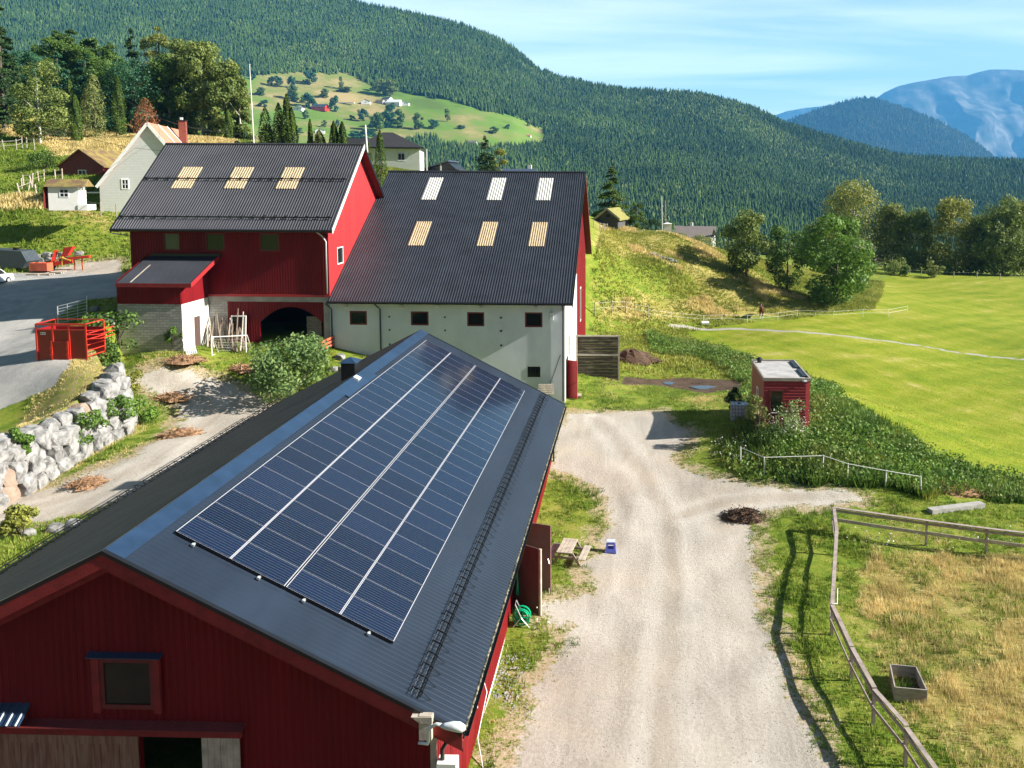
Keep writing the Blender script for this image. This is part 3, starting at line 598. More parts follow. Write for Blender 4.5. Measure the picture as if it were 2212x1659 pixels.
for arr in (0, 1):
    sb = s00+arr*(2*PH+.07)
    ar = thing('solar_array', ('upper' if arr == 0 else 'lower')+' block of blue black solar panels on the near barn roof, '+('next to the ridge' if arr == 0 else 'nearer the eave'), 'solar panels', tuple(onroof(sb, T0[1], .03)), 'solar panel blocks on the barn roof')
    mb = MB()
    for q in (.62, 2.7):
        rbox(mb, sb+q, sb+q+.045, T0[1]-.16, T0[1]+26*PW+.12, .04, .085)
        rbox(mb, sb+q-.02, sb+q+.07, T0[1]-.17, T0[1]-.08, .04, .1)
    mb.build('mounting_rail', 'galv', ar)
    mb = MB(); rbox(mb, sb, sb+2*PH+.02, T0[1]-.014, T0[1]-.003, .045, .128); mb.build('edge_shadow_strip', 'black_metal', ar)  # black strip standing in for the shadow gap under the near panel edge
    f0 = p0 = None
    for c_ in range(2):
        for k in range(26):
            s = sb+c_*(PH+.02); y = T0[1]+k*PW
            if f0 is None:
                pm = MB(); rbox(pm, s+.02, s+PH-.02, y+.009, y+PW-.012, .098, .126); f0 = pm.build('solar_panel', 'pv_cell', ar)
                fm_ = MB()
                for q in ((s, s+.022, y, y+PW-.008), (s+PH-.022, s+PH, y, y+PW-.008)): rbox(fm_, *q, .09, .131)
                for q in ((s+.03, s+PH-.03, y+.004, y+.009), (s+.03, s+PH-.03, y+PW-.012, y+PW-.008)): rbox(fm_, *q, .09, .1265)
                p0 = fm_.build('frame', 'pv_frame', f0); base_ = onroof(s, y)
            else:
                dd = onroof(s, y)-base_; q = f0.copy(); col.objects.link(q); q.parent = ar; q.location = Vector(dd); r_ = p0.copy(); col.objects.link(r_); r_.parent = q
# ================================================================ pale concrete barn behind
WW = 66.0; wx0, wx1 = -23.9, -5.36; RX1 = -4.71; EY, EZ, RY, RZ = 65.4, 9.77, 82.84, 20.0; BY, BZ = 94.9, 11.28
cb_ = thing('barn', 'large barn with pale concrete front and dark corrugated roof with six light panels', 'barn', (-14, WW, 1.5))
def side_top(y): return min(EZ+(y-EY)*(RZ-EZ)/(RY-EY), RZ-(y-RY)*(RZ-BZ)/(BY-RY))-.16
sk = lambda u: side_top(u+WW); sk.knots = [RY-WW]
wins = [(-22.35, -20.98, 7.83, 8.94), (-17.5, -16.1, 7.83, 8.94), (-13.05, -11.7, 7.8, 8.92), (-8.5, -7.12, 7.76, 8.94)]
wh = [(a-wx0, b_-wx0, K(c_), K(d)) for a, b_, c_, d in wins]+[(-8.42-wx0, -7.2-wx0, K(3.66), K(4.72))]
mb = MB(); rib_wall(mb, (wx0, WW, 0), (1, 0, 0), (0, -1, 0), 0, wx1-wx0, K(.5), K(9.75), 0, 0, wh, .2)
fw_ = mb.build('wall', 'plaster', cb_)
mb = MB()
rib_wall(mb, (wx1, WW, 0), (0, 1, 0), (1, 0, 0), 0, 14, K(.5), (lambda u: min(side_top(u+WW), 10.6)), 0, 0, (), .2)
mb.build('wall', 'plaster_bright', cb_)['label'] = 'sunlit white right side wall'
mb = MB(); rib_wall(mb, (wx1, WW, 0), (0, 1, 0), (1, 0, 0), 14, BY-.6-WW, K(.5), (lambda u: min(side_top(u+WW), 10.6)), .2, .03)
mb.build('wall', 'red_sheet', cb_)['label'] = 'red ribbed rear part of the right side wall'
mb = MB(); kn = lambda u: side_top(u+WW); kn.knots = [RY-WW]
rib_wall(mb, (wx1+.03, WW, 0), (0, 1, 0), (1, 0, 0), 1.6, BY-1.6-WW, K(10.6), kn, .2, .03); mb.build('wall', 'red_sheet', cb_)['label'] = 'red gable above the side wall'
mb = MB(); rib_wall(mb, (wx1, BY-.6, 0), (-1, 0, 0), (0, 1, 0), 0, wx1-wx0+.0, K(3), K(11.2), .2, .03); mb.quad((wx0, WW, 3), (wx0, BY-.6, 3), (wx0, BY-.6, 10.6), (wx0, WW, 9.6)); mb.build('wall', 'red_sheet', cb_)['label'] = 'red rear wall'
sl2 = math.hypot(RY-EY, RZ-EZ); V2 = nrm((0, EY-RY, EZ-RZ)); 
mb = MB(); roof_sheet(mb, (wx0+.02, RY, RZ), (1, 0, 0), RX1-wx0-.02, V2, sl2, .21, .04, .1); rf = mb.build('roof', 'roof_grey', cb_)
mb = MB(); roof_sheet(mb, (wx0+.02, RY, RZ), (1, 0, 0), RX1-wx0-.02, (0, BY-RY, BZ-RZ), math.hypot(BY-RY, BZ-RZ), .21, .04, .1); mb.build('roof', 'roof_grey', cb_)
def on2(x, y, up): z = EZ+(y-EY)*(RZ-EZ)/(RY-EY); n_2 = nrm(np.cross((1, 0, 0), (0, RY-EY, RZ-EZ))); return np.array([x, y, z])+n_2*up
def skypanel(xa, xb, ya, yb, onf, V_, mt, par, lab=None):
    p = onf(xa, yb, .045); ln = np.linalg.norm(onf(xa, yb, 0)-onf(xa, ya, 0)); mb = MB(); roof_sheet(mb, p, (1, 0, 0), xb-xa, V_, ln, .21, .04, .03); o = mb.build('skylight', mt, par)
    if lab: o['label'] = lab
for xa in (-19.66, -13.62, -9.08): skypanel(xa, xa+1.36, 78.4, 81.85, on2, V2, 'skylight_white', cb_, 'greyish white translucent roof sheet')
for xa in (-19.28, -13.4, -9.0): skypanel(xa, xa+1.38, 72.0, 75.2, on2, V2, 'skylight_cream', cb_, 'cream yellow translucent roof sheet')
mb = MB(); mb.tube([(wx0, RY, RZ+.03), (RX1, RY, RZ+.03)], .13, 6); mb.build('ridge_cap', 'roof_grey', cb_)
for (ya, za, yb, zb) in ((EY, EZ, RY, RZ), (RY, RZ, BY, BZ)):
    mb = MB(); mb.hexa([(RX1-.02, ya, za-.34), (RX1+.03, ya, za-.34), (RX1+.03, yb, zb-.34), (RX1-.02, yb, zb-.34), (RX1-.02, ya, za+.06), (RX1+.03, ya, za+.06), (RX1+.03, yb, zb+.06), (RX1-.02, yb, zb+.06)]); mb.build('barge_board', 'black_metal' if ya == EY else 'dark_red', cb_)
    mb = MB(); mb.hexa([(wx1, ya, za-.22), (RX1-.02, ya, za-.22), (RX1-.02, yb, zb-.22), (wx1, yb, zb-.22), (wx1, ya, za-.17), (RX1-.02, ya, za-.17), (RX1-.02, yb, zb-.17), (wx1, yb, zb-.17)]); mb.build('soffit', 'dark_red', cb_)
mb = MB(); mb.box(wx0+.1, RX1, EY+.05, WW, EZ-.20, EZ-.15); mb.build('soffit', 'black_metal', cb_)
mb = MB(); mb.tube([(wx0, EY-.08, EZ-.08), (RX1, EY-.08, EZ-.08)], .09, 8); mb.build('gutter', 'black_metal', cb_)
mb = MB()
for i in range(34): mb.beam((wx0+.3+i*.56, EY-.02, EZ-.16), (wx0+.3+i*.56, WW, EZ-.24), .07, .05)
mb.build('rafter', 'grey_wood', cb_)
for i, (a, b_, c_, d) in enumerate(wins): window(cb_, 'window', (0, WW+.06, 0), (1, 0, 0), (0, -1, 0), a+.003, b_-.003, c_+.003, d-.003, .11, 'dark_red', .05, mull=0)
lw = window(cb_, 'window', (0, WW+.06, 0), (1, 0, 0), (0, -1, 0), -8.417, -7.203, 3.663, 4.717, .1, 'white_alu', .05, label='grey framed barred window low on the wall')
mb = MB()
for i in range(7): mb.tube([(-8.2+i*.13, WW-.02, 3.8), (-8.2+i*.13, WW-.02, 4.6)], .014, 5)
mb.build('bars', 'black_metal', lw)
for (xa, z0_) in ((-19.9, 5.0), (wx0+.15, 5.2)):
    mb = MB(); mb.tube([(xa-.25, EY-.08, 9.6), (xa-.2, WW-.25, 9.35), (xa, WW-.1, 9.1), (xa, WW-.1, z0_-1.2)], .06, 8); mb.build('downpipe', 'flash_blue', cb_, True)
mb = MB(); mb.tube([(-5.55, EY-.05, 9.6), (-5.5, WW-.1, 9.3), (-5.5, WW-.1, 1.9)], .05, 8); mb.build('downpipe', 'black_metal', cb_, True)
mb = MB(); mb.beam((-7.0, WW-.12, 1.9), (-5.7, WW-.1, 5.6), .05, .05); mb.build('brace', 'black_metal', cb_)
for x in (-22.6, -18.2, -15.3, -11.9, -7.6):
    mb = MB(); mb.box(x-.12, x+.12, WW-.3, WW-.02, 9.28, 9.5); mb.build('wall_light', 'white_alu' if x == -15.3 else 'galv', cb_)
mb = MB(); mb.tube([(-6.35, WW-.01, 8.9), (-6.3, WW-.45, 9.1), (-6.2, WW-.6, 9.0)], .04, 6); mb.box(-6.5, -6.25, WW-.3, WW-.0, 8.35, 8.95); mb.build('floodlight', 'white_alu', cb_)
mb = MB()
for x in (-19.2, -14.8, -10.4, -10.35):
    for z in (8.5, 7.45, 6.3): mb.tube([(x, WW-.06, z), (x, WW, z)], .07, 8)
mb.build('anchor_plate', 'black_metal', cb_)
for y in (68.6, 71.2, 73.2): window(cb_, 'window', (wx1, 0, 0), (0, 1, 0), (1, 0, 0), y, y+.7, 7.2, 8.6, .08, 'white_paint', .05)
window(cb_, 'window', (wx1+.03, 0, 0), (0, 1, 0), (1, 0, 0), 84, 85.4, 5.2, 8.6, .1, 'white_paint', .05)
mb = MB(); mb.beam((wx1+.02, 67.6, 3.3), (-4.45, 67.15, 3.3), .1, 3.1); dr = mb.build('side_door', 'red_bright_sunlit', cb_); dr['label'] = 'bright red door leaf standing open'
mb = MB(); mb.beam((-4.5, 67.08, 2.2), (-4.5, 67.02, 4.5), .1, .05); mb.beam((wx1+.1, 67.5, 2.6), (-4.5, 67.08, 3.2), .05, .06); mb.build('brace', 'red_wood', dr)
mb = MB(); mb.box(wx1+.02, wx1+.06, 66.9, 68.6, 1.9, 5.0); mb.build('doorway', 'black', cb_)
mb = MB(); mb.box(wx1+.02, wx1+.08, 69.6, 70.4, 4.8, 6.4); mb.build('vent', 'grey_wood', cb_)
# ================================================================ red barn with arched doorway
RW = 66.0; rx0, rx1 = -39.6, -23.9; ro0, ro1 = -40.5, -23.22; rEY, rEZ, rRY, rRZ = 65.0, 15.36, 73.4, 22.2; rBY, rBZ = 81.8, 15.36
rb = thing('barn', 'tall red ribbed barn with three cream roof lights and an arched doorway below', 'barn', (-32, RW, 6))
# front: upper ribbed wall with windows
rw_ = [(-37.35, -35.7, 13.35, 15.05), (-33.9, -32.3, 13.3, 15.0), (-29.55, -27.95, 13.25, 14.95)]
rw_ = []
for (pa, pb) in (((352, 497), (390, 541)), ((443, 498), (486, 542)), ((560, 498), (604, 543))):
    a_ = atY(*pa, RW); c_ = atY(*pb, RW); rw_.append((a_[0], c_[0], c_[2], min(a_[2], 15.0)))
mb = MB(); rib_wall(mb, (rx0, RW, 0), (1, 0, 0), (0, -1, 0), 0, rx1-rx0, K(10.2), K(15.3), .21, .03, [(a-rx0, b_-rx0, K(c_), K(d)) for a, b_, c_, d in rw_]); mb.build('wall', 'red_sheet', rb)
for i, q in enumerate(rw_): window(rb, 'window', (0, RW+.06, 0), (1, 0, 0), (0, -1, 0), q[0]+.003, q[1]-.003, q[2]+.003, q[3]-.003, .09, 'dark_red', .08, gm='glass_light' if i == 0 else 'glass')
rs = lambda u: 15.36+ (rRZ-rEZ)/(rRY-rEY)*min(u+RW-rEY, 2*(rRY-rEY)-(u+RW-rEY))-.18
rs.knots = [rRY-RW]
wy0_, wz0_, wz1_ = 66.9, *sorted((atX(735, 570, rx1)[2], atX(735, 533, rx1)[2]))
ya, yb = sorted((atX(728, 550, rx1)[1], atX(741, 550, rx1)[1]))
mb = MB(); rib_wall(mb, (rx1, RW, 0), (0, 1, 0), (1, 0, 0), 0, rBY-.8-RW, K(5), rs, .21, .02, [(ya-RW, yb-RW, K(wz0_), K(wz1_))]); mb.build('wall', 'red_bright_sunlit', rb)['label'] = 'bright sunlit red gable facing right'  # sunlight put into the paint, brighter than the barn's other walls
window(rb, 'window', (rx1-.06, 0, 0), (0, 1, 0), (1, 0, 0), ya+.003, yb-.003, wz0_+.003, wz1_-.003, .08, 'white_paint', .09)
mb = MB(); rib_wall(mb, (rx0, rBY-.8, 0), (0, -1, 0), (-1, 0, 0), 0, rBY-.8-RW, K(6), (lambda u: rs(rBY-.8-RW-u)), .21, .02); mb.quad((rx1, rBY-.8, 5), (rx0, rBY-.8, 5), (rx0, rBY-.8, 15.3), (rx1, rBY-.8, 15.3)); mb.build('wall', 'red_sheet', rb)
lr = math.hypot(rRY-rEY, rRZ-rEZ); V3 = nrm((0, rEY-rRY, rEZ-rRZ))
mb = MB(); roof_sheet(mb, (ro0, rRY, rRZ), (1, 0, 0), ro1-ro0, V3, lr, .21, .04, .1); mb.build('roof', 'roof_old', rb)
mb = MB(); roof_sheet(mb, (ro0, rRY, rRZ), (1, 0, 0), ro1-ro0, (0, -V3[1], V3[2]), lr, .21, .04, .1); mb.build('roof', 'roof_old', rb)
def on3(x, y, up): z = rEZ+(y-rEY)*(rRZ-rEZ)/(rRY-rEY); n_3 = nrm(np.cross((1, 0, 0), (0, rRY-rEY, rRZ-rEZ))); return np.array([x, y, z])+n_3*up
for xa in (-37.75, -33.4, -29.15): skypanel(xa, xa+1.68, 68.78, 70.92, on3, V3, 'skylight_cream', rb)
mb = MB(); mb.tube([(ro0, rRY, rRZ+.03), (ro1, rRY, rRZ+.03)], .12, 6); mb.build('ridge_cap', 'roof_old', rb)
for yy in (69.62, 65.95):
    mb = MB(); mb.beam(on3(ro0+.2, yy, .2), on3(ro1-.3, yy, .2), .04, .1)
    for i in range(20):
        x = ro0+.4+i*.86; mb.beam(on3(x, yy, .02), on3(x, yy+.02, .3), .05, .08); mb.beam(on3(x, yy, .2), on3(x, yy+.35, .04), .03, .03)
    mb.build('snow_guard', 'black_metal', rb)
for (ya, za, yb, zb) in ((rEY, rEZ, rRY, rRZ), (rRY, rRZ, rBY, rBZ)):
    for xo in (ro1, ro0-.04):
        mb = MB(); mb.hexa([(xo, ya, za-.32), (xo+.05, ya, za-.32), (xo+.05, yb, zb-.32), (xo, yb, zb-.32), (xo, ya, za+.06), (xo+.05, ya, za+.06), (xo+.05, yb, zb+.06), (xo, yb, zb+.06)]); mb.build('barge_board', 'white_paint' if (xo == ro1 and ya == rEY) else 'black_metal', rb)
    mb = MB(); mb.hexa([(rx1, ya, za-.24), (ro1, ya, za-.24), (ro1, yb, zb-.24), (rx1, yb, zb-.24), (rx1, ya, za-.19), (ro1, ya, za-.19), (ro1, yb, zb-.19), (rx1, yb, zb-.19)]); mb.build('soffit', 'dark_red', rb)
mb = MB(); mb.box(ro0+.1, ro1-.1, rEY+.05, RW, 15.13, 15.17); mb.build('soffit', 'dark_red', rb)
mb = MB(); mb.tube([(ro0, rEY-.08, rEZ-.08), (ro1, rEY-.08, rEZ-.08)], .1, 8); mb.build('gutter', 'black_metal', rb)
mb = MB(); mb.tube([(-24.4, rEY, 15.2), (-24.3, RW-.12, 14.8), (-24.05, RW-.1, 14.4), (-24.05, RW-.1, 10.3)], .06, 8); mb.build('downpipe', 'galv', rb, True)
mb = MB(); mb.tube([(-40.4, rEY, 15.0), (-39.9, 65.6, 14.85), (-39.7, RW-.1, 14.8)], .05, 6); mb.build('downpipe', 'galv', rb, True)
mb = MB(); mb.box(rx0, rx1+.05, RW-.1, RW+.1, 10.02, 10.2); mb.build('base_rail', 'red_bright_sunlit', rb)
# lower storey
mb = MB(); mb.box(rx0, rx1+.02, RW-.05, RW+.2, 9.62, 10.02); mb.build('beam', 'concrete', rb)
mb = MB(); mb.quad((rx0, RW+.1, 5), (-32.1, RW+.1, 5), (-32.1, RW+.1, 9.62), (rx0, RW+.1, 9.62)); mb.build('block_wall', 'block', rb)
xa_, xb_ = -32.1, -24.4
arch = lambda u: 9.15-1.35*((u-(5.1))/2.55)**2
mb = MB(); lwz = (.35, 1.65)
ax0 = atY(562, 700, RW+.1)[0]-xa_
rib_wall(mb, (xa_, RW+.1, 0), (1, 0, 0), (0, -1, 0), 0, xb_-xa_, K(5), K(9.62), .21, .02, [(ax0, ax0+5.0, K(5.2), (lambda u: 9.2-1.25*((u-ax0-2.5)/2.5)**2), 1)])
mb.build('arch_wall', 'red_sheet', rb)
q0 = atY(503, 680, RW); q1 = atY(537, 722, RW)
wfo = MB(); 
for (a, b_, c_, d) in ((q0[0], q0[0]+.1, q1[2], q0[2]), (q1[0]-.1, q1[0], q1[2], q0[2]), (q0[0]+.1, q1[0]-.1, q1[2], q1[2]+.1), (q0[0]+.1, q1[0]-.1, q0[2]-.1, q0[2])): wfo.hexa([(a, RW-.32+(q0[2]-c_)*-.12, c_), (b_, RW-.32+(q0[2]-c_)*-.12, c_), (b_, RW-.24+(q0[2]-c_)*-.12, c_), (a, RW-.24+(q0[2]-c_)*-.12, c_), (a, RW-.32+(q0[2]-d)*-.12, d), (b_, RW-.32+(q0[2]-d)*-.12, d), (b_, RW-.24+(q0[2]-d)*-.12, d), (a, RW-.24+(q0[2]-d)*-.12, d)])
wf = wfo.build('window', 'white_paint', rb); wf['label'] = 'white framed window tilted open beside the arch'
mb = MB(); mb.hexa([(q0[0]+.1, RW-.5, q1[2]+.1), (q1[0]-.1, RW-.5, q1[2]+.1), (q1[0]-.1, RW-.47, q1[2]+.1), (q0[0]+.1, RW-.47, q1[2]+.1), (q0[0]+.1, RW-.31, q0[2]-.1), (q1[0]-.1, RW-.31, q0[2]-.1), (q1[0]-.1, RW-.28, q0[2]-.1), (q0[0]+.1, RW-.28, q0[2]-.1)]); mb.build('pane', 'glass', wf)
mb = MB(); mb.box(-24.4, rx1, RW-.0, RW+.2, 4.5, 9.62); mb.build('pillar', 'concrete', rb)
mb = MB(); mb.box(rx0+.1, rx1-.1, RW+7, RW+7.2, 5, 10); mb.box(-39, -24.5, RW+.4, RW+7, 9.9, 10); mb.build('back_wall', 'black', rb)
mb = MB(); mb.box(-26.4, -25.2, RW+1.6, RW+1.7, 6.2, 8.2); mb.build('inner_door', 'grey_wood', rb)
# lean-to in front of the left end
SX0, SX1, SY = -38.4, -33.55, 62.0
ln_ = thing('lean_to', 'small lean-to shed with block base and striped grey roof joined to the tall red barn', 'shed', (-36, SY, 6.5))
pr0 = atY(290, 552, 65.9); pe0 = atY(250, 612, 61.55)
LZ1, LZ0 = pr0[2], pe0[2]; lxa, lxb = atY(250, 612, 61.55)[0], atY(412, 612, 61.55)[0]
mb = MB(); roof_sheet(mb, (lxa, 65.9, LZ1), (1, 0, 0), lxb-lxa, (0, 61.55-65.9, LZ0-LZ1), math.hypot(65.9-61.55, LZ1-LZ0), .18, .035, .06); mb.build('roof', 'roof_grey', ln_)
mb = MB(); mb.hexa([(lxa, 61.5, LZ0-.28), (lxb, 61.5, LZ0-.28), (lxb, 61.55, LZ0-.28), (lxa, 61.55, LZ0-.28), (lxa, 61.5, LZ0+.02), (lxb, 61.5, LZ0+.02), (lxb, 61.55, LZ0+.02), (lxa, 61.55, LZ0+.02)]); mb.build('fascia', 'red_wood', ln_)
mb = MB(); mb.hexa([(lxb, 61.5, LZ0-.28), (lxb+.05, 61.5, LZ0-.28), (lxb+.05, 65.9, LZ1-.28), (lxb, 65.9, LZ1-.28), (lxb, 61.5, LZ0+.05), (lxb+.05, 61.5, LZ0+.05), (lxb+.05, 65.9, LZ1+.05), (lxb, 65.9, LZ1+.05)]); mb.build('barge_board', 'red_bright_sunlit', ln_)
mb = MB(); mb.beam((lxa+1.05, 61.6, LZ0+.07), (lxa+1.05, 64.3, LZ0+.07+(LZ1-LZ0)*2.7/4.35), .09, .02); mb.build('flashing', 'pale_wood', ln_)
mb = MB(); mb.box(lxa+.3, lxb+.2, 65.75, 65.95, LZ1-.02, LZ1+.18); mb.build('ridge_flashing', 'black_metal', ln_)
zr = 9.95
mb = MB(); rib_wall(mb, (SX0, SY, 0), (1, 0, 0), (0, -1, 0), 0, SX1-SX0, K(zr), K(LZ0+.02), .16, .025)
rib_wall(mb, (SX1, SY, 0), (0, 1, 0), (1, 0, 0), 0, 4, K(zr), (lambda u: LZ0+(LZ1-LZ0)*(u+.45)/4.35-.08), .16, .02); rib_wall(mb, (SX0, 66, 0), (0, -1, 0), (-1, 0, 0), 0, 4, K(zr), (lambda u: LZ0+(LZ1-LZ0)*(4.45-u)/4.35-.08), .16, .02); mb.build('wall', 'red_sheet', ln_)
mb = MB(); mb.quad((SX0, SY+.03, 5.5), (SX1-.03, SY+.03, 5.5), (SX1-.03, SY+.03, zr), (SX0, SY+.03, zr)); mb.quad((SX0, SY+4, 5.5), (SX0, SY+.03, 5.5), (SX0, SY+.03, zr), (SX0, SY+4, zr)); mb.build('block_wall', 'block', ln_)
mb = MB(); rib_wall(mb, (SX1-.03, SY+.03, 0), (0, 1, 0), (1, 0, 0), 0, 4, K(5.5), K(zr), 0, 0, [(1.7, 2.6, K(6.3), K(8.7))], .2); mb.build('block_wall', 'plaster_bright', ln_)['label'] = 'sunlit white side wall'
mb = MB(); mb.box(SX1-.2, SX1-.1, SY+1.74, SY+2.62, 6.3, 8.7); mb.build('door', 'brown_door', ln_)
mb = MB(); mb.box(-39.6, -38.42, 63.8, 64.3, 7.5, 9.3); mb.build('buttress', 'concrete', ln_)
# ================================================================ far hills, forest, mountains, haze
def vnoise(x, y, seed=0, oct=4):
    out = 0; a = 1.0; f_ = 1.0
    r = np.random.RandomState(seed); 
    for o_ in range(oct):
        for k in range(3):
            th = r.uniform(0, 6.28); ph = r.uniform(0, 6.28); fr = f_*r.uniform(.7, 1.3)
            out = out+a/3*np.sin((x*math.cos(th)+y*math.sin(th))*fr+ph+1.3*np.sin((x*math.sin(th)-y*math.cos(th))*fr*.6+ph*2))
        a *= .5; f_ *= 2.05
    return out
def mesh_np(name, V_, F_, mats, mi=None, smooth=False, parent=None, loc=None):
    V_ = np.asarray(V_, np.float32); F_ = np.asarray(F_, np.int32); k = F_.shape[1]
    if loc is not None: V_ = V_-np.asarray(loc, np.float32)
    me = bpy.data.meshes.new(name); me.vertices.add(len(V_)); me.vertices.foreach_set('co', V_.ravel())
    me.loops.add(F_.size); me.loops.foreach_set('vertex_index', F_.ravel())
    me.polygons.add(len(F_)); me.polygons.foreach_set('loop_start', np.arange(0, F_.size, k, dtype=np.int32)); me.polygons.foreach_set('loop_total', np.full(len(F_), k, np.int32))
    for q in (mats if isinstance(mats, (list, tuple)) else [mats]): me.materials.append(MATS[q])
    if mi is not None: me.polygons.foreach_set('material_index', np.asarray(mi, np.int32))
    me.polygons.foreach_set('use_smooth', np.full(len(F_), smooth)); me.update(calc_edges=True); me.validate()
    o = bpy.data.objects.new(name, me); col.objects.link(o)
    if parent is not None: o.parent = parent
    if loc is not None and parent is None: o.location = loc
    ORG[o.name] = np.zeros(3) if loc is None else np.array(loc, float)
    return o
def rays(px, py):
    a = px-PX; b_ = py-PY; X = _cr*a+_sr*b_; Y = -_sr*a+_cr*b_
    return _R*(X/FPX)[..., None]-_U*(Y/FPX)[..., None]+_F
MEAD = np.array([(470, 150), (520, 152), (600, 150), (680, 152), (760, 160), (800, 178), (830, 192), (860, 196), (905, 205), (980, 225), (1060, 250), (1120, 265), (1168, 285), (1172, 322), (1100, 330), (1040, 326), (960, 318), (930, 300), (880, 300), (840, 330), (700, 330), (560, 330), (470, 330)], float)
def hill_mesh(sx_, sy_, y_bot, D0, D1, n, mrow, seed, bump=25, g=.8, pxr=(-500, 2700), back=True, dmod=None, name='forest_hill', mat='forest_floor'):
    px = np.linspace(pxr[0], pxr[1], n); ys = np.interp(px, sx_, sy_); yb = np.interp(px, [-500, 500, 1200, 2700], y_bot)
    tt = np.linspace(0, 1, mrow); PXX, T = np.meshgrid(px, tt); YS = ys[None]; YB = yb[None]
    D1a = np.interp(px, [-500, 2700], D1)[None]; D = D0+(D1a-D0)*T
    if dmod is not None: D = D+dmod(PXX, T)
    PYY = YB+(YS-YB)*T**g
    d = rays(PXX, PYY); P = CAM+d*(D/d[..., 1])[..., None]
    P[..., 2] += bump*vnoise(P[..., 0]/420, P[..., 1]/420, seed)*np.sin(np.pi*np.clip(T*1.05, 0, 1))**.7
    if back:
        extra = []
        for q in (1, 2, 3):
            e = P[-1].copy(); e[:, 1] += 250*q; e[:, 2] -= 60*q*q; extra.append(e)
        P = np.concatenate([P, np.array(extra)], 0)
    R_ = P.shape[0]; V_ = P.reshape(-1, 3); jj, ii = np.meshgrid(np.arange(R_-1), np.arange(n-1), indexing='ij'); a = jj*n+ii
    F_ = np.stack([a, a+1, a+1+n, a+n], -1).reshape(-1, 4)
    o = mesh_np(name, V_, F_, mat, smooth=True); o['kind'] = 'structure'
    return P, PXX, PYY
def inpoly(x, y, poly): return sdist(x, y, poly) > 0
# forest floor / far meadow material
def far_mat(name, els, scale, el2=None, rough=.95):
    m, t_, b_ = newmat(name); g2 = t_.nodes.new('ShaderNodeNewGeometry'); n2 = t_.nodes.new('ShaderNodeTexNoise'); n2.inputs['Scale'].default_value = scale; n2.inputs['Detail'].default_value = 8; n2.inputs['Roughness'].default_value = .65
    L(t_, g2.outputs['Position'], n2.inputs['Vector']); r = t_.nodes.new('ShaderNodeValToRGB'); e = r.color_ramp.elements
    while len(e) < len(els): e.new(.5)
    for q, (p, c_) in zip(e, els): q.position = p; q.color = (*c_, 1)
    L(t_, n2.outputs[0], r.inputs[0]); L(t_, r.outputs[0], b_.inputs['Base Color']); b_.inputs['Roughness'].default_value = rough; b_.inputs['Specular IOR Level'].default_value = .1
    return m
far_mat('forest_floor', [(.3, (.02, .04, .012)), (.7, (.045, .07, .02))], .01)
far_mat('far_meadow', [(.36, (.10, .16, .03)), (.46, (.12, .22, .03)), (.54, (.19, .21, .06)), (.64, (.36, .28, .13))], .006)
far_mat('mountain', [(.35, (.05, .065, .05)), (.5, (.11, .11, .10)), (.62, (.22, .21, .19)), (.72, (.30, .29, .27))], .0045)
far_mat('blue_hill', [(.38, (.012, .02, .012)), (.5, (.05, .065, .035)), (.62, (.11, .11, .08))], .012)
sx_ = [-500, 0, 400, 700, 780, 900, 1000, 1060, 1110, 1160, 1200, 1280, 1350, 1430, 1490, 1560, 1620, 1660, 1690, 1760, 1850, 1930, 2000, 2100, 2212, 2700]
sy_ = [-420, -260, -110, -18, 8, 30, 55, 78, 104, 150, 165, 184, 195, 198, 200, 214, 232, 248, 265, 285, 312, 334, 342, 347, 350, 360]
Pf, Fpx, Fpy = hill_mesh(sx_, sy_, [400, 415, 520, 580], 850, [2700, 1900], 420, 150, 3, 22, .85)
# split off the meadow faces as a second object
ho = bpy.data.objects['forest_hill']; me = ho.data
nn_ = 420; fpy_ = Fpy; cxp = (Fpx[:-1, :-1]+Fpx[1:, 1:])/2; cyp = (Fpy[:-1, :-1]+Fpy[1:, 1:])/2
mm = inpoly(cxp+6*vnoise(cxp/30, cyp/20, 5), cyp+3*vnoise(cxp/20, cyp/30, 6), MEAD).reshape(cxp.shape)
R_ = Pf.shape[0]; full = np.zeros((R_-1, nn_-1), bool); full[:mm.shape[0]] = mm
Vf = Pf.reshape(-1, 3); jj, ii = np.nonzero(full); a = jj*nn_+ii; q = np.stack([a, a+1, a+1+nn_, a+nn_], 1); u, inv = np.unique(q, return_inverse=True)
fm2 = mesh_np('hillside_meadow', Vf[u], inv.reshape(-1, 4), 'far_meadow', smooth=True); fm2['kind'] = 'structure'
jj, ii = np.nonzero(~full); a = jj*nn_+ii; q = np.stack([a, a+1, a+1+nn_, a+nn_], 1); u, inv = np.unique(q, return_inverse=True)
bpy.data.objects.remove(ho); ho = mesh_np('forest_hill', Vf[u], inv.reshape(-1, 4), 'forest_floor', smooth=True); ho['kind'] = 'structure'
def hillpt(px, py):
    d = (Fpx-px)**2+(Fpy-py)**2; j, i = np.unravel_index(np.argmin(d), d.shape); return Pf[j, i].copy()
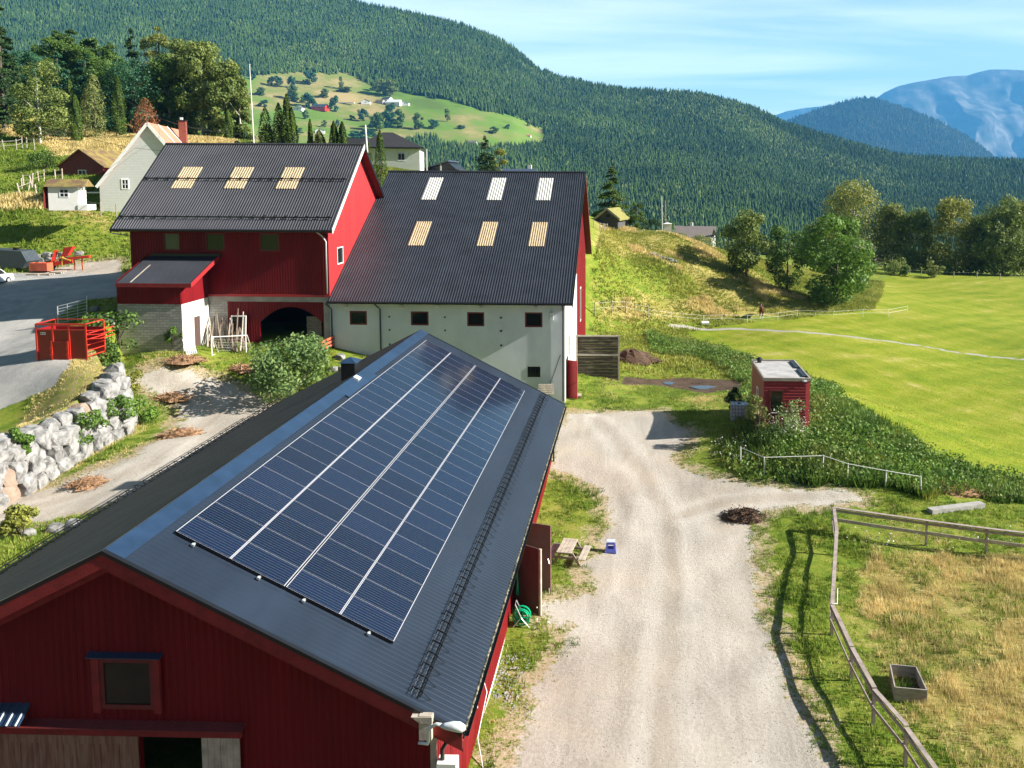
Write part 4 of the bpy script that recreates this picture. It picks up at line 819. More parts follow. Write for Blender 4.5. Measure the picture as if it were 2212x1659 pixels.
# forest as instanced conifers (one mass)
def forest(name, pts, sc, mat, label, kinds, seed=0):
    me = bpy.data.meshes.new(name); me.vertices.add(len(pts)); me.vertices.foreach_set('co', np.asarray(pts, np.float32).ravel())
    at_ = me.attributes.new('sc', 'FLOAT_VECTOR', 'POINT'); at_.data.foreach_set('vector', np.asarray(sc, np.float32).ravel()); me.update()
    o = bpy.data.objects.new(name, me); col.objects.link(o); tag(o, label, 'forest', kind='stuff')
    ng = bpy.data.node_groups.new(name, 'GeometryNodeTree'); ng.interface.new_socket('Geometry', in_out='INPUT', socket_type='NodeSocketGeometry'); ng.interface.new_socket('Geometry', in_out='OUTPUT', socket_type='NodeSocketGeometry')
    N = ng.nodes; gi = N.new('NodeGroupInput'); go = N.new('NodeGroupOutput'); jn = N.new('GeometryNodeJoinGeometry')
    for (vr, r_, z0, dp, sd_) in kinds:
        cn = N.new('GeometryNodeMeshCone'); cn.inputs['Vertices'].default_value = vr; cn.inputs['Radius Bottom'].default_value = r_[0]; cn.inputs['Radius Top'].default_value = r_[1]; cn.inputs['Depth'].default_value = dp; cn.inputs['Side Segments'].default_value = 2
        sp = N.new('GeometryNodeSetPosition'); nt_ = N.new('ShaderNodeTexNoise'); nt_.inputs['Scale'].default_value = 1.1; nt_.noise_dimensions = '4D'; nt_.inputs['W'].default_value = sd_
        vm = N.new('ShaderNodeVectorMath'); vm.operation = 'MULTIPLY_ADD'; vm.inputs[1].default_value = (2.4*r_[0]/3, 2.4*r_[0]/3, 1.2); vm.inputs[2].default_value = (-1.2*r_[0]/3, -1.2*r_[0]/3, z0-.6)
        ng.links.new(nt_.outputs['Color'], vm.inputs[0]); ng.links.new(vm.outputs[0], sp.inputs['Offset']); ng.links.new(cn.outputs[0], sp.inputs['Geometry']); ng.links.new(sp.outputs[0], jn.inputs[0])
    sm = N.new('GeometryNodeSetMaterial'); sm.inputs['Material'].default_value = MATS[mat]; ng.links.new(jn.outputs[0], sm.inputs[0])
    ip = N.new('GeometryNodeInstanceOnPoints'); rv = N.new('FunctionNodeRandomValue'); rv.data_type = 'FLOAT_VECTOR'; rv.inputs[0].default_value = (-.04, -.04, 0); rv.inputs[1].default_value = (.04, .04, 6.28)
    na = N.new('GeometryNodeInputNamedAttribute'); na.data_type = 'FLOAT_VECTOR'; na.inputs['Name'].default_value = 'sc'
    ng.links.new(gi.outputs[0], ip.inputs['Points']); ng.links.new(sm.outputs[0], ip.inputs['Instance']); ng.links.new(rv.outputs[0], ip.inputs['Rotation']); ng.links.new(na.outputs[0], ip.inputs['Scale']); ng.links.new(ip.outputs[0], go.inputs[0])
    md = o.modifiers.new('scatter', 'NODES'); md.node_group = ng; return o
def conifer_mat(name, a_, b_):
    m, t_, p_ = newmat(name); oi_ = t_.nodes.new('ShaderNodeObjectInfo'); g2 = t_.nodes.new('ShaderNodeNewGeometry'); n2 = t_.nodes.new('ShaderNodeTexNoise'); n2.inputs['Scale'].default_value = .0055; n2.inputs['Detail'].default_value = 6; n2.inputs['Roughness'].default_value = .65
    L(t_, g2.outputs['Position'], n2.inputs['Vector']); ad = t_.nodes.new('ShaderNodeMath'); ad.operation = 'MULTIPLY_ADD'; ad.inputs[1].default_value = .55; L(t_, oi_.outputs['Random'], ad.inputs[0])
    a2 = t_.nodes.new('ShaderNodeMath'); a2.operation = 'MULTIPLY_ADD'; a2.inputs[1].default_value = 3.0; a2.inputs[2].default_value = -1.3; L(t_, n2.outputs[0], a2.inputs[0]); L(t_, a2.outputs[0], ad.inputs[2])
    r = t_.nodes.new('ShaderNodeValToRGB'); r.color_ramp.elements[0].color = (*a_, 1); r.color_ramp.elements[1].color = (*b_, 1); L(t_, ad.outputs[0], r.inputs[0]); L(t_, r.outputs[0], p_.inputs['Base Color']); p_.inputs['Roughness'].default_value = .8; p_.inputs['Specular IOR Level'].default_value = .15
conifer_mat('far_conifer', (.022, .056, .018), (.080, .145, .035)); conifer_mat('far_broadleaf', (.07, .12, .03), (.15, .19, .06)); conifer_mat('far_blue', (.02, .04, .02), (.07, .09, .04))
SPR = [(7, (2.9, .9), 0.3, 6, 1), (7, (2.2, .5), 4.6, 5.5, 2), (6, (1.4, .05), 8.8, 6, 3)]
BRD = [(8, (2.0, 3.6), 1.0, 4, 4), (8, (3.8, 2.6), 4.6, 4, 5), (7, (2.6, .6), 8.2, 3.5, 6)]
def scatter(P, px_, py_, N_, rs, excl=None):
    Pm = P[:px_.shape[0]]; j = rs.randint(0, px_.shape[0]-1, N_*4); i = rs.randint(0, px_.shape[1]-1, N_*4)
    w_ = np.linalg.norm(np.cross(Pm[1:, :-1]-Pm[:-1, :-1], Pm[:-1, 1:]-Pm[:-1, :-1]), axis=-1); w_ = w_/w_.sum()
    k = rs.choice(w_.size, N_, p=w_.ravel()); j, i = np.unravel_index(k, w_.shape); u_, v_ = rs.rand(2, N_)
    p = Pm[j, i]*((1-u_)*(1-v_))[:, None]+Pm[j, i+1]*(u_*(1-v_))[:, None]+Pm[j+1, i]*((1-u_)*v_)[:, None]+Pm[j+1, i+1]*(u_*v_)[:, None]
    xx = px_[j, i]+(px_[j, i+1]-px_[j, i])*u_; yy = py_[j, i]+(py_[j+1, i]-py_[j, i])*v_
    return p, xx, yy
p, xx, yy = scatter(Pf, Fpx, Fpy, 225000, RS)
keep = ~inpoly(xx+6*vnoise(xx/30, yy/20, 5), yy+3*vnoise(xx/20, yy/30, 6), MEAD)
clear = (vnoise(p[:, 0]/130, p[:, 1]/130, 21) > 1.05) & (RS.rand(len(p)) < .6)
keep &= ~clear & (xx > -350) & (xx < 2560)
p = p[keep]; hgt = .70*RS.uniform(.6, 1.35, len(p))*(1+.18*vnoise(p[:, 0]/160, p[:, 1]/160, 9)); sc3 = np.stack([hgt*RS.uniform(.85, 1.25, len(p)), hgt*RS.uniform(.85, 1.25, len(p)), hgt*1.02], 1)
isb = (RS.rand(len(p)) < .06+.35*(vnoise(p[:, 0]/170, p[:, 1]/170, 33) > .75))
forest('forest', p[~isb], sc3[~isb], 'far_conifer', 'dense dark conifer forest covering the big hill', SPR)
forest('forest', p[isb], sc3[isb]*.85, 'far_broadleaf', 'scattered pale broadleaved trees among the hill conifers', BRD)
# valley forest band nearer by (right, behind the birches) on the valley floor
N_ = 5200; yb_ = RS.uniform(610, 900, N_); xb_ = yb_*RS.uniform(-.62, .56, N_); zb_ = H(xb_, yb_)-1
zb_ = np.interp(yb_, [500, 850], [-24, -62])
kk = (xb_ > -.02*yb_)
forest('forest', np.stack([xb_, yb_, zb_], 1)[kk], np.repeat(RS.uniform(.7, 1.1, N_)[kk, None], 3, 1), 'far_conifer', 'darker spruce belt along the valley floor below the hill', SPR)
vf = MB(); vf.quad((-900, 250, -24), (900, 250, -24), (900, 900, -66), (-900, 900, -66)); vf.build('valley_floor', 'forest_floor')['kind'] = 'structure'
# wooded blue hill
bx = [1400, 1620, 1660, 1700, 1760, 1820, 1860, 1890, 1930, 1990, 2030, 2080, 2120, 2160, 2240]
by = [420, 330, 300, 262, 239, 221, 212, 213, 226, 247, 264, 290, 318, 350, 420]
P2, x2, y2 = hill_mesh(bx, by, [430, 430, 430, 430], 5600, [6700, 6700], 260, 90, 8, 45, .8, (1420, 2230), name='wooded_hill', mat='blue_hill')
p, xx, yy = scatter(P2, x2, y2, 26000, RS); hg = RS.uniform(.8, 1.6, len(p)); forest('forest', p, np.stack([hg*1.8, hg*1.8, hg*1.2], 1), 'far_blue', 'hazy blue forest on the rounded hill far right', SPR)
# bare mountains
def spur(px_, T): return 1300*(1-T)*np.abs(vnoise(px_/105+T*.6, T*2.2, 14, 5))-300*(1-T)
mxs = [1500, 1860, 1890, 1910, 1940, 1975, 2010, 2050, 2090, 2120, 2140, 2180, 2212, 2300, 2500, 3000]
mys = [420, 240, 214, 200, 186, 178, 172, 165, 163, 154, 150, 150, 152, 140, 110, 60]
hill_mesh(mxs, mys, [430]*4, 11500, [13800, 13800], 420, 160, 5, 60, .72, (1560, 2950), dmod=spur, name='mountain', mat='mountain')
hill_mesh([1300, 1640, 1680, 1700, 1740, 1790, 1850, 2000], [420, 262, 247, 240, 233, 228, 225, 230], [430]*4, 15500, [16300, 16300], 120, 50, 6, 60, .8, (1400, 2100), name='mountain', mat='mountain')
# air
hz = MB(); hz.box(-9000, 15500, -1500, 18500, -120, 2150); m, t_, b_ = newmat('haze_air'); t_.nodes.remove(b_)
pv = t_.nodes.new('ShaderNodeVolumePrincipled'); pv.inputs['Color'].default_value = (.11, .46, 1.0, 1); pv.inputs['Density'].default_value = 7.5e-5; pv.inputs['Anisotropy'].default_value = 0.0
L(t_, pv.outputs[0], t_.nodes['Material Output'].inputs['Volume']); hzo = hz.build('haze', 'haze_air'); tag(hzo, 'thin blue air haze over the valley and mountains', 'haze', kind='stuff')
# ================================================================ trees and plants
leafmat('leaf_mid', (.035, .08, .015), (.18, .30, .055)); leafmat('leaf_birch', (.07, .12, .025), (.32, .38, .10)); leafmat('leaf_yellow', (.12, .15, .03), (.46, .46, .10))
leafmat('leaf_spruce', (0.017, 0.046, 0.014), (0.072, 0.138, 0.036)); leafmat('leaf_thuja', (0.036, 0.072, 0.012), (0.145, 0.232, 0.029)); leafmat('leaf_fresh', (.055, .12, .018), (.24, .40, .07))
leafmat('leaf_brown', (0.174, 0.072, 0.036), (0.551, 0.217, 0.087)); leafmat('leaf_olive', (.09, .125, .03), (.36, .40, .12)); leafmat('leaf_silver', (.06, .13, .035), (.30, .42, .15))
leafmat('leaf_blue', (0.017, 0.072, 0.043), (0.072, 0.203, 0.087))
M('bark', (.10, .08, .06), .9, .4, 4); M('bark_birch', (.55, .53, .48), .8, c2=(.08, .07, .06), scale=5, fac=.62, soft=.05, stretch=(1, 1, 3))
def leaves(P, N_, size, rs, aspect=.55, outward=None, droop=0.0):
    """diamond-shaped leaf faces at points P"""
    n = len(P); nrm_ = rs.normal(size=(n, 3))
    if outward is not None: nrm_ = nrm_+outward*1.6
    nrm_ /= np.linalg.norm(nrm_, axis=1)[:, None]+1e-9
    a = rs.normal(size=(n, 3)); a[:, 2] -= droop; a -= nrm_*(a*nrm_).sum(1)[:, None]; a /= np.linalg.norm(a, axis=1)[:, None]+1e-9
    b_ = np.cross(nrm_, a); s = (np.asarray(size)*rs.uniform(.6, 1.3, n))[:, None]
    V_ = np.stack([P-a*s*.5, P+b_*s*aspect*.5+a*s*.1, P+a*s*.5, P-b_*s*aspect*.5+a*s*.05], 1).reshape(-1, 3)
    F_ = np.arange(4*n).reshape(-1, 4); return V_, F_
def trunk(h, r, rs, limbs=5, lean=.04, top=.75, spread=.3, z0=.25):
    mb = MB(); p = [np.array([0, 0, -.4])]; k = 6
    for i in range(1, k+1): p.append(np.array([rs.normal()*lean*h*.15*i/k, rs.normal()*lean*h*.15*i/k, h*top*i/k]))
    mb.tube(p, [r*(1-.8*i/k)+.01 for i in range(k+1)], 7)
    for i in range(limbs):
        t_ = rs.uniform(z0, .9); q = p[0]+(p[-1]-p[0])*t_; q = np.array([np.interp(q[2], [w_[2] for w_ in p], [w_[c_] for w_ in p]) for c_ in range(3)]); th = rs.uniform(0, 6.28); ln = h*spread*rs.uniform(.6, 1)
        e = q+np.array([math.cos(th)*ln*.8, math.sin(th)*ln*.8, ln*.7]); mb.tube([q, (q+e)/2+np.array([0, 0, -.05*ln]), e], [r*.42, r*.25, .015], 5)
    return mb
def tree_obj(name, label, cat, loc, V_, F_, mat, tmb=None, bark='bark', group=None, crown='crown'):
    o = thing(name, label, cat, tuple(loc), group)
    c_ = mesh_np(crown, V_, F_, mat, parent=o)
    if tmb is not None:
        t_ = tmb; oo = np.zeros(3); ORG[o.name] = oo; b_ = t_.build('trunk', bark, o); ORG[o.name] = np.array(loc, float)
    return o
def crown_lobes(h, r, nl, n, rs, z0=.2, shape='round', tight=.3):
    L_ = []
    for i in range(nl):
        z = rs.uniform(z0, 1.0)
        if shape == 'round': rr = r*math.sqrt(max(.03, 1-((z-(.5+z0*.5))/(.52-z0*.3))**2))
        elif shape == 'birch': rr = r*(.35+.65*math.sin(math.pi*min(1, (z-z0)/(1-z0)*.78+.2)))
        else: rr = r*(1-z)*1.1
        th = rs.uniform(0, 6.28); q = rr*math.sqrt(rs.uniform(.1, .75)); L_.append((q*math.cos(th), q*math.sin(th), z*h*.93, r*rs.uniform(.22, .42)))
    P = []; O = []
    cnt = np.array([l[3]**2 for l in L_]); cnt = (cnt/cnt.sum()*n).astype(int)
    for (x, y, z, q), k in zip(L_, cnt):
        d = rs.normal(size=(k, 3)); d /= np.linalg.norm(d, axis=1)[:, None]; rad = q*(1-tight*rs.rand(k)**1.5)*(1+.18*np.sin(d[:, 0]*7+x)*np.cos(d[:, 2]*6+y)); P.append(np.array([x, y, z])+d*rad[:, None]*np.array([1, 1, .8])); O.append(d)
    return np.concatenate(P), np.concatenate(O)
def broadleaf(name, label, loc, h, r, mat, n=7000, leaf=.3, nl=26, z0=.18, shape='round', bark='bark', group=None, seed=1, cat='tree', droop=0.0, limbs=7, crown='crown'):
    rs = np.random.RandomState(seed); P, O = crown_lobes(h, r, nl, n, rs, z0, shape)
    if shape == 'birch': P[:, 2] -= .05*h*rs.rand(len(P))*((np.hypot(P[:, 0], P[:, 1])/r)**2)
    V_, F_ = leaves(P, n, leaf, rs, .6, O, droop)
    return tree_obj(name, label, cat, loc, V_, F_, mat, trunk(h, max(.08, h*.018), rs, limbs), bark, group, crown)
def spruce(name, label, loc, h, r, mat='leaf_spruce', n=6000, leaf=.32, group=None, seed=1, z0=.06, pine=False, lump=.0):
    rs = np.random.RandomState(seed); P = []; O = []; nb_ = int(60 if not pine else 34)
    for i in range(nb_):
        z = z0+(1-z0)*rs.rand()**(1.15 if not pine else .6); th = rs.uniform(0, 6.28)
        ln = r*((1-z)**.8*1.0+.04)*rs.uniform(.65, 1.15) if not pine else r*rs.uniform(.5, 1)*math.sin(math.pi*min(1, .25+.75*(z-z0)/(1-z0)))**.7
        k = int(n/nb_*(.3+1.4*ln/r)); t_ = rs.rand(k)**.6; w_ = (.06+.16*t_)*ln*1.6+.08
        x = t_*ln; lat = rs.normal(size=k)*w_*.6; dz = -t_*t_*ln*.28+rs.normal(size=k)*(.10 if not pine else .2)*ln*.5+(t_**3)*ln*.1
        P.append(np.stack([x*math.cos(th)-lat*math.sin(th), x*math.sin(th)+lat*math.cos(th), z*h+dz], 1)); O.append(np.tile([0, 0, 1.], (k, 1))*.6+np.array([math.cos(th), math.sin(th), 0])*.4)
    P = np.concatenate(P); O = np.concatenate(O); V_, F_ = leaves(P, len(P), leaf, rs, .45, O, .3)
    return tree_obj(name, label, 'tree', loc, V_, F_, mat, trunk(h, h*.014+.05, rs, 0, .01, .96), 'bark', group)
def column(name, label, loc, h, r, mat='leaf_thuja', n=3500, leaf=.2, group=None, seed=1, cat='tree', mix=0, peaks=1):
    rs = np.random.RandomState(seed); Ps = []; Os = []
    for k in range(peaks):
        hh = h*(1 if k == 0 else rs.uniform(.7, .95)); ox, oy = (0, 0) if k == 0 else (rs.uniform(-r*.5, r*.5), rs.uniform(-r*.5, r*.5)); m_ = n//peaks
        z = rs.rand(m_)**.85; rr = r*np.minimum(1, (1-z)*2.4)**.65*np.minimum(1, .72+z*2)*(1+.12*np.sin(z*23+k)*np.sin(z*9)); th = rs.uniform(0, 6.28, m_)
        rr = rr*(1+.16*np.sin(th*5+z*9))*(.82+.2*rs.rand(m_)); Ps.append(np.stack([ox+rr*np.cos(th), oy+rr*np.sin(th), z*hh], 1)); Os.append(np.stack([np.cos(th), np.sin(th), .3+z*0], 1))
    P = np.concatenate(Ps); O = np.concatenate(Os); V_, F_ = leaves(P, len(P), leaf, rs, .5, O, -1.5)
    return tree_obj(name, label, cat, loc, V_, F_, mat, trunk(h, .1, rs, 0, .01, .8), 'bark', group)
def bush(name, label, loc, h, r, mat, n=2500, leaf=.16, group=None, seed=1, cat='bush', nl=14):
    rs = np.random.RandomState(seed); P, O = crown_lobes(h, r, nl, n, rs, .15, 'round'); P[:, 2] = np.abs(P[:, 2])
    V_, F_ = leaves(P, n, leaf, rs, .6, O); mb = MB()
    for i in range(7):
        th = rs.uniform(0, 6.28); mb.tube([(0, 0, -.1), (r*.3*math.cos(th), r*.3*math.sin(th), h*.4), (r*.6*math.cos(th), r*.6*math.sin(th), h*.75)], [.035, .025, .008], 5)
    o = thing(name, label, cat, tuple(loc), group); mesh_np('foliage', V_, F_, mat, parent=o); ORG[o.name] = np.zeros(3); mb.build('stems', 'bark', o); ORG[o.name] = np.array(loc, float); return o
def pxh(px, py0, py1, Y): return atY(px, py1, Y)[2]-atY(px, py0, Y)[2]
def place(px, py, top, wpx, Y=None):
    g = G(px, py) if Y is None else atY(px, py, Y)
    if Y is not None: g[2] = min(g[2], h1(g[0], g[1])+.0) if abs(g[0]) < 255 and g[1] < 250 else g[2]
    Yd = g[1]; top_ = atY(px, top, Yd)[2]; g[2] = h1(g[0], g[1])-.1 if Yd < 255 else g[2]
    return g, top_-g[2], wpx/2/FPX*np.linalg.norm(g-CAM)
# the three field trees
g, h_, r_ = place(1612, 600, 455, 120); broadleaf('field_tree', 'dark broadleaved tree with yellowing top, leftmost of the three beside the mown field', g, h_, r_, 'leaf_birch', 10000, .38, 30, .16, seed=3, group='trees on the slope above the mown field')
g, h_, r_ = place(1700, 628, 485, 96); broadleaf('field_tree', 'small dark green tree between two larger ones beside the mown field', g, h_, r_, 'leaf_mid', 8000, .32, 26, .14, seed=4, group='trees on the slope above the mown field')
g, h_, r_ = place(1806, 657, 464, 160); broadleaf('field_tree', 'biggest bright green round tree standing at the edge of the mown field', g, h_, r_*1.02, 'leaf_fresh', 14000, .45, 24, .10, seed=5, group='trees on the slope above the mown field')
# birches behind the field
for i, (px_, py_, tp, w_, Y_, mt, lb) in enumerate((
    (1840, 560, 386, 130, 205, 'leaf_yellow', 'tall birch with golden green top behind the big bright green tree'),
    (1925, 578, 438, 80, 200, 'leaf_olive', 'greyish olive birch just right of the golden birch'),
    (1972, 580, 448, 85, 196, 'leaf_birch', 'grey green birch left of the gap in the tree row'),
    (2062, 588, 424, 110, 192, 'leaf_yellow', 'dark birch with a yellow crown top right of the gap in the tree row'),
    (2120, 594, 460, 90, 190, 'leaf_birch', 'shady dark birch between the two yellow topped ones'),
    (2165, 597, 424, 110, 184, 'leaf_birch', 'tall birch with leaning pale trunks near the right edge'),
    (2225, 600, 430, 110, 186, 'leaf_yellow', 'birch cut by the right edge of the picture'),
    (2015, 585, 530, 50, 205, 'leaf_birch', 'low dark tree filling the gap behind the birch row'),
    (1765, 585, 470, 90, 215, 'leaf_birch', 'pale olive tree half hidden left of the golden birch'))):
    g = atY(px_, py_, Y_); g[2] = h1(g[0], g[1]); h_ = atY(px_, tp, Y_)[2]-g[2]; r_ = w_/2/FPX*Y_
    broadleaf('birch', lb, g, h_, r_*1.12, mt, 11000, .5, 60, .06, 'birch', 'bark_birch', 'birch row behind the mown field', seed=20+i, droop=1.0, limbs=5)
for i, (px_, py_, tp, w_, mt, lb) in enumerate(((1556, 0, 0, 0, '', ''), (1718+300, 600, 562, 42, 'leaf_olive', 'round olive bush at the foot of the birch row'), (1930, 592, 560, 60, 'leaf_birch', 'wide loose bush left of the round bush below the birches'), (1985+60, 593, 570, 26, 'leaf_mid', 'small dark bush on the mown edge under the birches'), (1955, 596, 573, 20, 'leaf_mid', 'tiny round bush between the two larger bushes'))):
    if not w_: continue
    g, h_, r_ = place(px_, py_, tp, w_); bush('bush', lb, g, h_, r_, mt, 1800, .3, seed=40+i)
# conifers by the log cabin and behind the pale barn
def cyl_place(px_, py_, tp, w_, Y_): g = atY(px_, py_, Y_); g[2] = h1(g[0], g[1])-.1; return g, atY(px_, tp, Y_)[2]-g[2], w_/2/FPX*Y_
g, h_, r_ = cyl_place(1322, 470, 354, 100, 156); spruce('spruce', 'tall ragged conifer rising behind the turf roofed log cabin', g, h_, r_*.95, 'leaf_thuja', 12000, .42, seed=6)
g, h_, r_ = cyl_place(1376, 488, 436, 42, 150); broadleaf('round_cypress', 'dense rounded dark evergreen just right of the log cabin', g, h_, r_, 'leaf_thuja', 4000, .22, 14, .05, seed=7)
g, h_, r_ = cyl_place(1048, 372, 320, 60, 138); spruce('spruce', 'small dark spruce peeping over the pale barn roof right of the villa', g, h_+2, r_, 'leaf_spruce', 5000, .3, seed=8)
g, h_, r_ = cyl_place(1078, 372, 340, 34, 140); bush('bush', 'yellow green bush beside the small spruce above the barn ridge', g, h_+1.5, r_, 'leaf_yellow', 1800, .25, seed=9)
for i, (px_, tp, w_) in enumerate(((1542, 500, 13), (1553, 498, 14))):
    g, h_, r_ = cyl_place(px_, 530, tp, w_, 205); column('cypress', ('left' if i == 0 else 'right')+' one of two slim cypresses beside the grey roofed bungalow', g, h_+.5, r_, n=1200, leaf=.25, seed=50+i, group='slim cypress pair by the bungalow')
g, h_, r_ = cyl_place(1518, 532, 510, 60, 190); bush('bush', 'wide low bush in front of the grey roofed bungalow', g, h_, r_, 'leaf_olive', 2200, .3, seed=52)
g, h_, r_ = cyl_place(1405, 515, 470, 50, 175); bush('bush', 'dark spreading bush behind the meadow crest near the utility poles', g, h_, r_, 'leaf_spruce', 2500, .3, seed=53)
g, h_, r_ = cyl_place(1448, 510, 478, 40, 170); column('cypress', 'yellow green cypress right behind the white pole cabinet', g, h_, r_*.7, n=1800, leaf=.22, seed=54, peaks=2)
g, h_, r_ = cyl_place(1475, 530, 505, 50, 195); bush('bush', 'grey green bush at the left end of the bungalow', g, h_, r_, 'leaf_birch', 1500, .3, seed=55)
# thujas behind the tall red barn
for i, (px_, tp, w_, mt, lb) in enumerate(((575, 232, 34, 'leaf_thuja', 'leftmost thick thuja of the hedge behind the red barn ridge'), (604, 222, 30, 'leaf_thuja', 'second thuja of the hedge behind the ridge, with a pale tip'), (622, 203, 24, 'leaf_thuja', 'tallest narrow thuja in the hedge behind the ridge'), (632, 232, 22, 'leaf_thuja', 'rightmost dark thuja leaning against the tallest one'), (612, 256, 22, 'leaf_thuja', 'short thuja in front of the tallest one'),
    (671, 258, 12, 'leaf_thuja', 'single slim thuja right of the hedge'), (690, 280, 28, 'leaf_olive', 'low brownish green bushy thuja between the slim one and the pair'), (722, 262, 22, 'leaf_thuja', 'left half of the bright green thuja pair'), (740, 263, 22, 'leaf_thuja', 'right half of the bright green thuja pair'), (494, 238, 18, 'leaf_thuja', 'narrow thuja below the big birch group'), (258, 165, 24, 'leaf_thuja', 'slender dark thuja on the straw coloured slope'), (154, 168, 18, 'leaf_thuja', 'slim thuja behind the paddock fence on the left slope'), (205, 160, 46, 'leaf_olive', 'fat brownish green thuja beside the fence on the left slope'), (165, 205, 22, 'leaf_thuja', 'lower thuja in front of the fence on the left slope'))):
    base = {0: 320, 1: 320, 2: 320, 3: 320, 4: 318, 5: 318, 6: 318, 7: 318, 8: 318, 9: 300, 10: 263, 11: 255, 12: 250, 13: 272}[i]; Y_ = {9: 146, 10: 142, 11: 140, 12: 140, 13: 132}.get(i, 120)
    g, h_, r_ = cyl_place(px_, base, tp, w_, Y_); column('thuja', lb, g, h_, r_, mt, 4200 if w_ > 20 else 2600, .26, seed=60+i, group='thujas and cypresses on the farm slope', peaks=1+(w_ > 26)*2)
g, h_, r_ = cyl_place(822, 372, 290, 22, 108); column('thuja', 'pointed thuja standing in front of the white villa', g, h_+.5, r_*1.1, n=3500, leaf=.2, seed=80)
g, h_, r_ = cyl_place(798, 372, 316, 14, 110); column('thuja', 'small thuja left of the pointed one, beside the leaning pole', g, h_+.5, r_*1.1, n=1800, leaf=.2, seed=81)
g, h_, r_ = cyl_place(316, 268, 212, 34, 138); column('dead_cypress', 'rust brown dying cypress on the straw coloured slope', g, h_, r_*1.3, 'leaf_brown', 1700, .26, seed=82, peaks=3)
# big trees on the left
for i, (px_, py_, tp, w_, Y_, kind, mt, lb) in enumerate((
    (8, 260, -10, 120, 135, 'spruce', 'leaf_spruce', 'very tall dark pine cut by the left edge of the picture'),
    (15, 262, 60, 150, 150, 'spruce', 'leaf_spruce', 'dark spruce behind the tall pine at the left edge'),
    (88, 318, 128, 118, 128, 'broad', 'leaf_birch', 'loose light birch with a white forked trunk in front of the fence'),
    (125, 262, 62, 110, 168, 'pine', 'leaf_mid', 'old pine with open crown against the forest, left of the gap'),
    (160, 262, 58, 100, 172, 'pine', 'leaf_mid', 'old pine with a lighter crown next to the first open crowned pine'),
    (205, 262, 78, 120, 170, 'pine', 'leaf_mid', 'wide flat crowned pine in the middle of the hilltop group'),
    (245, 262, 92, 90, 172, 'pine', 'leaf_mid', 'lower pine filling the hilltop group'),
    (292, 266, 62, 90, 165, 'spruce', 'leaf_spruce', 'dark pointed spruce left of the large birch'),
    (350, 272, 58, 130, 168, 'pine', 'leaf_olive', 'tall olive pine behind the large birch'),
    (130, 262, 110, 150, 152, 'spruce', 'leaf_blue', 'blue green broad spruce below the old pines'),
    (190, 262, 115, 130, 150, 'spruce', 'leaf_blue', 'soft blue green spruce in the middle of the slope group'),
    (290, 268, 140, 170, 150, 'broad', 'leaf_blue', 'blue green bushy tree right of the slender thuja'),
    (240, 262, 130, 120, 152, 'broad', 'leaf_mid', 'dark rounded tree behind the slender thuja'),
    (410, 300, 84, 130, 156, 'birch', 'leaf_birch', 'large drooping birch, left one of the pair behind the white house'),
    (440, 300, 80, 120, 152, 'birch', 'leaf_birch', 'large drooping birch with the highest crown of the pair'),
    (490, 300, 120, 90, 150, 'birch', 'leaf_birch', 'smaller drooping birch at the right end of the group'),
    (368, 292, 120, 110, 152, 'birch', 'leaf_mid', 'dark birch on the left flank of the drooping pair'),
    (520, 305, 165, 50, 150, 'birch', 'leaf_birch', 'young birch at the right end near the flagpole'),
    (60, 250, 110, 90, 158, 'broad', 'leaf_blue', 'green bushy tree behind the white trunked birch'),
    (30, 255, 130, 110, 150, 'spruce', 'leaf_spruce', 'low dark spruce under the edge pine'))):
    g, h_, r_ = cyl_place(px_, py_, tp, w_, Y_); gp = 'trees on the slope above the white house'
    if kind == 'spruce': spruce('spruce', lb, g, h_, r_, mt, 9000, .5, gp, 100+i)
    elif kind == 'pine': spruce('pine', lb, g, h_, r_, mt, 9000, .5, gp, 100+i, z0=.35, pine=True)
    elif kind == 'birch': broadleaf('birch', lb, g, h_, r_, mt, 14000, .46, 50, .06, 'birch', 'bark_birch', gp, 100+i, droop=1.2, limbs=3)
    else: broadleaf('tree', lb, g, h_, r_, mt, 9000, .36, 30, .10, 'round', 'bark_birch' if i == 2 else 'bark', gp, 100+i)
g, h_, r_ = place(95, 368, 330, 56); bush('bush', 'small round tree on the grass left of the dark red shed', g, h_, r_, 'leaf_mid', 1800, .22, seed=90)
g, h_, r_ = place(112, 300, 285, 60, None); bush('bush', 'dark low bush under the white trunked birch', g, 3.0, r_, 'leaf_spruce', 1800, .25, seed=91)
g, h_, r_ = cyl_place(530, 315, 278, 46, 122); bush('bush', 'dark round bush at the foot of the flagpole', g, h_, r_, 'leaf_spruce', 2200, .22, seed=92)
# trees on the far meadow (copies of a few prototypes)
protos = []
for k, (mt, sh) in enumerate((('leaf_blue', 'round'), ('leaf_mid', 'round'), ('leaf_birch', 'birch'))):
    rs = np.random.RandomState(200+k); P, O = crown_lobes(10, 4.2, 18, 1100, rs, .08, sh); V_, F_ = leaves(P, len(P), 1.1, rs, .7, O)
    protos.append((V_, F_, mt, trunk(10, .25, rs, 3)))
pm = {}
def mtree(px_, py_, hpx, wpx, k, lb, gp='trees and bushes dotted over the far meadow'):
    p = hillpt(px_, py_); D = np.linalg.norm(p-CAM); h_ = hpx/FPX*D; r_ = wpx/2/FPX*D
    if k not in pm:
        o = tree_obj('meadow_tree', lb, 'tree', (0, 0, 0), protos[k][0], protos[k][1], protos[k][2], protos[k][3], group=gp); pm[k] = o
    else: o = copy_tree(pm[k], label=lb)
    o.location = p; o.scale = (r_/4.2, r_/4.2, h_/10); o.rotation_euler = (0, 0, random.uniform(0, 6)); return o
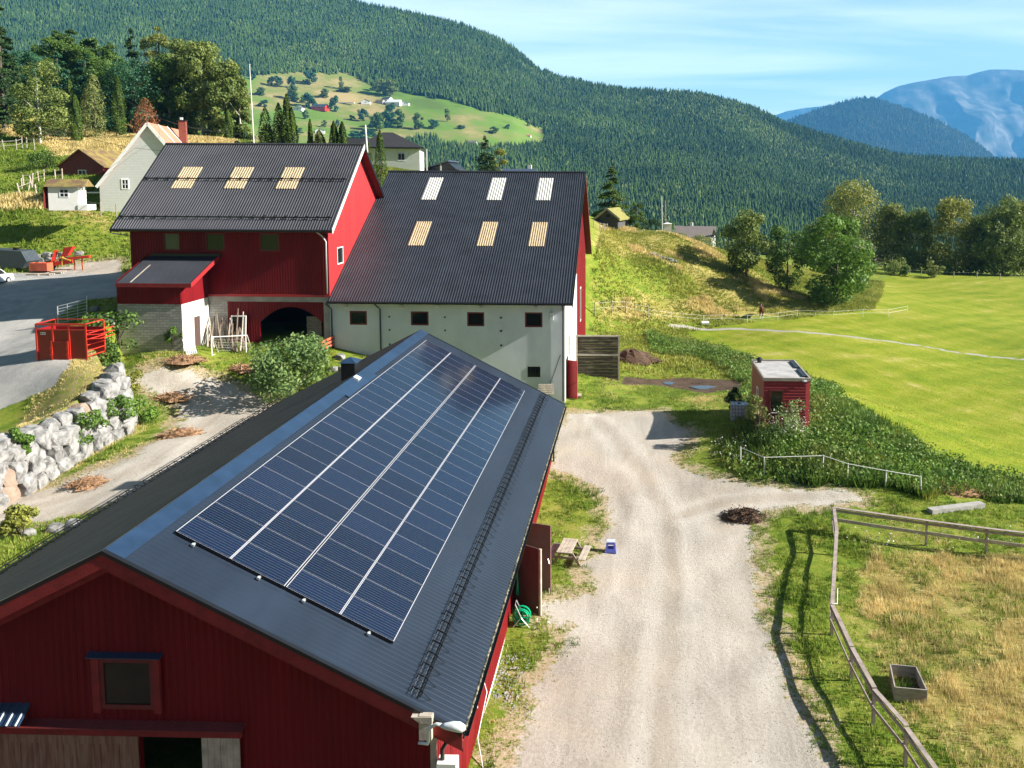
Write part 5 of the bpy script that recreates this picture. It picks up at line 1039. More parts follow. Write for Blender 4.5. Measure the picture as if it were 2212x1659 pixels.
MT = [(548, 160, 20, 14, 0, 'dark tree at the upper left corner of the far meadow'), (588, 172, 18, 14, 0, 'tree at the forest edge above the left farmhouse'), (560, 190, 16, 22, 1, 'round bush low at the left end of the far meadow'), (598, 176, 22, 18, 0, 'upright tree left of the bare straw field'),
 (630, 178, 24, 16, 0, 'tall dark tree by the track above the left farmhouse'), (628, 200, 28, 26, 1, 'large round tree above the small white farmhouse'), (640, 204, 18, 18, 1, 'round tree directly above the small white farmhouse'), (672, 172, 28, 28, 0, 'dark double crowned tree in the straw field'), (741, 188, 26, 12, 2, 'slim tree alone on the straw field'), (745, 192, 10, 34, 1, 'low bush row below the slim tree'),
 (655, 208, 16, 14, 1, 'small tree left of the far red barn'), (672, 218, 30, 26, 0, 'tree directly left of the far red barn'), (720, 228, 32, 22, 0, 'tall tree directly right of the far red barn'), (700, 200, 18, 22, 1, 'broad tree above the far red barn'), (825, 200, 32, 28, 2, 'pale birch on the left of the clump by the forest edge'), (845, 204, 34, 32, 2, 'pale birch in the middle of the clump by the forest edge'), (805, 192, 16, 16, 1, 'small round tree left of the pale birch clump'),
 (780, 252, 26, 22, 0, 'dark tree casting a long shadow below the gabled farmhouse'), (762, 248, 10, 14, 0, 'small bush beside the tree with the long shadow'), (664, 245, 18, 16, 1, 'small tree on the green slope left of centre'), (845, 248, 30, 26, 0, 'tree below the white farm buildings on the right'), (835, 275, 34, 34, 0, 'big dark tree in the scrub belt below the farm'), (812, 278, 36, 36, 1, 'left large tree in the scrub belt below the farm'), (862, 276, 36, 32, 1, 'right large tree in the scrub belt below the farm'),
 (905, 283, 34, 28, 1, 'round dark tree at the right end of the scrub belt'), (934, 281, 20, 22, 0, 'compact dark bush right of the scrub belt'), (965, 268, 28, 12, 2, 'slender tree alone on the bright green slope'), (1000, 287, 8, 18, 0, 'low bush on the lower right meadow'), (1062, 299, 14, 26, 1, 'wide bush on the lower right meadow'), (1096, 290, 10, 12, 0, 'small dark bush at the right tip of the bright slope'), (700, 268, 14, 14, 1, 'bush above the brown bare patch'), (728, 268, 16, 8, 0, 'thin tree above the brown bare patch'),
 (640, 285, 18, 32, 1, 'spreading bush left of the brown bare patch'), (780, 300, 24, 60, 0, 'broad bush mass under the brown bare patch'), (1140, 285, 12, 8, 2, 'little tree at the tip of the meadow'), (573, 215, 14, 20, 0, 'bush at the left edge of the farm track'), (905, 335, 26, 30, 1, 'dark tree in the scrub above the villa roof')]
for q in MT: mtree(*q)
HORSE = G(1645, 686)
# ---------------------------------------------------------------- grass and weeds as real blades
def tufts(name, label, P, hh, mat, rs, nb=6, spread=.12, w_=.02, lean=.5, mask=None):
    n = len(P); V_ = np.empty((n, nb, 3, 3), np.float32)
    th = rs.uniform(0, 6.28, (n, nb)); ro = rs.rand(n, nb)*spread; bx_ = P[:, None, 0]+ro*np.cos(th); by_ = P[:, None, 1]+ro*np.sin(th); bz_ = P[:, None, 2]-.03+0*th
    h_ = hh[:, None]*rs.uniform(.6, 1.2, (n, nb)); l_ = lean*h_*rs.uniform(.2, 1, (n, nb)); t2 = th+rs.normal(size=(n, nb))*.6; ww = w_*(1+hh[:, None]*1.2)
    px_ = -np.sin(t2)*ww; py_ = np.cos(t2)*ww
    V_[:, :, 0] = np.stack([bx_-px_, by_-py_, bz_], -1); V_[:, :, 1] = np.stack([bx_+px_, by_+py_, bz_], -1); V_[:, :, 2] = np.stack([bx_+np.cos(t2)*l_, by_+np.sin(t2)*l_, bz_+h_], -1)
    o = mesh_np(name, V_.reshape(-1, 3), np.arange(n*nb*3).reshape(-1, 3), mat); tag(o, label, 'grass', kind='stuff'); return o
leafmat('blade_green', (.09, .17, .015), (.34, .42, .07), .6, .35, .35); leafmat('blade_dry', (.44, .36, .14), (.86, .70, .34), .7, .3, .5); leafmat('blade_lush', (.04, .11, .015), (.24, .36, .06), .6, .3, .4)
leafmat('blade_hill', (.14, .19, .02), (.46, .44, .10), .6, .35, .15)
WEED = outline([(1290, 700), (1400, 712), (1540, 748), (1640, 788), (1752, 812), (1830, 862), (1900, 908), (2000, 975), (2100, 1015), (2212, 1045), (2400, 1120), (2212, 1090), (2100, 1085), (1900, 1055), (1700, 1045), (1600, 1040), (1540, 1000), (1600, 960), (1590, 900), (1620, 830), (1540, 780), (1400, 760), (1290, 740)])
BARNR = [(WX1-.3, WX1+.0)]
def inbuild(x, y): return ((x > -23.4) & (x < -5.2) & (y > 21.2) & (y < 54.7)) | ((x > -24) & (x < -5.3) & (y > 65.9)) | ((x > -40) & (x < -23.5) & (y > 65.9) & (y < 82)) | ((x > -38.5) & (x < -33.5) & (y > 61.9) & (y < 67)) | ((x > 9) & (x < 12.3) & (y > 57.9) & (y < 64.4))
rs = np.random.RandomState(77)
def sample(n, x0, x1, y0, y1, pw=1.0): 
    y = y0+(y1-y0)*rs.rand(n)**pw; return rs.uniform(x0, x1, n), y
x, y = sample(210000, -52, 36, 18, 78); r_ = regions(x, y); nz = .9*vnoise(x*1.3, y*1.3, 3, 3)+.5*vnoise(x*4, y*4, 4, 2)
gd = (r_['gravel']+nz*.8 < -.05) & (r_['asphalt'] < -.1) & (r_['mud_and_added_dark']+nz*.3 < 0) & ~inbuild(x, y) & (r_['field'] < -.2) & (np.abs(wall_sd(x, y)+.0) > (.7*(y < 57)))
ang = np.abs(x) < (y*.62+6); gd &= ang & (x > -.62*y-14)
pad = sdist(x, y, PADD) > 0; weed = sdist(x, y, WEED)+nz*.6 > 0
z = H(x, y)
near = gd & ~pad & ~weed & (nz > -.55)
rim = r_['wallrim'] > -.3
h0 = np.clip(.16+.12*nz, .07, .45)
yw = (r_['gravel'] > .3) & (vnoise(x*.55, y*.55, 91, 3) > 1.12) & ~inbuild(x, y)
tufts('weeds', 'small green weeds growing out of the gravel', np.stack([x, y, z], 1)[yw], np.full(yw.sum(), .12), 'blade_green', rs, 7, .2, .02)
drym = (vnoise(x*.5+3, y*.5, 12, 3)+.3*rs.normal(size=len(x)) > .55)
tufts('grass', 'short green grass around the yards and tracks', np.stack([x, y, z], 1)[near & ~drym & ~rim], h0[near & ~drym & ~rim], 'blade_green', rs, 6, .16, .018)
tufts('grass', 'dry yellow grass mixed into the green verges', np.stack([x, y, z], 1)[near & (drym | rim)], h0[near & (drym | rim)]*.8, 'blade_dry', rs, 5, .16, .015)
pz = gd & pad & (nz > -.7); sel = rs.rand(len(x)) < (.70+.28*np.sign(.25-vnoise(x*.35, y*.35, 15, 3)))
tufts('dry_grass', 'tall straw coloured seed grass filling the fenced paddock', np.stack([x, y, z], 1)[pz & sel], np.clip(.26+.14*nz, .10, .55)[pz & sel], 'blade_dry', rs, 11, .24, .009, .5)
tufts('grass', 'green clumps between the straw grass of the paddock', np.stack([x, y, z], 1)[pz & ~sel], np.clip(.2+.12*nz, .1, .5)[pz & ~sel], 'blade_green', rs, 8, .2, .016, .6)
x, y = sample(60000, 2, 44, 44, 125); wd = (sdist(x, y, WEED)+.8*vnoise(x*.7, y*.7, 8, 3) > 0) & ~inbuild(x, y) & (regions(x, y)['gravel'] < 0); z = H(x, y); hh = np.clip(.55+.35*vnoise(x*.45, y*.45, 18, 3)+.15*rs.normal(size=len(x)), .2, 1.4)
hh = hh*.8
ml = vnoise(x*.8, y*.8, 44, 3)+.5*rs.normal(size=len(x)) > .45
x_l, y_l = x[wd][::1], y[wd][::1]; x_l = np.tile(x_l, 3)+rs.uniform(-.4, .4, 3*len(x_l)); y_l = np.tile(y_l, 3)+rs.uniform(-.4, .4, len(x_l)); kl = ~inbuild(x_l, y_l); x_l, y_l = x_l[kl], y_l[kl]
tufts('weeds', 'rank green weeds and nettles on the bank below the site cabin', np.stack([x, y, z], 1)[wd & ~ml], hh[wd & ~ml], 'blade_lush', rs, 12, .38, .035, .8)
tufts('weeds', 'yellowing seed stalks among the green weeds of the bank', np.stack([x, y, z], 1)[wd & ml], hh[wd & ml], 'blade_hill', rs, 10, .38, .025, .7)
x, y = sample(110000, -45, 62, 76, 165, .8); r_ = regions(x, y); gd = (r_['gravel'] < -.1) & (r_['asphalt'] < 0) & (r_['field'] < .3) & (r_['path'] < 0) & (r_['mud_and_added_dark'] < 0) & ~inbuild(x, y) & ((x > -4) | (y > 98)); z = H(x, y); nz = vnoise(x*.4, y*.4, 30, 3)
dr_ = (r_['dry'] > 0) & (nz > .3)
hz_ = (np.hypot(x-HORSE[0], y-HORSE[1]) > 3.2) & (np.abs(x-HORSE[0]+.18*(y-HORSE[1])) > .9) | (y > HORSE[1]+2); gd &= hz_
tufts('grass', 'rough green grass on the slopes behind the barns', np.stack([x, y, z], 1)[gd & ~dr_], np.clip(.3+.15*nz, .15, .6)[gd & ~dr_], 'blade_hill', rs, 4, .45, .05, .7)
tufts('dry_grass', 'bleached grass on the crest behind the barns', np.stack([x, y, z], 1)[gd & dr_], np.clip(.35+.15*nz, .15, .6)[gd & dr_], 'blade_dry', rs, 4, .45, .05, .7)
x, y = sample(60000, -100, -24, 78, 165, .9); r_ = regions(x, y); gd = (r_['gravel'] < -.1) & (r_['asphalt'] < -.3) & ~((x > -43) & (y < 84)); z = H(x, y); nz = vnoise(x*.3, y*.3, 31, 3); dr_ = (r_['dry']+nz*1.6 > 0)
tufts('grass', 'bright rough grass on the slope below the white house', np.stack([x, y, z], 1)[gd & ~dr_], np.clip(.35+.2*nz, .15, .8)[gd & ~dr_], 'blade_green', rs, 5, .5, .05, .7)
tufts('dry_grass', 'straw coloured grass on the upper left slope', np.stack([x, y, z], 1)[gd & dr_], np.clip(.4+.2*nz, .15, .8)[gd & dr_], 'blade_dry', rs, 5, .5, .05, .7)

lx, ly = x_l, y_l
Pl = np.stack([lx, ly, H(lx, ly)+rs.rand(len(lx))**.7*np.clip(.75+.35*vnoise(lx*.5, ly*.5, 55, 3), .2, 1.3)], 1); V_, F_ = leaves(Pl, len(Pl), .20, rs, .7)
half = (vnoise(lx*.6, ly*.6, 61, 3)+.4*rs.normal(size=len(lx)) > .35)
tag(mesh_np('weeds', V_.reshape(-1, 4, 3)[half].reshape(-1, 3), np.arange(4*half.sum()).reshape(-1, 4), 'leaf_birch'), 'yellow green broad leaved weeds in patches over the bank', 'weeds', kind='stuff')
V_ = V_.reshape(-1, 4, 3)[~half].reshape(-1, 3); F_ = np.arange(len(V_)).reshape(-1, 4)
tag(mesh_np('weeds', V_, F_, 'leaf_fresh'), 'broad leaved weeds tangled over the bank between the yard and the mown field', 'weeds', kind='stuff')
x, y = sample(60000, 12, 75, 48, 120, .8); fd = (rs.rand(len(x)) < 1-sstep(70, 118, y)) & (regions(x, y)['field'] > .3) & (regions(x, y)['path'] < 0); z = H(x, y)
leafmat('blade_mown', (.34, .40, .02), (.66, .62, .16), .6, .35, .12)
tufts('grass', 'short mown grass of the big field', np.stack([x, y, z], 1)[fd], np.full(fd.sum(), .08), 'blade_mown', rs, 4, .4, .03, 1.4)
# ================================================================ objects
M('stone_pale', (.10, .10, .10), .85, c2=(.34, .335, .33), scale=2.2, fac=.47, soft=.14, bump=.3); M('stone_warm', (.30, .22, .17), .85, .25, 2, bump=.3)
M('hay', (.34, .20, .11), .95, .35, 5); M('dung', (.085, .05, .03), .95, .4, 5); M('water', (.03, .035, .04), .08, .1, 1)
M('crate_red', (.26, .008, .012), .4, .1, 2); M('paint_red', (.60, .035, .02), .4, .1, 2); M('paint_orange', (.62, .12, .06), .5, .15, 2); M('paint_yellow', (.6, .35, .05), .5, .1, 2)
M('blue_plastic', (.10, .13, .55), .35, .05, 2); M('blue_light', (.55, .6, .85), .4, .05, 2); M('green_plastic', (.0, .42, .20), .35, .1, 3); M('tank_plastic', (.55, .66, .78), .4, .1, 3); M('tape', (.85, .85, .82), .6, .04, 2)
M('car_white', (.62, .68, .74), .25, .03, 2, coat=.5); M('car_blue', (.05, .12, .3), .25, .03, 2, coat=.5); M('tyre', (.015, .015, .016), .8, .2, 4); M('tank_black', (.05, .065, .08), .4, .15, 3); M('tile', (.50, .16, .09), .7, c2=(.60, .27, .18), scale=1.2, fac=.5, soft=.3); M('brick', (.22, .06, .04), .85, .2, 4)
M('turf', (.15, .17, .04), .95, c2=(.30, .26, .08), scale=1.5, fac=.5, soft=.2, bump=.4); M('log_wall', (.075, .075, .08), .85, .3, 2, stretch=(1, 1, 5), bump=.3); M('grey_paint', (.30, .30, .31), .6, .1, 2); M('roof_shingle', (.20, .17, .16), .85, .15, 2); M('slate_blue', (.06, .08, .12), .4, .15, 2)
M('felt_roof', (.30, .29, .29), .8, c2=(.48, .47, .47), scale=.9, fac=.5, soft=.15); M('red_lap', (.30, .022, .024), .55, .12, 3); M('rust_side', (.22, .055, .03), .7, .2, 3); M('net', (.6, .6, .62), .7, .05, 2)
M('horse', (.09, .022, .010), .55, .2, 4); M('horse_dark', (.02, .014, .012), .7, .2, 4); M('white_hair', (.6, .58, .54), .7, .1, 4); M('mossy_roof', (.14, .085, .05), .9, c2=(.24, .19, .05), scale=1.2, fac=.5, soft=.1); M('villa_roof', (.032, .03, .032), .6, .2, 2)
M('pole_wood', (.20, .155, .12), .85, .3, 3); M('fence_wood', (.33, .27, .24), .85, .3, 3, stretch=(1, 1, 3))
def gz(x, y): return h1(x, y)
def P3g(px, py): return G(px, py)
def rock(mb, c_, s, rs, m=0, n=2):
    """faceted boulder"""
    ico = [(0, 0, 1), (.894, 0, .447), (.276, .851, .447), (-.724, .526, .447), (-.724, -.526, .447), (.276, -.851, .447), (.724, .526, -.447), (-.276, .851, -.447), (-.894, 0, -.447), (-.276, -.851, -.447), (.724, -.526, -.447), (0, 0, -1)]
    fc = [(0, 1, 2), (0, 2, 3), (0, 3, 4), (0, 4, 5), (0, 5, 1), (1, 6, 2), (2, 7, 3), (3, 8, 4), (4, 9, 5), (5, 10, 1), (6, 7, 2), (7, 8, 3), (8, 9, 4), (9, 10, 5), (10, 6, 1), (11, 7, 6), (11, 8, 7), (11, 9, 8), (11, 10, 9), (11, 6, 10)]
    v = [np.array(p) for p in ico]; f_ = list(fc)
    for _ in range(n-1):
        cache = {}; nf_ = []
        def mid(a, b):
            k = (min(a, b), max(a, b))
            if k not in cache: v.append(nrm(v[a]+v[b])); cache[k] = len(v)-1
            return cache[k]
        for a, b, c2_ in f_: ab, bc, ca = mid(a, b), mid(b, c2_), mid(c2_, a); nf_ += [(a, ab, ca), (b, bc, ab), (c2_, ca, bc), (ab, bc, ca)]
        f_ = nf_
    pl = [(nrm(rs.normal(size=3)), rs.uniform(.70, .92)) for _ in range(6)]+[(nrm(np.array(q)+rs.normal(size=3)*.16), rs.uniform(.60, .78)) for q in ((1, 0, 0), (-1, 0, 0), (0, 1, 0), (0, -1, 0), (0, 0, 1), (0, 0, -1))]
    out = []
    for p in v:
        p = p.copy()
        for q, d in pl:
            t_ = p@q
            if t_ > d: p = p-q*(t_-d)
        p = p*(1+.02*rs.normal()); out.append(np.array(c_)+p*np.array(s))
    mb.add(out, f_, m)
rs = np.random.RandomState(5)
ORD = 'first second third fourth fifth sixth seventh eighth ninth tenth eleventh twelfth thirteenth fourteenth fifteenth sixteenth'.split()
# ---- boulder retaining wall
rw = thing('boulder_wall', 'white boulder retaining wall between the asphalt yard and the lower track', 'wall', (-33, 46, 3))
def wallx(y): return float(np.interp(y, WALL[:, 1], WALL[:, 0]))
y = 36.0
while y < 53.8:
    zb = gz(wallx(y)+1.0, y)-.15; zt = gz(wallx(y)-1.2, y)+.12; z = zb; wmax = 0
    while z < zt-.15:
        hh = min(rs.uniform(.6, 1.15), zt-z+.1); ww = rs.uniform(.7, 1.4); fr = (z-zb)/(zt-zb+1e-6)
        mb = MB(); rock(mb, (wallx(y)+.5-.75*fr+rs.uniform(-.1, .1), y+rs.uniform(-.25, .25), z+hh/2), (rs.uniform(.6, .85), ww*.74, hh*.80), rs, 0, 3)
        b = mb.build('boulder', 'stone_warm' if rs.rand() < .06 else 'stone_pale', rw); z += hh*.82; wmax = max(wmax, ww)
    y += wmax*.78
for i, (px_, py_, s) in enumerate(((190, 690, .5), (205, 672, .5), (222, 690, .45), (240, 700, .5), (258, 690, .4), (722, 800, .4), (735, 775, .5), (745, 800, .55), (752, 820, .5), (60, 1158, .4), (120, 1148, .45), (160, 1140, .5), (190, 1150, .55))):
    g = G(px_, py_); mb = MB(); rock(mb, g+np.array([0, 0, s*.3]), (s, s*.9, s*.65), rs, 0, 2)
    where = 'beside the metal gate' if i < 5 else ('by the orange hurdle' if i < 9 else 'above the near barn eave')
    tag(mb.build('boulder', 'stone_pale'), ORD[i if i < 5 else (i-5 if i < 9 else i-9)]+' from left of the loose pale boulders '+where, 'boulder', 'loose boulders '+where)
# wall on the slope crest: small white stones
for i in range(16):
    t_ = i/15; px_ = 1405+58*t_+rs.uniform(-4, 4); py_ = 548+20*t_+rs.uniform(-3, 3); g = G(px_, py_); s = rs.uniform(.25, .6); mb = MB(); rock(mb, g+np.array([0, 0, .1]), (s, s*.7, s*.5), rs, 0, 1)
    tag(mb.build('stone', 'stone_pale'), ORD[i]+' from the left in the string of white stones across the slope', 'stone', 'string of white stones on the slope')
for i in range(10):
    px_ = 1340+i*5.5; py_ = 488+(px_-1345)*.28+rs.uniform(-3, 3); g = G(px_, py_); s = rs.uniform(.25, .5); mb = MB(); rock(mb, g+np.array([0, 0, .1]), (s, s*.7, s*.5), rs, 0, 1)
    tag(mb.build('stone', 'stone_pale'), ORD[i]+' from the left of the white stones right of the log cabin', 'stone', 'stones by the log cabin')
# gravel chips along the near barn wall
chips = MB()
for i in range(900):
    yy = rs.uniform(21, 33)*(1 if i % 3 else .92); xx_ = -5.2+abs(rs.normal())*.5; s = rs.uniform(.03, .08); chips.add([(xx_+s*math.cos(a), yy+s*math.sin(a), gz(xx_, yy) if False else .02+rs.uniform(0, .02)) for a in (0, 2.1, 4.2)]+[(xx_, yy, .03+s*.8)], [(0, 1, 3), (1, 2, 3), (2, 0, 3)])
tag(chips.build('gravel_strip', 'stone_pale'), 'loose white stones along the foot of the near barn', 'gravel', kind='stuff')
# ---- hay and brush heaps
def heap(name, label, px_, py_, r, h, mat, group=None, n=260, cat='heap'):
    g = G(px_, py_); mb = MB(); N_ = 14; rr = np.random.RandomState(int(px_)); vs = [(g[0], g[1], g[2]+h)]
    for k in range(1, 5):
        for j in range(N_):
            a = 2*math.pi*j/N_; q = r*k/4*(1+.18*rr.normal()); vs.append((g[0]+q*math.cos(a)*1.25, g[1]+q*math.sin(a)*.8, g[2]-.04+h*(math.cos(k/4*math.pi/2))*(1+.15*rr.normal()) if k < 4 else g[2]-.08))
    fs = [(0, 1+j, 1+(j+1) % N_) for j in range(N_)]+[(1+k*N_+j, 1+(k+1)*N_+j, 1+(k+1)*N_+(j+1) % N_, 1+k*N_+(j+1) % N_) for k in range(3) for j in range(N_)]
    mb.add(vs, fs)
    for i in range(n):
        a = rr.uniform(0, 6.28); q = r*math.sqrt(rr.rand())*1.1; p = np.array([g[0]+q*math.cos(a)*1.25, g[1]+q*math.sin(a)*.8, g[2]+h*math.cos(min(1, q/r)*math.pi/2)+.02]); d = nrm(rr.normal(size=3)*np.array([1, 1, .3]))*rr.uniform(.15, .4); w_ = np.cross(d, (0, 0, 1)); w_ = nrm(w_)*.018; mb.add([p-w_, p+w_, p+d+w_*.3, p+d-w_*.3+np.array([0, 0, .05])], [(0, 1, 2, 3)])
    return tag(mb.build(name, mat), label, cat, group)
HG = 'heaps of raked dead grass'
heap('grass_heap', 'brown heap of dead grass on the bend of the lower track', 372, 860, 1.0, .35, 'hay', HG); heap('grass_heap', 'brown heap of dead grass close to the eave of the near barn', 395, 941, 1.1, .4, 'hay', HG)
heap('grass_heap', 'lone brown heap of dead grass on the lower left part of the track', 195, 1046, .9, .35, 'hay', HG); heap('grass_heap', 'pale straw heap in front of the lean-to shed', 400, 778, 1.2, .35, 'hay', HG); heap('grass_heap', 'pale straw heap left of the big bush', 522, 798, .9, .35, 'hay', HG)
heap('brush_pile', 'dark pile of dead branches on the right edge of the gravel yard', 1607, 1118, 1.0, .45, 'dung', None, 420, 'brush pile')
heap('dung_heap', 'dark brown manure heap behind the weathered board wall', 1362, 778, 2.2, 1.1, 'dung', None, 300)
heap('grass_heap', 'reddish dead weeds lying on the bank above the paddock corner', 2068, 1062, 1.1, .3, 'hay', HG, 200)
heap('grass_heap', 'low pale heap of dead weeds near the right edge above the paddock', 2150, 1068, .8, .25, 'hay', HG, 160)
for (px_, py_, a, b_) in ((1520, 838, 1.1, .35), (1445, 829, .5, .3)):
    g = G(px_, py_); mb = MB(); mb.add([(g[0]+a*math.cos(t_)*(1+.2*math.sin(3*t_)), g[1]+b_*2*math.sin(t_), g[2]+.06) for t_ in np.linspace(0, 6.28, 18)[:-1]], [tuple(range(17))]); tag(mb.build('puddle', 'water'), 'puddle in the muddy track, '+('large' if a > 1 else 'small')+' one reflecting the sky', 'puddle', kind=None)
# ---- red steel livestock crate
c0 = G(82, 779); cL = np.array([c0[0], c0[1], c0[2]]); W_, D_, HC = 3.1, 1.9, 2.15
c1 = atY(186, 785, c0[1]-.15); W_ = c1[0]-c0[0]
cr = thing('livestock_crate', 'red steel livestock crate with low gate standing at the edge of the asphalt', 'cattle crate', (c0[0]+W_/2, c0[1]+.8, c0[2]))
bx0, bx1, by0, by1, bz = c0[0], c0[0]+W_, c0[1], c0[1]+D_, c0[2]; ht = atY(82, 700, c0[1])[2]-bz; wallt = ht*.86
mb = MB(); mb.box(bx0, bx1, by0, by0+.05, bz, bz+wallt); mb.build('side_panel', 'crate_red', cr); mb = MB(); mb.box(bx0, bx0+.05, by0+.05, by1, bz, bz+wallt); mb.build('side_panel', 'crate_red', cr); mb = MB(); mb.box(bx0, bx1, by1-.05, by1, bz, bz+wallt*.95); mb.build('side_panel', 'crate_red', cr)
mb = MB()
for x in (bx0, bx0+W_*.33, bx0+W_*.66, bx1): mb.box(x-.05, x+.05, by0-.05, by0-.002, bz, bz+ht)
mb.box(bx0-.05, bx1+.05, by0-.06, by0-.052+.05, bz+ht-.07, bz+ht); mb.box(bx0, bx1, by0-.04, by0-.003, bz+wallt-.06, bz+wallt); mb.build('frame', 'paint_red', cr)
mb = MB()
for y_ in (by0, by1): mb.box(bx0, bx1, y_-.03, y_+.03, bz+ht+.002, bz+ht+.05)
for x in (bx0, bx1): mb.box(x-.03, x+.03, by0+.03, by1-.03, bz+ht+.003, bz+ht+.05); mb.box(x-.04, x+.04, by1-.04, by1+.04, bz, bz+ht)
mb.build('top_rail', 'paint_red', cr)
mb = MB(); gx0, gx1 = bx0+W_*.33, bx0+W_*.64; mb.box(gx0, gx1, by0-.12, by0-.062, bz+.1, bz+ht*.5); mb.box(gx0-.05, gx1+.05, by0-.16, by0-.121, bz+ht*.5, bz+ht*.54); g_t = mb.build('gate', 'crate_red', cr)
for x in (gx0-.03, gx1+.02):
    mb = MB(); mb.box(x-.05, x+.05, by0-.17, by0-.125, bz, bz+ht*.55)
    for k in range(2): mb.box(x-.1, x+.1, by0-.2, by0-.171, bz+.35+k*.45, bz+.47+k*.45)
    mb.build('hinge_post', 'paint_red', g_t)
mb = MB()
for k in range(5): mb.tube([(bx1+.0, by0+.05, bz+.3+k*.38), (bx1+.02, by1, bz+.3+k*.38)], .035, 6)
for k in range(3): mb.tube([(bx1, by0, bz+ht*.6+k*.28), (bx1+.75, by0+.35, bz+ht*.6+k*.28), (bx1+.7, by1, bz+ht*.6+k*.28)], .035, 6)
mb.build('side_bars', 'paint_red', cr)
mb = MB(); mb.box(bx0+.28, bx0+.62, by0-.012, by0-.004, bz+wallt-.36, bz+wallt-.2); mb.build('name_plate', 'white_paint', cr)
mb = MB(); mb.box(bx0+.31, bx0+.39, by0-.018, by0-.0125, bz+wallt-.32, bz+wallt-.24); mb.box(bx0+.42, bx0+.58, by0-.018, by0-.0125, bz+wallt-.30, bz+wallt-.26); mb.build('plate_print', 'black', cr)
# ---- galvanised field gate
g0, g1 = G(126, 702), G(188, 690)
gg_ = thing('field_gate', 'galvanised seven bar field gate on the grass above the red crate', 'gate', tuple(g0)); t0, t1 = atY(124, 662, g0[1]), atY(188, 646, g1[1])
mb = MB()
for k in range(7): q = k/6*.9+.1; mb.tube([g0+(t0-g0)*q, g1+(t1-g1)*q], .03, 6)
mb.build('rails', 'galv', gg_)
for u_ in (0, .33, .68, 1):
    mb = MB(); a, b_ = g0+(g1-g0)*u_, t0+(t1-t0)*u_; mb.tube([a, a+(b_-a)*(1.02 if u_ < 1 else 1.15)], .04 if u_ in (0, 1) else .025, 6); mb.build('upright', 'galv', gg_)
# ---- things against the lean-to
RWp = lambda px_, py_, Y_: atY(px_, py_, Y_)
ORD = 'first second third fourth fifth sixth seventh eighth ninth tenth eleventh twelfth thirteenth fourteenth fifteenth sixteenth seventeenth eighteenth'.split()
for i in range(18):
    xb = -33.1+i*.17+rs.uniform(-.05, .05); zb = gz(xb, 64.6); top_ = np.array([xb-rs.uniform(.1, 1.1), 65.9, zb+rs.uniform(1.6, 3.3)]); bt = np.array([xb+.2, 64.3+rs.uniform(-.3, .5), zb])
    mb = MB(); md_ = (bt+top_)/2+np.array([rs.uniform(-.06, .06), 0, 0]); mb.tube([bt, md_, top_], [.07, .06, .04], 7); tag(mb.build('pole', 'pole_wood' if i % 3 else 'pale_wood'), ORD[i]+' from the left of the rough poles leaning on the block wall beside the lean-to', 'pole', 'poles leaning on the block wall')
lg = thing('board_rack', 'white slatted rack leaning on the ground at the lean-to corner', 'slatted rack', tuple(G(412, 752)))
p0, p1 = G(405, 768), G(425, 764)
for i in range(6):
    a = p0+(p1-p0)*i/5; mb = MB(); mb.beam(a, a+np.array([-.75, .7, 1.35]), .07, .03); mb.build('slat', 'white_paint', lg)
mb = MB()
for q in (.3, .75): mb.beam(p0+np.array([-.75, .7, 1.35])*q+np.array([-.05, 0, -.03]), p1+np.array([-.75, .7, 1.35])*q+np.array([.05, 0, -.03]), .05, .03)
mb.build('crosspiece', 'pale_wood', lg)
# football goal
a, b_ = G(458, 768), G(532, 764); tz = atY(458, 728, a[1])[2]-a[2]
gl = thing('football_goal', 'small white football goal with a sagging net in front of the arch', 'goal', tuple((a+b_)/2))
mb = MB(); up_ = np.array([0, 0, tz]); mb.tube([a, a+up_], .04, 6); mb.tube([a+up_, b_+up_], .04, 6); mb.tube([b_+up_, b_], .04, 6); mb.tube([a, a+np.array([0, 1.0, .02]), a+up_+np.array([0, .25, 0]), a+up_], .025, 5); mb.tube([b_, b_+np.array([0, 1.0, .02]), b_+up_+np.array([0, .25, 0]), b_+up_], .025, 5); mb.build('frame', 'white_paint', gl)
mb = MB()
for i in range(15): q = a+(b_-a)*i/14; mb.tube([q+up_, q+up_*.5+np.array([.08*math.sin(i), .5, 0]), q+np.array([0, 1, .05])], .009, 3, cap=False)
for k in range(6): q = np.array([0, k/6, tz*(1-k/6)]); mb.tube([a+q, (a+b_)/2+q+np.array([0, .1, -.1]), b_+q], .009, 3, cap=False)
mb.build('net', 'net', gl)
# cement mixer like implement and orange base, white frame
g = G(333, 757); im = thing('hay_tedder', 'rusty farm implement on an orange three point frame against the block wall', 'farm implement', tuple(g))
mb = MB(); 
for s in (-1, 1): mb.beam(g+np.array([s*.62, 0, 0]), g+np.array([s*.62, 0, .75]), .1, .1); mb.beam(g+np.array([s*.7, .2, .1]), g+np.array([s*.4, .9, .12]), .08, .08)
mb.beam(g+np.array([-.65, 0, .75]), g+np.array([.65, 0, .75]), .12, .12); mb.build('frame', 'orange_metal', im)
mb = MB(); mb.box(g[0]-.5, g[0]+.5, g[1]+.1, g[1]+.6, g[2]+.1, g[2]+.6); mb.build('gearbox', 'black_metal', im)
mb = MB(); mb.tube([g+np.array([.05, .3, .7]), g+np.array([.1, .4, 1.5]), g+np.array([.3, .5, 2.3]), g+np.array([.15, .5, 2.6])], [.1, .07, .07, .05], 7); mb.build('mast', 'black_metal', im)
mb = MB(); mb.tube([g+np.array([.1, .42, 2.55]), g+np.array([.55, .42, 2.6])], .19, 10); mb.build('drum', 'rust_side', im)
mb = MB()
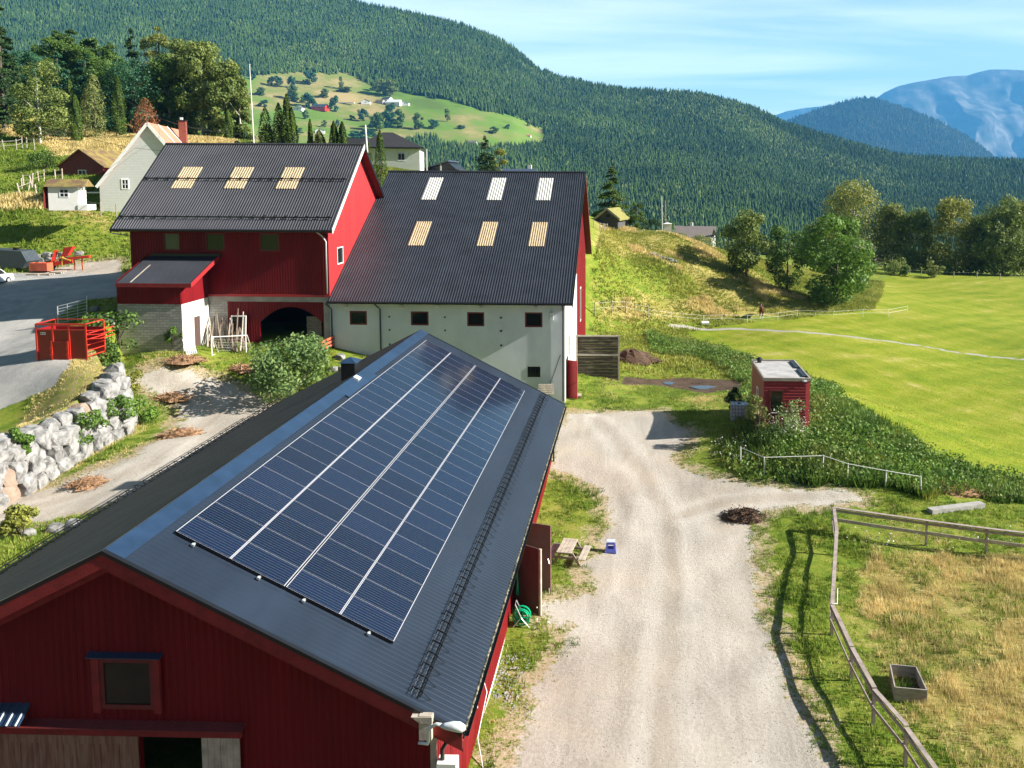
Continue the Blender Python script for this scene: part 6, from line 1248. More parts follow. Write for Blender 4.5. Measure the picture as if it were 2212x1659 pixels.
for k in range(14): a_ = k*math.pi/7; mb.tube([g+np.array([-.15+.5*math.cos(a_), .45, 1.5+.5*math.sin(a_)]), g+np.array([-.15+.5*math.cos(a_+math.pi/7), .45, 1.5+.5*math.sin(a_+math.pi/7)])], .02, 4)
for k in range(5): a_ = k*math.pi/5; mb.tube([g+np.array([-.15+.5*math.cos(a_), .45, 1.5+.5*math.sin(a_)]), g+np.array([-.15-.5*math.cos(a_), .45, 1.5-.5*math.sin(a_)])], .012, 4)
mb.build('wheel', 'black_metal', im)
g = G(290, 752); ch = thing('garden_chair', 'white metal frame chair beside the leafy shrub at the block wall', 'chair', tuple(g))
for s in (-.33, .33):
    mb = MB(); mb.tube([g+np.array([s, -.2, 0]), g+np.array([s*.9, 0, .5]), g+np.array([s*.8, .25, 1.15])], .045, 6); mb.tube([g+np.array([s, .35, 0]), g+np.array([s*.9, .05, .5])], .035, 6); mb.build('side_frame', 'white_paint', ch)
mb = MB(); mb.beam(g+np.array([-.32, 0, .48]), g+np.array([.32, 0, .48]), .3, .05); mb.build('seat', 'galv', ch)
mb = MB(); mb.beam(g+np.array([-.28, .18, .95]), g+np.array([.28, .18, .95]), .05, .12); mb.build('backrest', 'white_paint', ch)
# orange hurdle by the pale barn
a, b_ = G(688, 768), G(722, 752); hd = thing('wooden_hurdle', 'orange painted three rail hurdle between the big bush and the pale barn', 'fence panel', tuple((a+b_)/2))
up_ = atY(722, 726, b_[1])[2]-b_[2]
for k in range(3): mb = MB(); q = np.array([0, 0, up_*(.35+.3*k)]); mb.beam(a+q, b_+q, .05, .17); mb.build('rail', 'paint_orange', hd)
for u_ in (.05, .5, .97): mb = MB(); q = a+(b_-a)*u_; mb.beam(q+np.array([0, .06, -.1]), q+np.array([0, .06, up_+.05]), .09, .07); mb.build('post', 'paint_orange' if u_ < .9 else 'dark_red', hd)
# ---- shrubs in the near left and middle
for i, (px_, py_, tp, w_, mt, lb, lf) in enumerate(((632, 858, 735, 165, 'leaf_silver', 'big leafy bush in front of the arched doorway', .24), (240, 770, 668, 100, 'leaf_mid', 'dark leafy shrub between the red crate and the block wall', .2), (376, 757, 690, 34, 'leaf_fresh', 'narrow climbing shrub at the lean-to corner', .18), (230, 790, 745, 60, 'leaf_mid', 'low shrub at the foot of the red crate', .18),
    (235, 905, 865, 48, 'leaf_fresh', 'young green sapling growing out of the boulder wall, upper one', .17), (175, 958, 905, 50, 'leaf_fresh', 'young green sapling in the middle of the boulder wall', .17), (30, 985, 935, 30, 'leaf_fresh', 'small sapling on the left part of the boulder wall', .15), (50, 1160, 1090, 60, 'leaf_yellow', 'yellow leaved sapling just above the near barn eave at the left', .16), (262, 850, 800, 46, 'leaf_yellow', 'yellow green shrub beside the upper end of the boulder wall', .16), (278, 905, 880, 60, 'leaf_fresh', 'bright green shrub at the foot of the upper boulder wall', .16))):
    g, h_, r_ = place(px_, py_, tp, w_)
    if 'boulder wall' in lb: g[0] += .35; r_ *= 1.25; h_ *= 1.25
    bush('bush', lb, g, max(h_, .8), r_*1.1, mt, 5200 if i == 0 else 1700, lf*1.15, seed=300+i, nl=26 if i == 0 else 14)
# ---- parked car, tank, pallets, farm machine on the upper yard
cg = G(-24, 616); car = thing('parked_car', 'pale blue and white car at the left edge on the shaded asphalt', 'car', tuple(cg)); cY = cg[1]; s_ = 1
def cc(x, y, z): return cg+np.array([x, y, z])
body = [(-2.1, .3), (-2.15, .75), (-1.6, .95), (-1.0, 1.42), (.5, 1.45), (1.15, .98), (1.95, .85), (2.1, .55), (2.05, .25)]
mb = MB(); mb.prism([cc(0, x, z) + np.array([-.85, 0, 0]) for x, z in body], (1.7, 0, 0)); mb.build('body', 'car_white', car)
mb = MB(); mb.prism([cc(0, x, z)+np.array([-.87, 0, 0]) for x, z in [(-1.5, .98), (-1.0, 1.36), (.45, 1.38), (1.0, .98)]], (1.74, 0, 0)); mb.build('side_glass', 'glass', car)
mb = MB(); mb.hexa([cc(-.72, -2.0, .82), cc(.72, -2.0, .82), cc(.72, -1.7, .9), cc(-.72, -1.7, .9), cc(-.66, -1.3, 1.32), cc(.66, -1.3, 1.32), cc(.66, -.95, 1.38), cc(-.66, -.95, 1.38)]); mb.build('rear_window', 'glass', car)
mb = MB(); mb.box(cg[0]-.87, cg[0]+.87, cg[1]-2.22, cg[1]-2.0, cg[2]+.25, cg[2]+.5); mb.build('bumper', 'black_metal', car)
for sx2 in (-1, 1):
    for yy in (-1.35, 1.3):
        mb = MB(); mb.tube([cc(sx2*.68, yy, .32), cc(sx2*.9, yy, .32)], .32, 14); w_ = mb.build('wheel', 'tyre', car); mb = MB(); mb.tube([cc(sx2*.89, yy, .32), cc(sx2*.92, yy, .32)], .18, 10); mb.build('rim', 'galv', w_)
    mb = MB(); mb.box(cg[0]+sx2*.62-.14, cg[0]+sx2*.62+.14, cg[1]-2.19, cg[1]-2.12, cg[2]+.62, cg[2]+.78); mb.build('tail_light', 'paint_red', car)
g = G(22, 584); tk = thing('tank', 'dark grey tank behind the parked car', 'tank', tuple(g)); mb = MB(); mb.prism([g+np.array(v) for v in ((-2.2, 0, .2), (1.2, 0, .2), (1.7, 0, .9), (1.2, 0, 1.9), (-2.2, 0, 2.1))], (0, 2.0, 0)); mb.build('shell', 'tank_black', tk)
mb = MB(); mb.box(g[0]-.2, g[0]+.2, g[1]+.8, g[1]+1.2, g[2]+1.95, g[2]+2.2); mb.build('lid', 'black_metal', tk)
for i, (px_, py_) in enumerate(((60, 575), (75, 572), (92, 574), (108, 571), (68, 563), (84, 561), (100, 562), (118, 560), (60, 556), (80, 551), (98, 552), (112, 550), (150, 548))):
    g = G(px_, 582); zq = atY(px_, py_, g[1]+1)[2]; s = rs.uniform(.55, .8)*.8; mb = MB(); rock(mb, (g[0], g[1]+1.6, zq), (s, s*.8, s*.62), rs, 0, 2); tag(mb.build('boulder', 'stone_pale'), ('front' if i < 4 else 'middle' if i < 8 else 'top')+' row boulder, '+ORD[i if i < 4 else i-4 if i < 8 else i-8]+' one, in the heap behind the red farm machine', 'boulder', 'boulder heap on the upper yard')
for i, (px_, lb) in enumerate(((70, 'left'), (84, 'right'), )):
    g = G(px_+8, 590); bxx = thing('crate', 'faded red steel box, '+lb+' one of the pair on the pallets', 'box', tuple(g), 'red boxes on pallets'); mb = MB(); wd_ = 1.15
    mb.box(g[0]-.1-wd_*.5, g[0]-.1+wd_*.5, g[1], g[1]+.05, g[2]+.2, g[2]+1.0); mb.box(g[0]-.1-wd_*.5, g[0]-.1+wd_*.5, g[1]+.85, g[1]+.9, g[2]+.2, g[2]+1.0); mb.box(g[0]-.1-wd_*.5, g[0]-.05-wd_*.5, g[1]+.051, g[1]+.849, g[2]+.2, g[2]+1.0); mb.box(g[0]-.15+wd_*.5, g[0]-.1+wd_*.5, g[1]+.051, g[1]+.849, g[2]+.2, g[2]+1.0); mb.build('walls', 'paint_orange', bxx)
    mb = MB(); mb.box(g[0]-.08-wd_*.5, g[0]-.12+wd_*.5, g[1]+.06, g[1]+.84, g[2]+.2, g[2]+.5); mb.build('filling', 'stone_warm', bxx)
def pallet(label, c_, rz=0, up_=None, group='pallets'):
    o = thing('pallet', label, 'pallet', tuple(c_), group); ORG[o.name] = np.zeros(3); mb = MB()
    for k in range(5): mb.box(-.6, .6, -.4+.165*k, -.4+.165*k+.12, .12, .145)
    mb.build('top_boards', 'pale_wood', o); mb = MB()
    for k in (-.35, 0, .35): mb.box(-.6, .6, k-.05, k+.05, .02, .119)
    mb.build('bearers', 'pale_wood', o); mb = MB()
    for k in (-.55, 0, .5): mb.box(k-.02, k+.08, -.4, .4, 0, .019)
    mb.build('bottom_boards', 'pale_wood', o); ORG[o.name] = np.array(c_, float)
    o.rotation_euler = up_ if up_ else (0, 0, rz); return o
pallet('pallet under the faded red boxes, left one', G(75, 594)); pallet('pallet under the faded red boxes, right one', G(100, 594)); pallet('pallet under the red farm machine', G(125, 590)); pallet('pallet standing upright against the pale barn corner', atY(1180, 850, 65.2)+np.array([0, 0, .35]), 0, (R(78), 0, R(5)))
pallet('pallet lying at the red side door of the pale barn', G(1240, 856))
g = G(128, 584); fm = thing('farm_machine', 'bright red and yellow farm machine standing by the boulder heap', 'farm machine', tuple(g))
mb = MB(); mb.beam(g+np.array([-1.6, 0, .5]), g+np.array([1.2, .2, .9]), .35, .4); mb.beam(g+np.array([-.8, 0, .3]), g+np.array([-.3, .2, 2.0]), .3, .3); mb.build('chassis', 'paint_red', fm)
mb = MB(); mb.hexa([g+np.array(v) for v in ((.2, 0, 1.2), (.9, 0, 1.5), (.9, .5, 1.5), (.2, .5, 1.2), (.6, 0, 2.3), (1.5, 0, 2.4), (1.5, .5, 2.4), (.6, .5, 2.3))]); mb.build('chute', 'paint_red', fm)
mb = MB(); mb.beam(g+np.array([1.0, 0, 1.2]), g+np.array([3.1, .1, 1.4]), .3, .25); mb.build('boom', 'paint_red', fm)
mb = MB(); mb.tube([g+np.array([-.3, -.1, .9]), g+np.array([.3, -.1, 1.3]), g+np.array([1.3, -.1, 1.0])], .09, 6); mb.tube([g+np.array([.4, -.1, .5]), g+np.array([.5, -.1, 1.4])], .08, 6); mb.build('hydraulics', 'paint_yellow', fm)
for x in (1.6, 2.4): mb = MB(); mb.beam(g+np.array([x, 0, 0]), g+np.array([x-.1, .1, 1.3]), .1, .1); mb.build('leg', 'orange_metal', fm)
mb = MB(); mb.tube([g+np.array([-.9, -.25, .45]), g+np.array([-.9, .3, .45])], .42, 14); mb.build('wheel', 'tyre', fm)
# ---- houses
def gable_house(name, label, c_, rz, w, d, h, rh, wm_, rm, over=.4, wins=(), chim=None, group=None, cat='house', lod=False, roofm2=None):
    """built round the origin, ridge along local Y; gable end faces local -Y. wins: (side, u, z, w, h)"""
    o = thing(name, label, cat, tuple(c_), group); ORG[o.name] = np.zeros(3); mb = MB()
    a = [(-w/2, -d/2), (w/2, -d/2), (w/2, d/2), (-w/2, d/2)]; mb.add([(x, y, -2.0) for x, y in a]+[(x, y, h) for x, y in a]+[(0, -d/2, h+rh), (0, d/2, h+rh)], [(0, 1, 5, 8, 4), (1, 2, 6, 5), (2, 3, 7, 9, 6), (3, 0, 4, 7)]); mb.build('wall', wm_, o)
    for s in (-1, 1):
        sl_ = math.hypot(w/2, rh); k = over/sl_*w/2; dz = -over/sl_*rh; mb = MB(); t_ = .12
        mb.hexa([(s*(w/2+k), -d/2-over, h+dz), (0, -d/2-over, h+rh), (0, d/2+over, h+rh), (s*(w/2+k), d/2+over, h+dz), (s*(w/2+k), -d/2-over, h+dz+t_), (0, -d/2-over, h+rh+t_), (0, d/2+over, h+rh+t_), (s*(w/2+k), d/2+over, h+dz+t_)]); mb.build('roof', (roofm2 if (roofm2 and s > 0) else rm), o)
    if chim is not None: mb = MB(); mb.box(chim[0]-.35, chim[0]+.35, chim[1]-.35, chim[1]+.35, h, h+rh+.9); mb.build('chimney', 'brick' if not lod else 'white_paint', o)
    for q in wins:
        sd_, u_, z_, ww, hh = q
        if sd_ == 'f': window(o, 'window', (0, -d/2, 0), (1, 0, 0), (0, -1, 0), u_-ww/2, u_+ww/2, z_, z_+hh, .1 if not lod else .15, 'white_paint', .06, mull=1, cross=True)
        else: window(o, 'window', (w/2, 0, 0), (0, 1, 0), (1, 0, 0), u_-ww/2, u_+ww/2, z_, z_+hh, .1 if not lod else .15, 'white_paint', .06, mull=1)
    ORG[o.name] = np.array(c_, float); o.rotation_euler = (0, 0, rz); return o
# white gabled house with tiled roof
YW = 96.0; pk = atY(318, 266, YW); le = atY(226, 398, YW); bs = atY(232, 462, YW)
M('lap_white', (.88, .89, .90), .55, .03, 3)
m = MATS['lap_white']; t = m.node_tree; g_ = t.nodes.new('ShaderNodeNewGeometry'); s3 = t.nodes.new('ShaderNodeSeparateXYZ'); L(t, g_.outputs['Position'], s3.inputs[0]); saw = tm('FRACT', tm('MULTIPLY', s3.outputs[2], 5.5)); bpn = t.nodes.new('ShaderNodeBump'); bpn.inputs['Strength'].default_value = .9; bpn.inputs['Distance'].default_value = .06; L(t, saw, bpn.inputs['Height']); L(t, bpn.outputs[0], t.nodes['Principled BSDF'].inputs['Normal'])
W2 = (pk[0]-le[0]); hE = le[2]-(bs[2]-.3); rh = pk[2]-le[2]; wh_ = gable_house('white_house', 'white clapboard house with a pink tiled roof behind the red barn', 'x' and (pk[0]-2.0, YW+7, bs[2]-.3), R(16), 2*W2, 14, hE, rh, 'lap_white', 'tile', .35, [('f', -W2*.50, hE-.55, .75, 1.15), ('f', W2*.22, hE+.0, 1.3, 1.9), ('f', -W2*.12, .6, 1.1, 1.3)])
ORG[wh_.name] = np.zeros(3)
for s in (-1, 1):
    mb = MB(); k = .35/math.hypot(W2, rh); mb.beam((0, -7.4, rh+hE-.05), (s*W2*(1+k), -7.4, hE-rh*k-.05), .06, .32); mb.build('barge_board', 'white_paint', wh_)
for y_ in (-2.6, 1.6): mb = MB(); mb.beam((0, y_, rh+hE+.16), (W2*1.05, y_, hE+.1), .25, .08); mb.build('roof_ladder', 'white_paint', wh_)
mb = MB(); mb.box(1.2, 2.0, 2.0, 2.8, hE+rh*.6, hE+rh+.9); chn = mb.build('chimney', 'brick', wh_); mb = MB(); mb.box(1.1, 2.1, 1.9, 2.9, hE+rh+.9, hE+rh+1.02); mb.build('cap', 'black_metal', chn); mb = MB(); mb.box(1.35, 1.65, 2.2, 2.5, hE+rh+1.02, hE+rh+1.35); mb.build('pot', 'white_alu', chn)
mb = MB(); mb.box(-W2-1.6, -W2-.1, -6.5, -4.5, hE-1.0, hE-.88); mb.build('porch_roof', 'white_paint', wh_); ORG[wh_.name] = np.array(wh_.location)
# dark red shed
YS = 108.0; pk = atY(172, 326, YS); le = atY(124, 364, YS); bs = atY(180, 416, YS); W2 = pk[0]-le[0]
sh_ = gable_house('red_shed', 'dark red timber shed with mossy lean-to roof left of the white house', (pk[0]+.1, YS+4, bs[2]), 0, 2*W2*.95, 8, le[2]-bs[2]+.35, pk[2]-le[2]-.2, 'dark_red', 'mossy_roof', .35, [('f', .1, .95*(le[2]-bs[2])-1.5, 1.1, 1.5)], cat='shed')
ORG[sh_.name] = np.zeros(3); mb = MB(); mb.hexa([(W2*.9, -3.9, 1.2), (W2+2.6, -3.9, 1.2), (W2+2.6, 2, 1.2), (W2*.9, 2, 1.2), (W2*.9, -3.9, 3.1), (W2+2.6, -3.9, 3.1), (W2+2.6, 2, 3.1), (W2*.9, 2, 3.1)]); mb.build('annex', 'red_bright_sunlit', sh_); ORG[sh_.name] = np.array(sh_.location)
# turf covered roof behind it
g = atY(215, 352, 112); tr = gable_house('turf_shed', 'low old shed with overgrown brown roof behind the dark red shed', (g[0], 116, g[2]-1.6), R(90), 4, 7, 1.3, .9, 'dark_red', 'mossy_roof', .3, cat='shed')
# playhouse
YP = 88.0; a, b_, tp_ = atY(102, 442, YP), atY(158, 442, YP), atY(102, 402, YP); ph = thing('playhouse', 'small white playhouse with brown roof and porch on the slope', 'playhouse', ((a[0]+b_[0])/2, YP+1.3, a[2]))
rib_h = tp_[2]-a[2]; mb = MB(); mb.box(a[0], b_[0], YP, YP+2.4, a[2]-.6, a[2]+rib_h); mb.build('wall', 'white_paint', ph); xr = atY(168, 402, YP)[0]
mb = MB(); z0_ = a[2]+rib_h; mb.prism([(a[0]-.3, YP-.35, z0_-.05), (a[0]-.3, YP+1.2, z0_+.75), (a[0]-.3, YP+2.75, z0_-.05)], (xr-a[0]+.4, 0, 0)); mb.build('roof', 'mossy_roof', ph)
mb = MB(); mb.prism([(a[0]-.32, YP-.2, z0_-.06), (a[0]-.32, YP+1.2, z0_+.62), (a[0]-.32, YP+2.6, z0_-.06)], (-.03, 0, 0)); mb.prism([(a[0]-.33, YP-.2, a[2]-.4), (a[0]-.33, YP+2.6, a[2]-.4), (a[0]-.33, YP+2.6, z0_-.06), (a[0]-.33, YP-.2, z0_-.06)], (-.03, 0, 0)); mb.build('side_wall', 'dark_red', ph)
window(ph, 'window', (0, YP, 0), (1, 0, 0), (0, -1, 0), a[0]+(b_[0]-a[0])*.38, a[0]+(b_[0]-a[0])*.38+.9, a[2]+.75, a[2]+1.65, .1, 'white_alu', .04, mull=1, cross=True)
mb = MB(); mb.box(b_[0], xr+.3, YP-.1, YP+2.4, a[2]-.6, a[2]-.02); mb.build('porch_deck', 'white_paint', ph)
for x in (b_[0]+.35, xr): mb = MB(); mb.box(x-.06, x+.06, YP-.05, YP+.07, a[2], z0_); mb.build('porch_post', 'white_paint', ph)
mb = MB(); mb.box(b_[0]+.1, xr, YP+.6, YP+.66, a[2]+.3, a[2]+.4); mb.box(b_[0]+.1, xr, YP+.6, YP+.66, a[2]+.6, a[2]+.7); mb.build('railing', 'white_paint', ph); ph.rotation_euler = (0, 0, R(14))
# white villa with hipped roof
YV = 135.0; x0_, x1_ = atY(818, 360, YV)[0], atY(893, 360, YV)[0]; zt = atY(850, 318, YV)[2]; zb = atY(890, 368, YV)[2]-.5
vl = thing('villa', 'white villa with a dark hipped roof behind the pale barn', 'house', ((x0_+x1_)/2-2, YV+5, zb)); X0v = x0_-4.0
mb = MB(); mb.box(X0v, x1_, YV, YV+10, zb-2, zt); mb.build('wall', 'lap_white', vl)
mb = MB(); o_ = .7; za = atY(838, 286, YV+5)[2]; xm = atY(838, 286, YV+5)[0]; mb.add([(X0v-o_, YV-o_, zt-.05), (x1_+o_, YV-o_, zt-.05), (x1_+o_, YV+10+o_, zt-.05), (X0v-o_, YV+10+o_, zt-.05), (xm-.8, YV+5, za), (xm+.8, YV+5, za)], [(0, 1, 5, 4), (1, 2, 5), (2, 3, 4, 5), (3, 0, 4), (3, 2, 1, 0)]); mb.build('roof', 'villa_roof', vl)
mb = MB(); mb.tube([(X0v-o_, YV-o_, zt-.1), (x1_+o_, YV-o_, zt-.1)], .12, 6); mb.build('gutter', 'black_metal', vl)
for (pa, pb) in (((846, 330), (862, 347)), ((815, 330), (822, 345))):
    q0_, q1_ = atY(*pa, YV), atY(*pb, YV); window(vl, 'window', (0, YV, 0), (1, 0, 0), (0, -1, 0), q0_[0], q1_[0], q1_[2], q0_[2], .12, 'white_alu', .06, mull=1)
window(vl, 'window', (x1_, 0, 0), (0, 1, 0), (1, 0, 0), YV+2, YV+3.6, zt-3, zt-.9, .12, 'white_alu', .06, mull=1)
mb = MB(); mb.box(x1_+.05, x1_+1.2, YV+.1, YV+4, zt-4.6, zt-4.45); mb.build('balcony', 'white_paint', vl); mb = MB(); mb.beam((x1_+1.1, YV+.2, zb-1), (x1_+1.1, YV+.2, zt-.2), .18, .18); mb.build('post', 'white_paint', vl); vl.rotation_euler = (0, 0, R(10))
g = atY(782, 325, 150); gable_house('house', 'dark roofed wing behind the left side of the white villa', (g[0], 154, g[2]-1.2), R(90), 6, 9, 1.0, 2.4, 'lap_white', 'villa_roof', .4)
# black modern house roofs
g = atY(925, 372, 150); mo = thing('modern_house', 'black modern house with a mono pitch roof just above the barn ridge', 'house', (g[0], 154, g[2]-2)); p_ = [atY(*q, 150) for q in ((905, 372), (968, 349), (992, 370))]
mb = MB(); mb.prism([p_[0]+np.array([0, 0, -2]), p_[2]+np.array([0, 0, -2]), p_[2]+np.array([0, 0, -.1]), p_[1]+np.array([0, .0, -.1]), p_[0]], (0, 8, 0)); mb.build('wall', 'black_metal', mo)
mb = MB(); mb.hexa([p_[0]+np.array([-.6, -.6, 0]), p_[1]+np.array([.2, -.6, 0]), p_[1]+np.array([.2, 8.5, 0]), p_[0]+np.array([-.6, 8.5, 0]), p_[0]+np.array([-.6, -.6, .25]), p_[1]+np.array([.2, -.6, .25]), p_[1]+np.array([.2, 8.5, .25]), p_[0]+np.array([-.6, 8.5, .25])]); mb.build('roof', 'slate_blue', mo)
mb = MB(); mb.hexa([p_[1]+np.array([.3, -.3, -1.1]), p_[2]+np.array([.3, -.3, -.1]), p_[2]+np.array([.3, 8, -.1]), p_[1]+np.array([.3, 8, -1.1]), p_[1]+np.array([.3, -.3, -.9]), p_[2]+np.array([.3, -.3, .1]), p_[2]+np.array([.3, 8, .1]), p_[1]+np.array([.3, 8, -.9])]); mb.build('roof', 'villa_roof', mo)
mb = MB(); q = atY(928, 348, 151); mb.tube([q+np.array([0, 0, -1.5]), q], .14, 8); mb.build('chimney', 'black_metal', mo)
mb = MB(); q = p_[1]; mb.box(q[0]-1.4, q[0]-1.2, 149.8, 149.95, q[2]-2.2, q[2]-.3); mb.build('window_frame', 'white_paint', mo)
g = atY(1125, 378, 160); gable_house('house', 'white edged flat roofed house barely rising over the middle of the barn ridge', (g[0]-1, 164, g[2]-1.3), R(90), 6, 6, 1.4, 1.0, 'grey_paint', 'slate_blue', .5, chim=(1.5, -2), lod=True)
# log cabin
YC = 144.0; pk = atY(1325, 452, YC); le, re = atY(1300, 470, YC), atY(1350, 474, YC); bs = atY(1325, 498, YC); Wc = (atY(1345, 480, YC)[0]-atY(1303, 480, YC)[0])
lc = gable_house('log_cabin', 'small log cabin with a yellow green turf roof on the slope crest', (pk[0]-.1, YC+3, bs[2]+.2), R(-14), Wc, 6.5, 2.0, 1.45, 'log_wall', 'turf', .75, cat='cabin'); ORG[lc.name] = np.zeros(3)
mb = MB(); mb.box(-.3, .3, -3.3, -3.26, 2.1, 2.5); mb.build('hatch', 'black', lc); mb = MB()
for i in range(9): mb.tube([(-Wc/2-.15, -3.28, .2+i*.22), (Wc/2+.15, -3.28, .2+i*.22)], .1, 6)
mb.build('logs', 'log_wall', lc); mb = MB()
for s in (-1, 1): mb.beam((0, -4.02, 3.5), (s*(Wc/2+.6), -4.02, 1.75), .08, .3)
mb.build('barge_board', 'grey_wood', lc); ORG[lc.name] = np.array(lc.location)
# bungalow on the right
YB = 205.0; g = atY(1500, 530, YB); bg_ = gable_house('bungalow', 'white bungalow with grey brown roof beyond the slope crest', (g[0]+.5, YB+5, g[2]-1.5), R(78), 8.5, 9, 3.6, 2.2, 'white_paint', 'roof_shingle', .7, chim=(.4, 1.0), lod=True, roofm2='slate_blue')
# far farmhouses on the meadow
FH = [(644, 222, 22, 'white', 'small white farmhouse on the left of the far meadow', 'white_paint', 'roof_shingle', 0), (690, 222, 30, 'red', 'red barn with white base on the far meadow', 'paint_red', 'slate_blue', 80), (788, 217, 22, 'white', 'white gabled farmhouse in the middle of the far meadow', 'white_paint', 'roof_shingle', 10), (818, 216, 18, 'grey', 'small grey outbuilding between the white farmhouses', 'grey_paint', 'mossy_roof', 70),
    (838, 214, 22, 'dark', 'dark roofed house in the right farm cluster', 'white_paint', 'slate_blue', 60), (850, 222, 28, 'white', 'long white outbuilding in the right farm cluster', 'white_paint', 'white_alu', 85), (878, 222, 22, 'white', 'white house at the right end of the farm cluster', 'white_paint', 'roof_shingle', 5), (688, 282, 22, 'white', 'white cottage below the farm near the brown patch', 'white_paint', 'roof_shingle', 15), (1018, 320, 20, 'grey', 'grey barn at the lower edge of the far meadow', 'grey_paint', 'roof_shingle', 80), (1040, 321, 10, 'red', 'small reddish shed beside the grey barn', 'paint_orange', 'roof_shingle', 0), (1140, 307, 10, 'white', 'tiny white hut with a red roof at the tip of the far meadow', 'white_paint', 'tile', 80)]
for px_, py_, wpx, _, lb, wm_, rm, rz in FH:
    p = hillpt(px_, py_); D = np.linalg.norm(p-CAM); sz = wpx/FPX*D; w_ = sz*(.8 if rz < 45 else .55); d_ = sz*(.8 if rz < 45 else 1.0)
    gable_house('farmhouse', lb, (p[0], p[1], p[2]), R(rz), w_, d_, sz*.2, sz*.2, wm_, rm, .6, [('f', 0, sz*.05, sz*.12, sz*.1)] if rz < 45 else [('s', -d_*.2, sz*.04, sz*.12, sz*.1), ('s', d_*.2, sz*.04, sz*.12, sz*.1)], None, 'buildings on the far meadow', 'farm building', True)
p = hillpt(735, 214); mb = MB(); mb.box(p[0]-24, p[0]+24, p[1]-3, p[1]+3, p[2]+0, p[2]+1.5); tag(mb.build('plastic_bales', 'white_alu'), 'long white row of wrapped bales beside the far red barn', 'bales')
# white things glimpsed between the field trees
for i, (px_, py_, w_, lb) in enumerate(((1775, 560, 4, 'white building partly hidden left of the biggest green tree'), (1888, 566, 6, 'pale low building behind the golden birch'), (1862, 540, 7, 'white house glimpsed behind the biggest green tree'))):
    g = atY(px_, py_, 222); gable_house('house', lb, (g[0], 226, g[2]-1.5), R(80), 4, w_, 1.8, 1.2, 'white_paint', 'roof_shingle', .3, lod=True)
# ---- flagpole, utility poles, cabinet
def pole(name, label, base, top, r0, r1, mat, cat='pole'):
    mb = MB(); mb.tube([base, (np.array(base)+np.array(top))/2, top], [r0, (r0+r1)/2, r1], 8); return tag(mb.build(name, mat), label, cat)
a = atY(550, 318, 115); fp = thing('flagpole', 'tall white flagpole rising behind the red barn roof', 'flagpole', (a[0], 115, a[2]-3)); mb = MB(); tpp = atY(542.5, 141, 115); tpp[0] = a[0]-.3; mb.tube([(a[0], 115, a[2]-3), tpp], [.09, .045], 8); mb.build('pole', 'white_paint', fp); mb = MB(); rock(mb, tpp+np.array([0, 0, .08]), (.12, .12, .1), rs, 0, 2); mb.build('finial', 'white_paint', fp)
a = atY(795, 325, 100); b_ = atY(789, 270, 100); pole('leaning_pole', 'leaning white post at the end of the red barn ridge', a+np.array([0, 0, -2]), b_, .11, .09, 'white_paint')
for (pa, pb, Y_, lb, mt) in (((1431, 500), (1429, 424), 155, 'thin lattice like mast with pale green segments on the slope crest', 'galv'), ((1438, 498), (1437, 433), 152, 'grey wooden pole right of the thin mast', 'pole_wood')): pole('utility_pole', lb, atY(*pa, Y_)+np.array([0, 0, -2]), atY(*pb, Y_), .14, .1, mt)
g = atY(1442, 502, 150); mb = MB(); mb.box(g[0]-.7, g[0]+.7, 150, 151, g[2]-1, g[2]+1.5); mb.add([(g[0]-.8, 149.9, g[2]+1.5), (g[0]+.8, 149.9, g[2]+1.5), (g[0]+.8, 151.1, g[2]+1.5), (g[0]-.8, 151.1, g[2]+1.5), (g[0], 150.5, g[2]+1.75)], [(0, 1, 4), (1, 2, 4), (2, 3, 4), (3, 0, 4)]); tag(mb.build('cabinet', 'white_paint'), 'white transformer cabinet at the foot of the pole on the crest', 'cabinet')
pole('utility_pole', 'weathered pole among the trees behind the paddock fence', G(255, 262), atY(253, 200, G(255, 262)[1]), .12, .09, 'pole_wood')
# overhead wires
for i, (pa, pb) in enumerate((((255, 205), (520, 290)), ((100, 265), (480, 330)))):
    a, b_ = atY(*pa, 120), atY(*pb, 80); mb = MB(); mb.tube([a+(b_-a)*t_+np.array([0, 0, -1.2*math.sin(math.pi*t_)]) for t_ in np.linspace(0, 1, 12)], .02, 4); 
    # wires end on the barn gable side
    tag(mb.build('overhead_wire', 'black_metal'), ('upper' if i == 0 else 'lower')+' thin black overhead wire crossing the grass slope left of the white house', 'wire')
# ---- fences
def post_fence(name, label, pts, h_, r, mat, rails=(), rmat=None, rr=.03, cat='fence', lean=.0):
    gs = [G(*p) for p in pts]; o = thing(name, label, cat, tuple(gs[0])); tops = []
    for g in gs:
        l_ = np.array([rs.normal()*lean, rs.normal()*lean, h_]); mb = MB(); mb.tube([g+np.array([0, 0, -.2]), g+l_], r, 6); mb.build('post', mat, o); tops.append((g, l_))
    for q in rails:
        mb = MB()
        mb.tube([g+l_*q for g, l_ in tops], rr, 4); mb.build('rail' if rr > .02 else 'wire', rmat or mat, o)
    return o
post_fence('post_fence', 'line of grey posts climbing the straw slope beside the thujas', [(182, 288), (195, 283), (205, 280), (218, 276), (228, 272), (232, 266), (238, 262), (245, 258), (250, 255)], 1.5, .08, 'grey_wood', (.4, .8), 'galv', .01, lean=.1)
post_fence('post_fence', 'weathered post and rail fence at the left edge below the birch', [(-5, 330), (10, 328), (36, 326), (48, 322), (58, 322), (75, 325)], 1.7, .08, 'grey_wood', (.5, .85), 'grey_wood', .035, lean=.15)
post_fence('post_fence', 'old wooden fence posts above the playhouse', [(48, 412), (52, 404), (70, 400), (84, 395), (95, 392), (120, 392), (135, 390)], 1.5, .07, 'pale_wood', (.5, .9), 'grey_wood', .02, lean=.1)
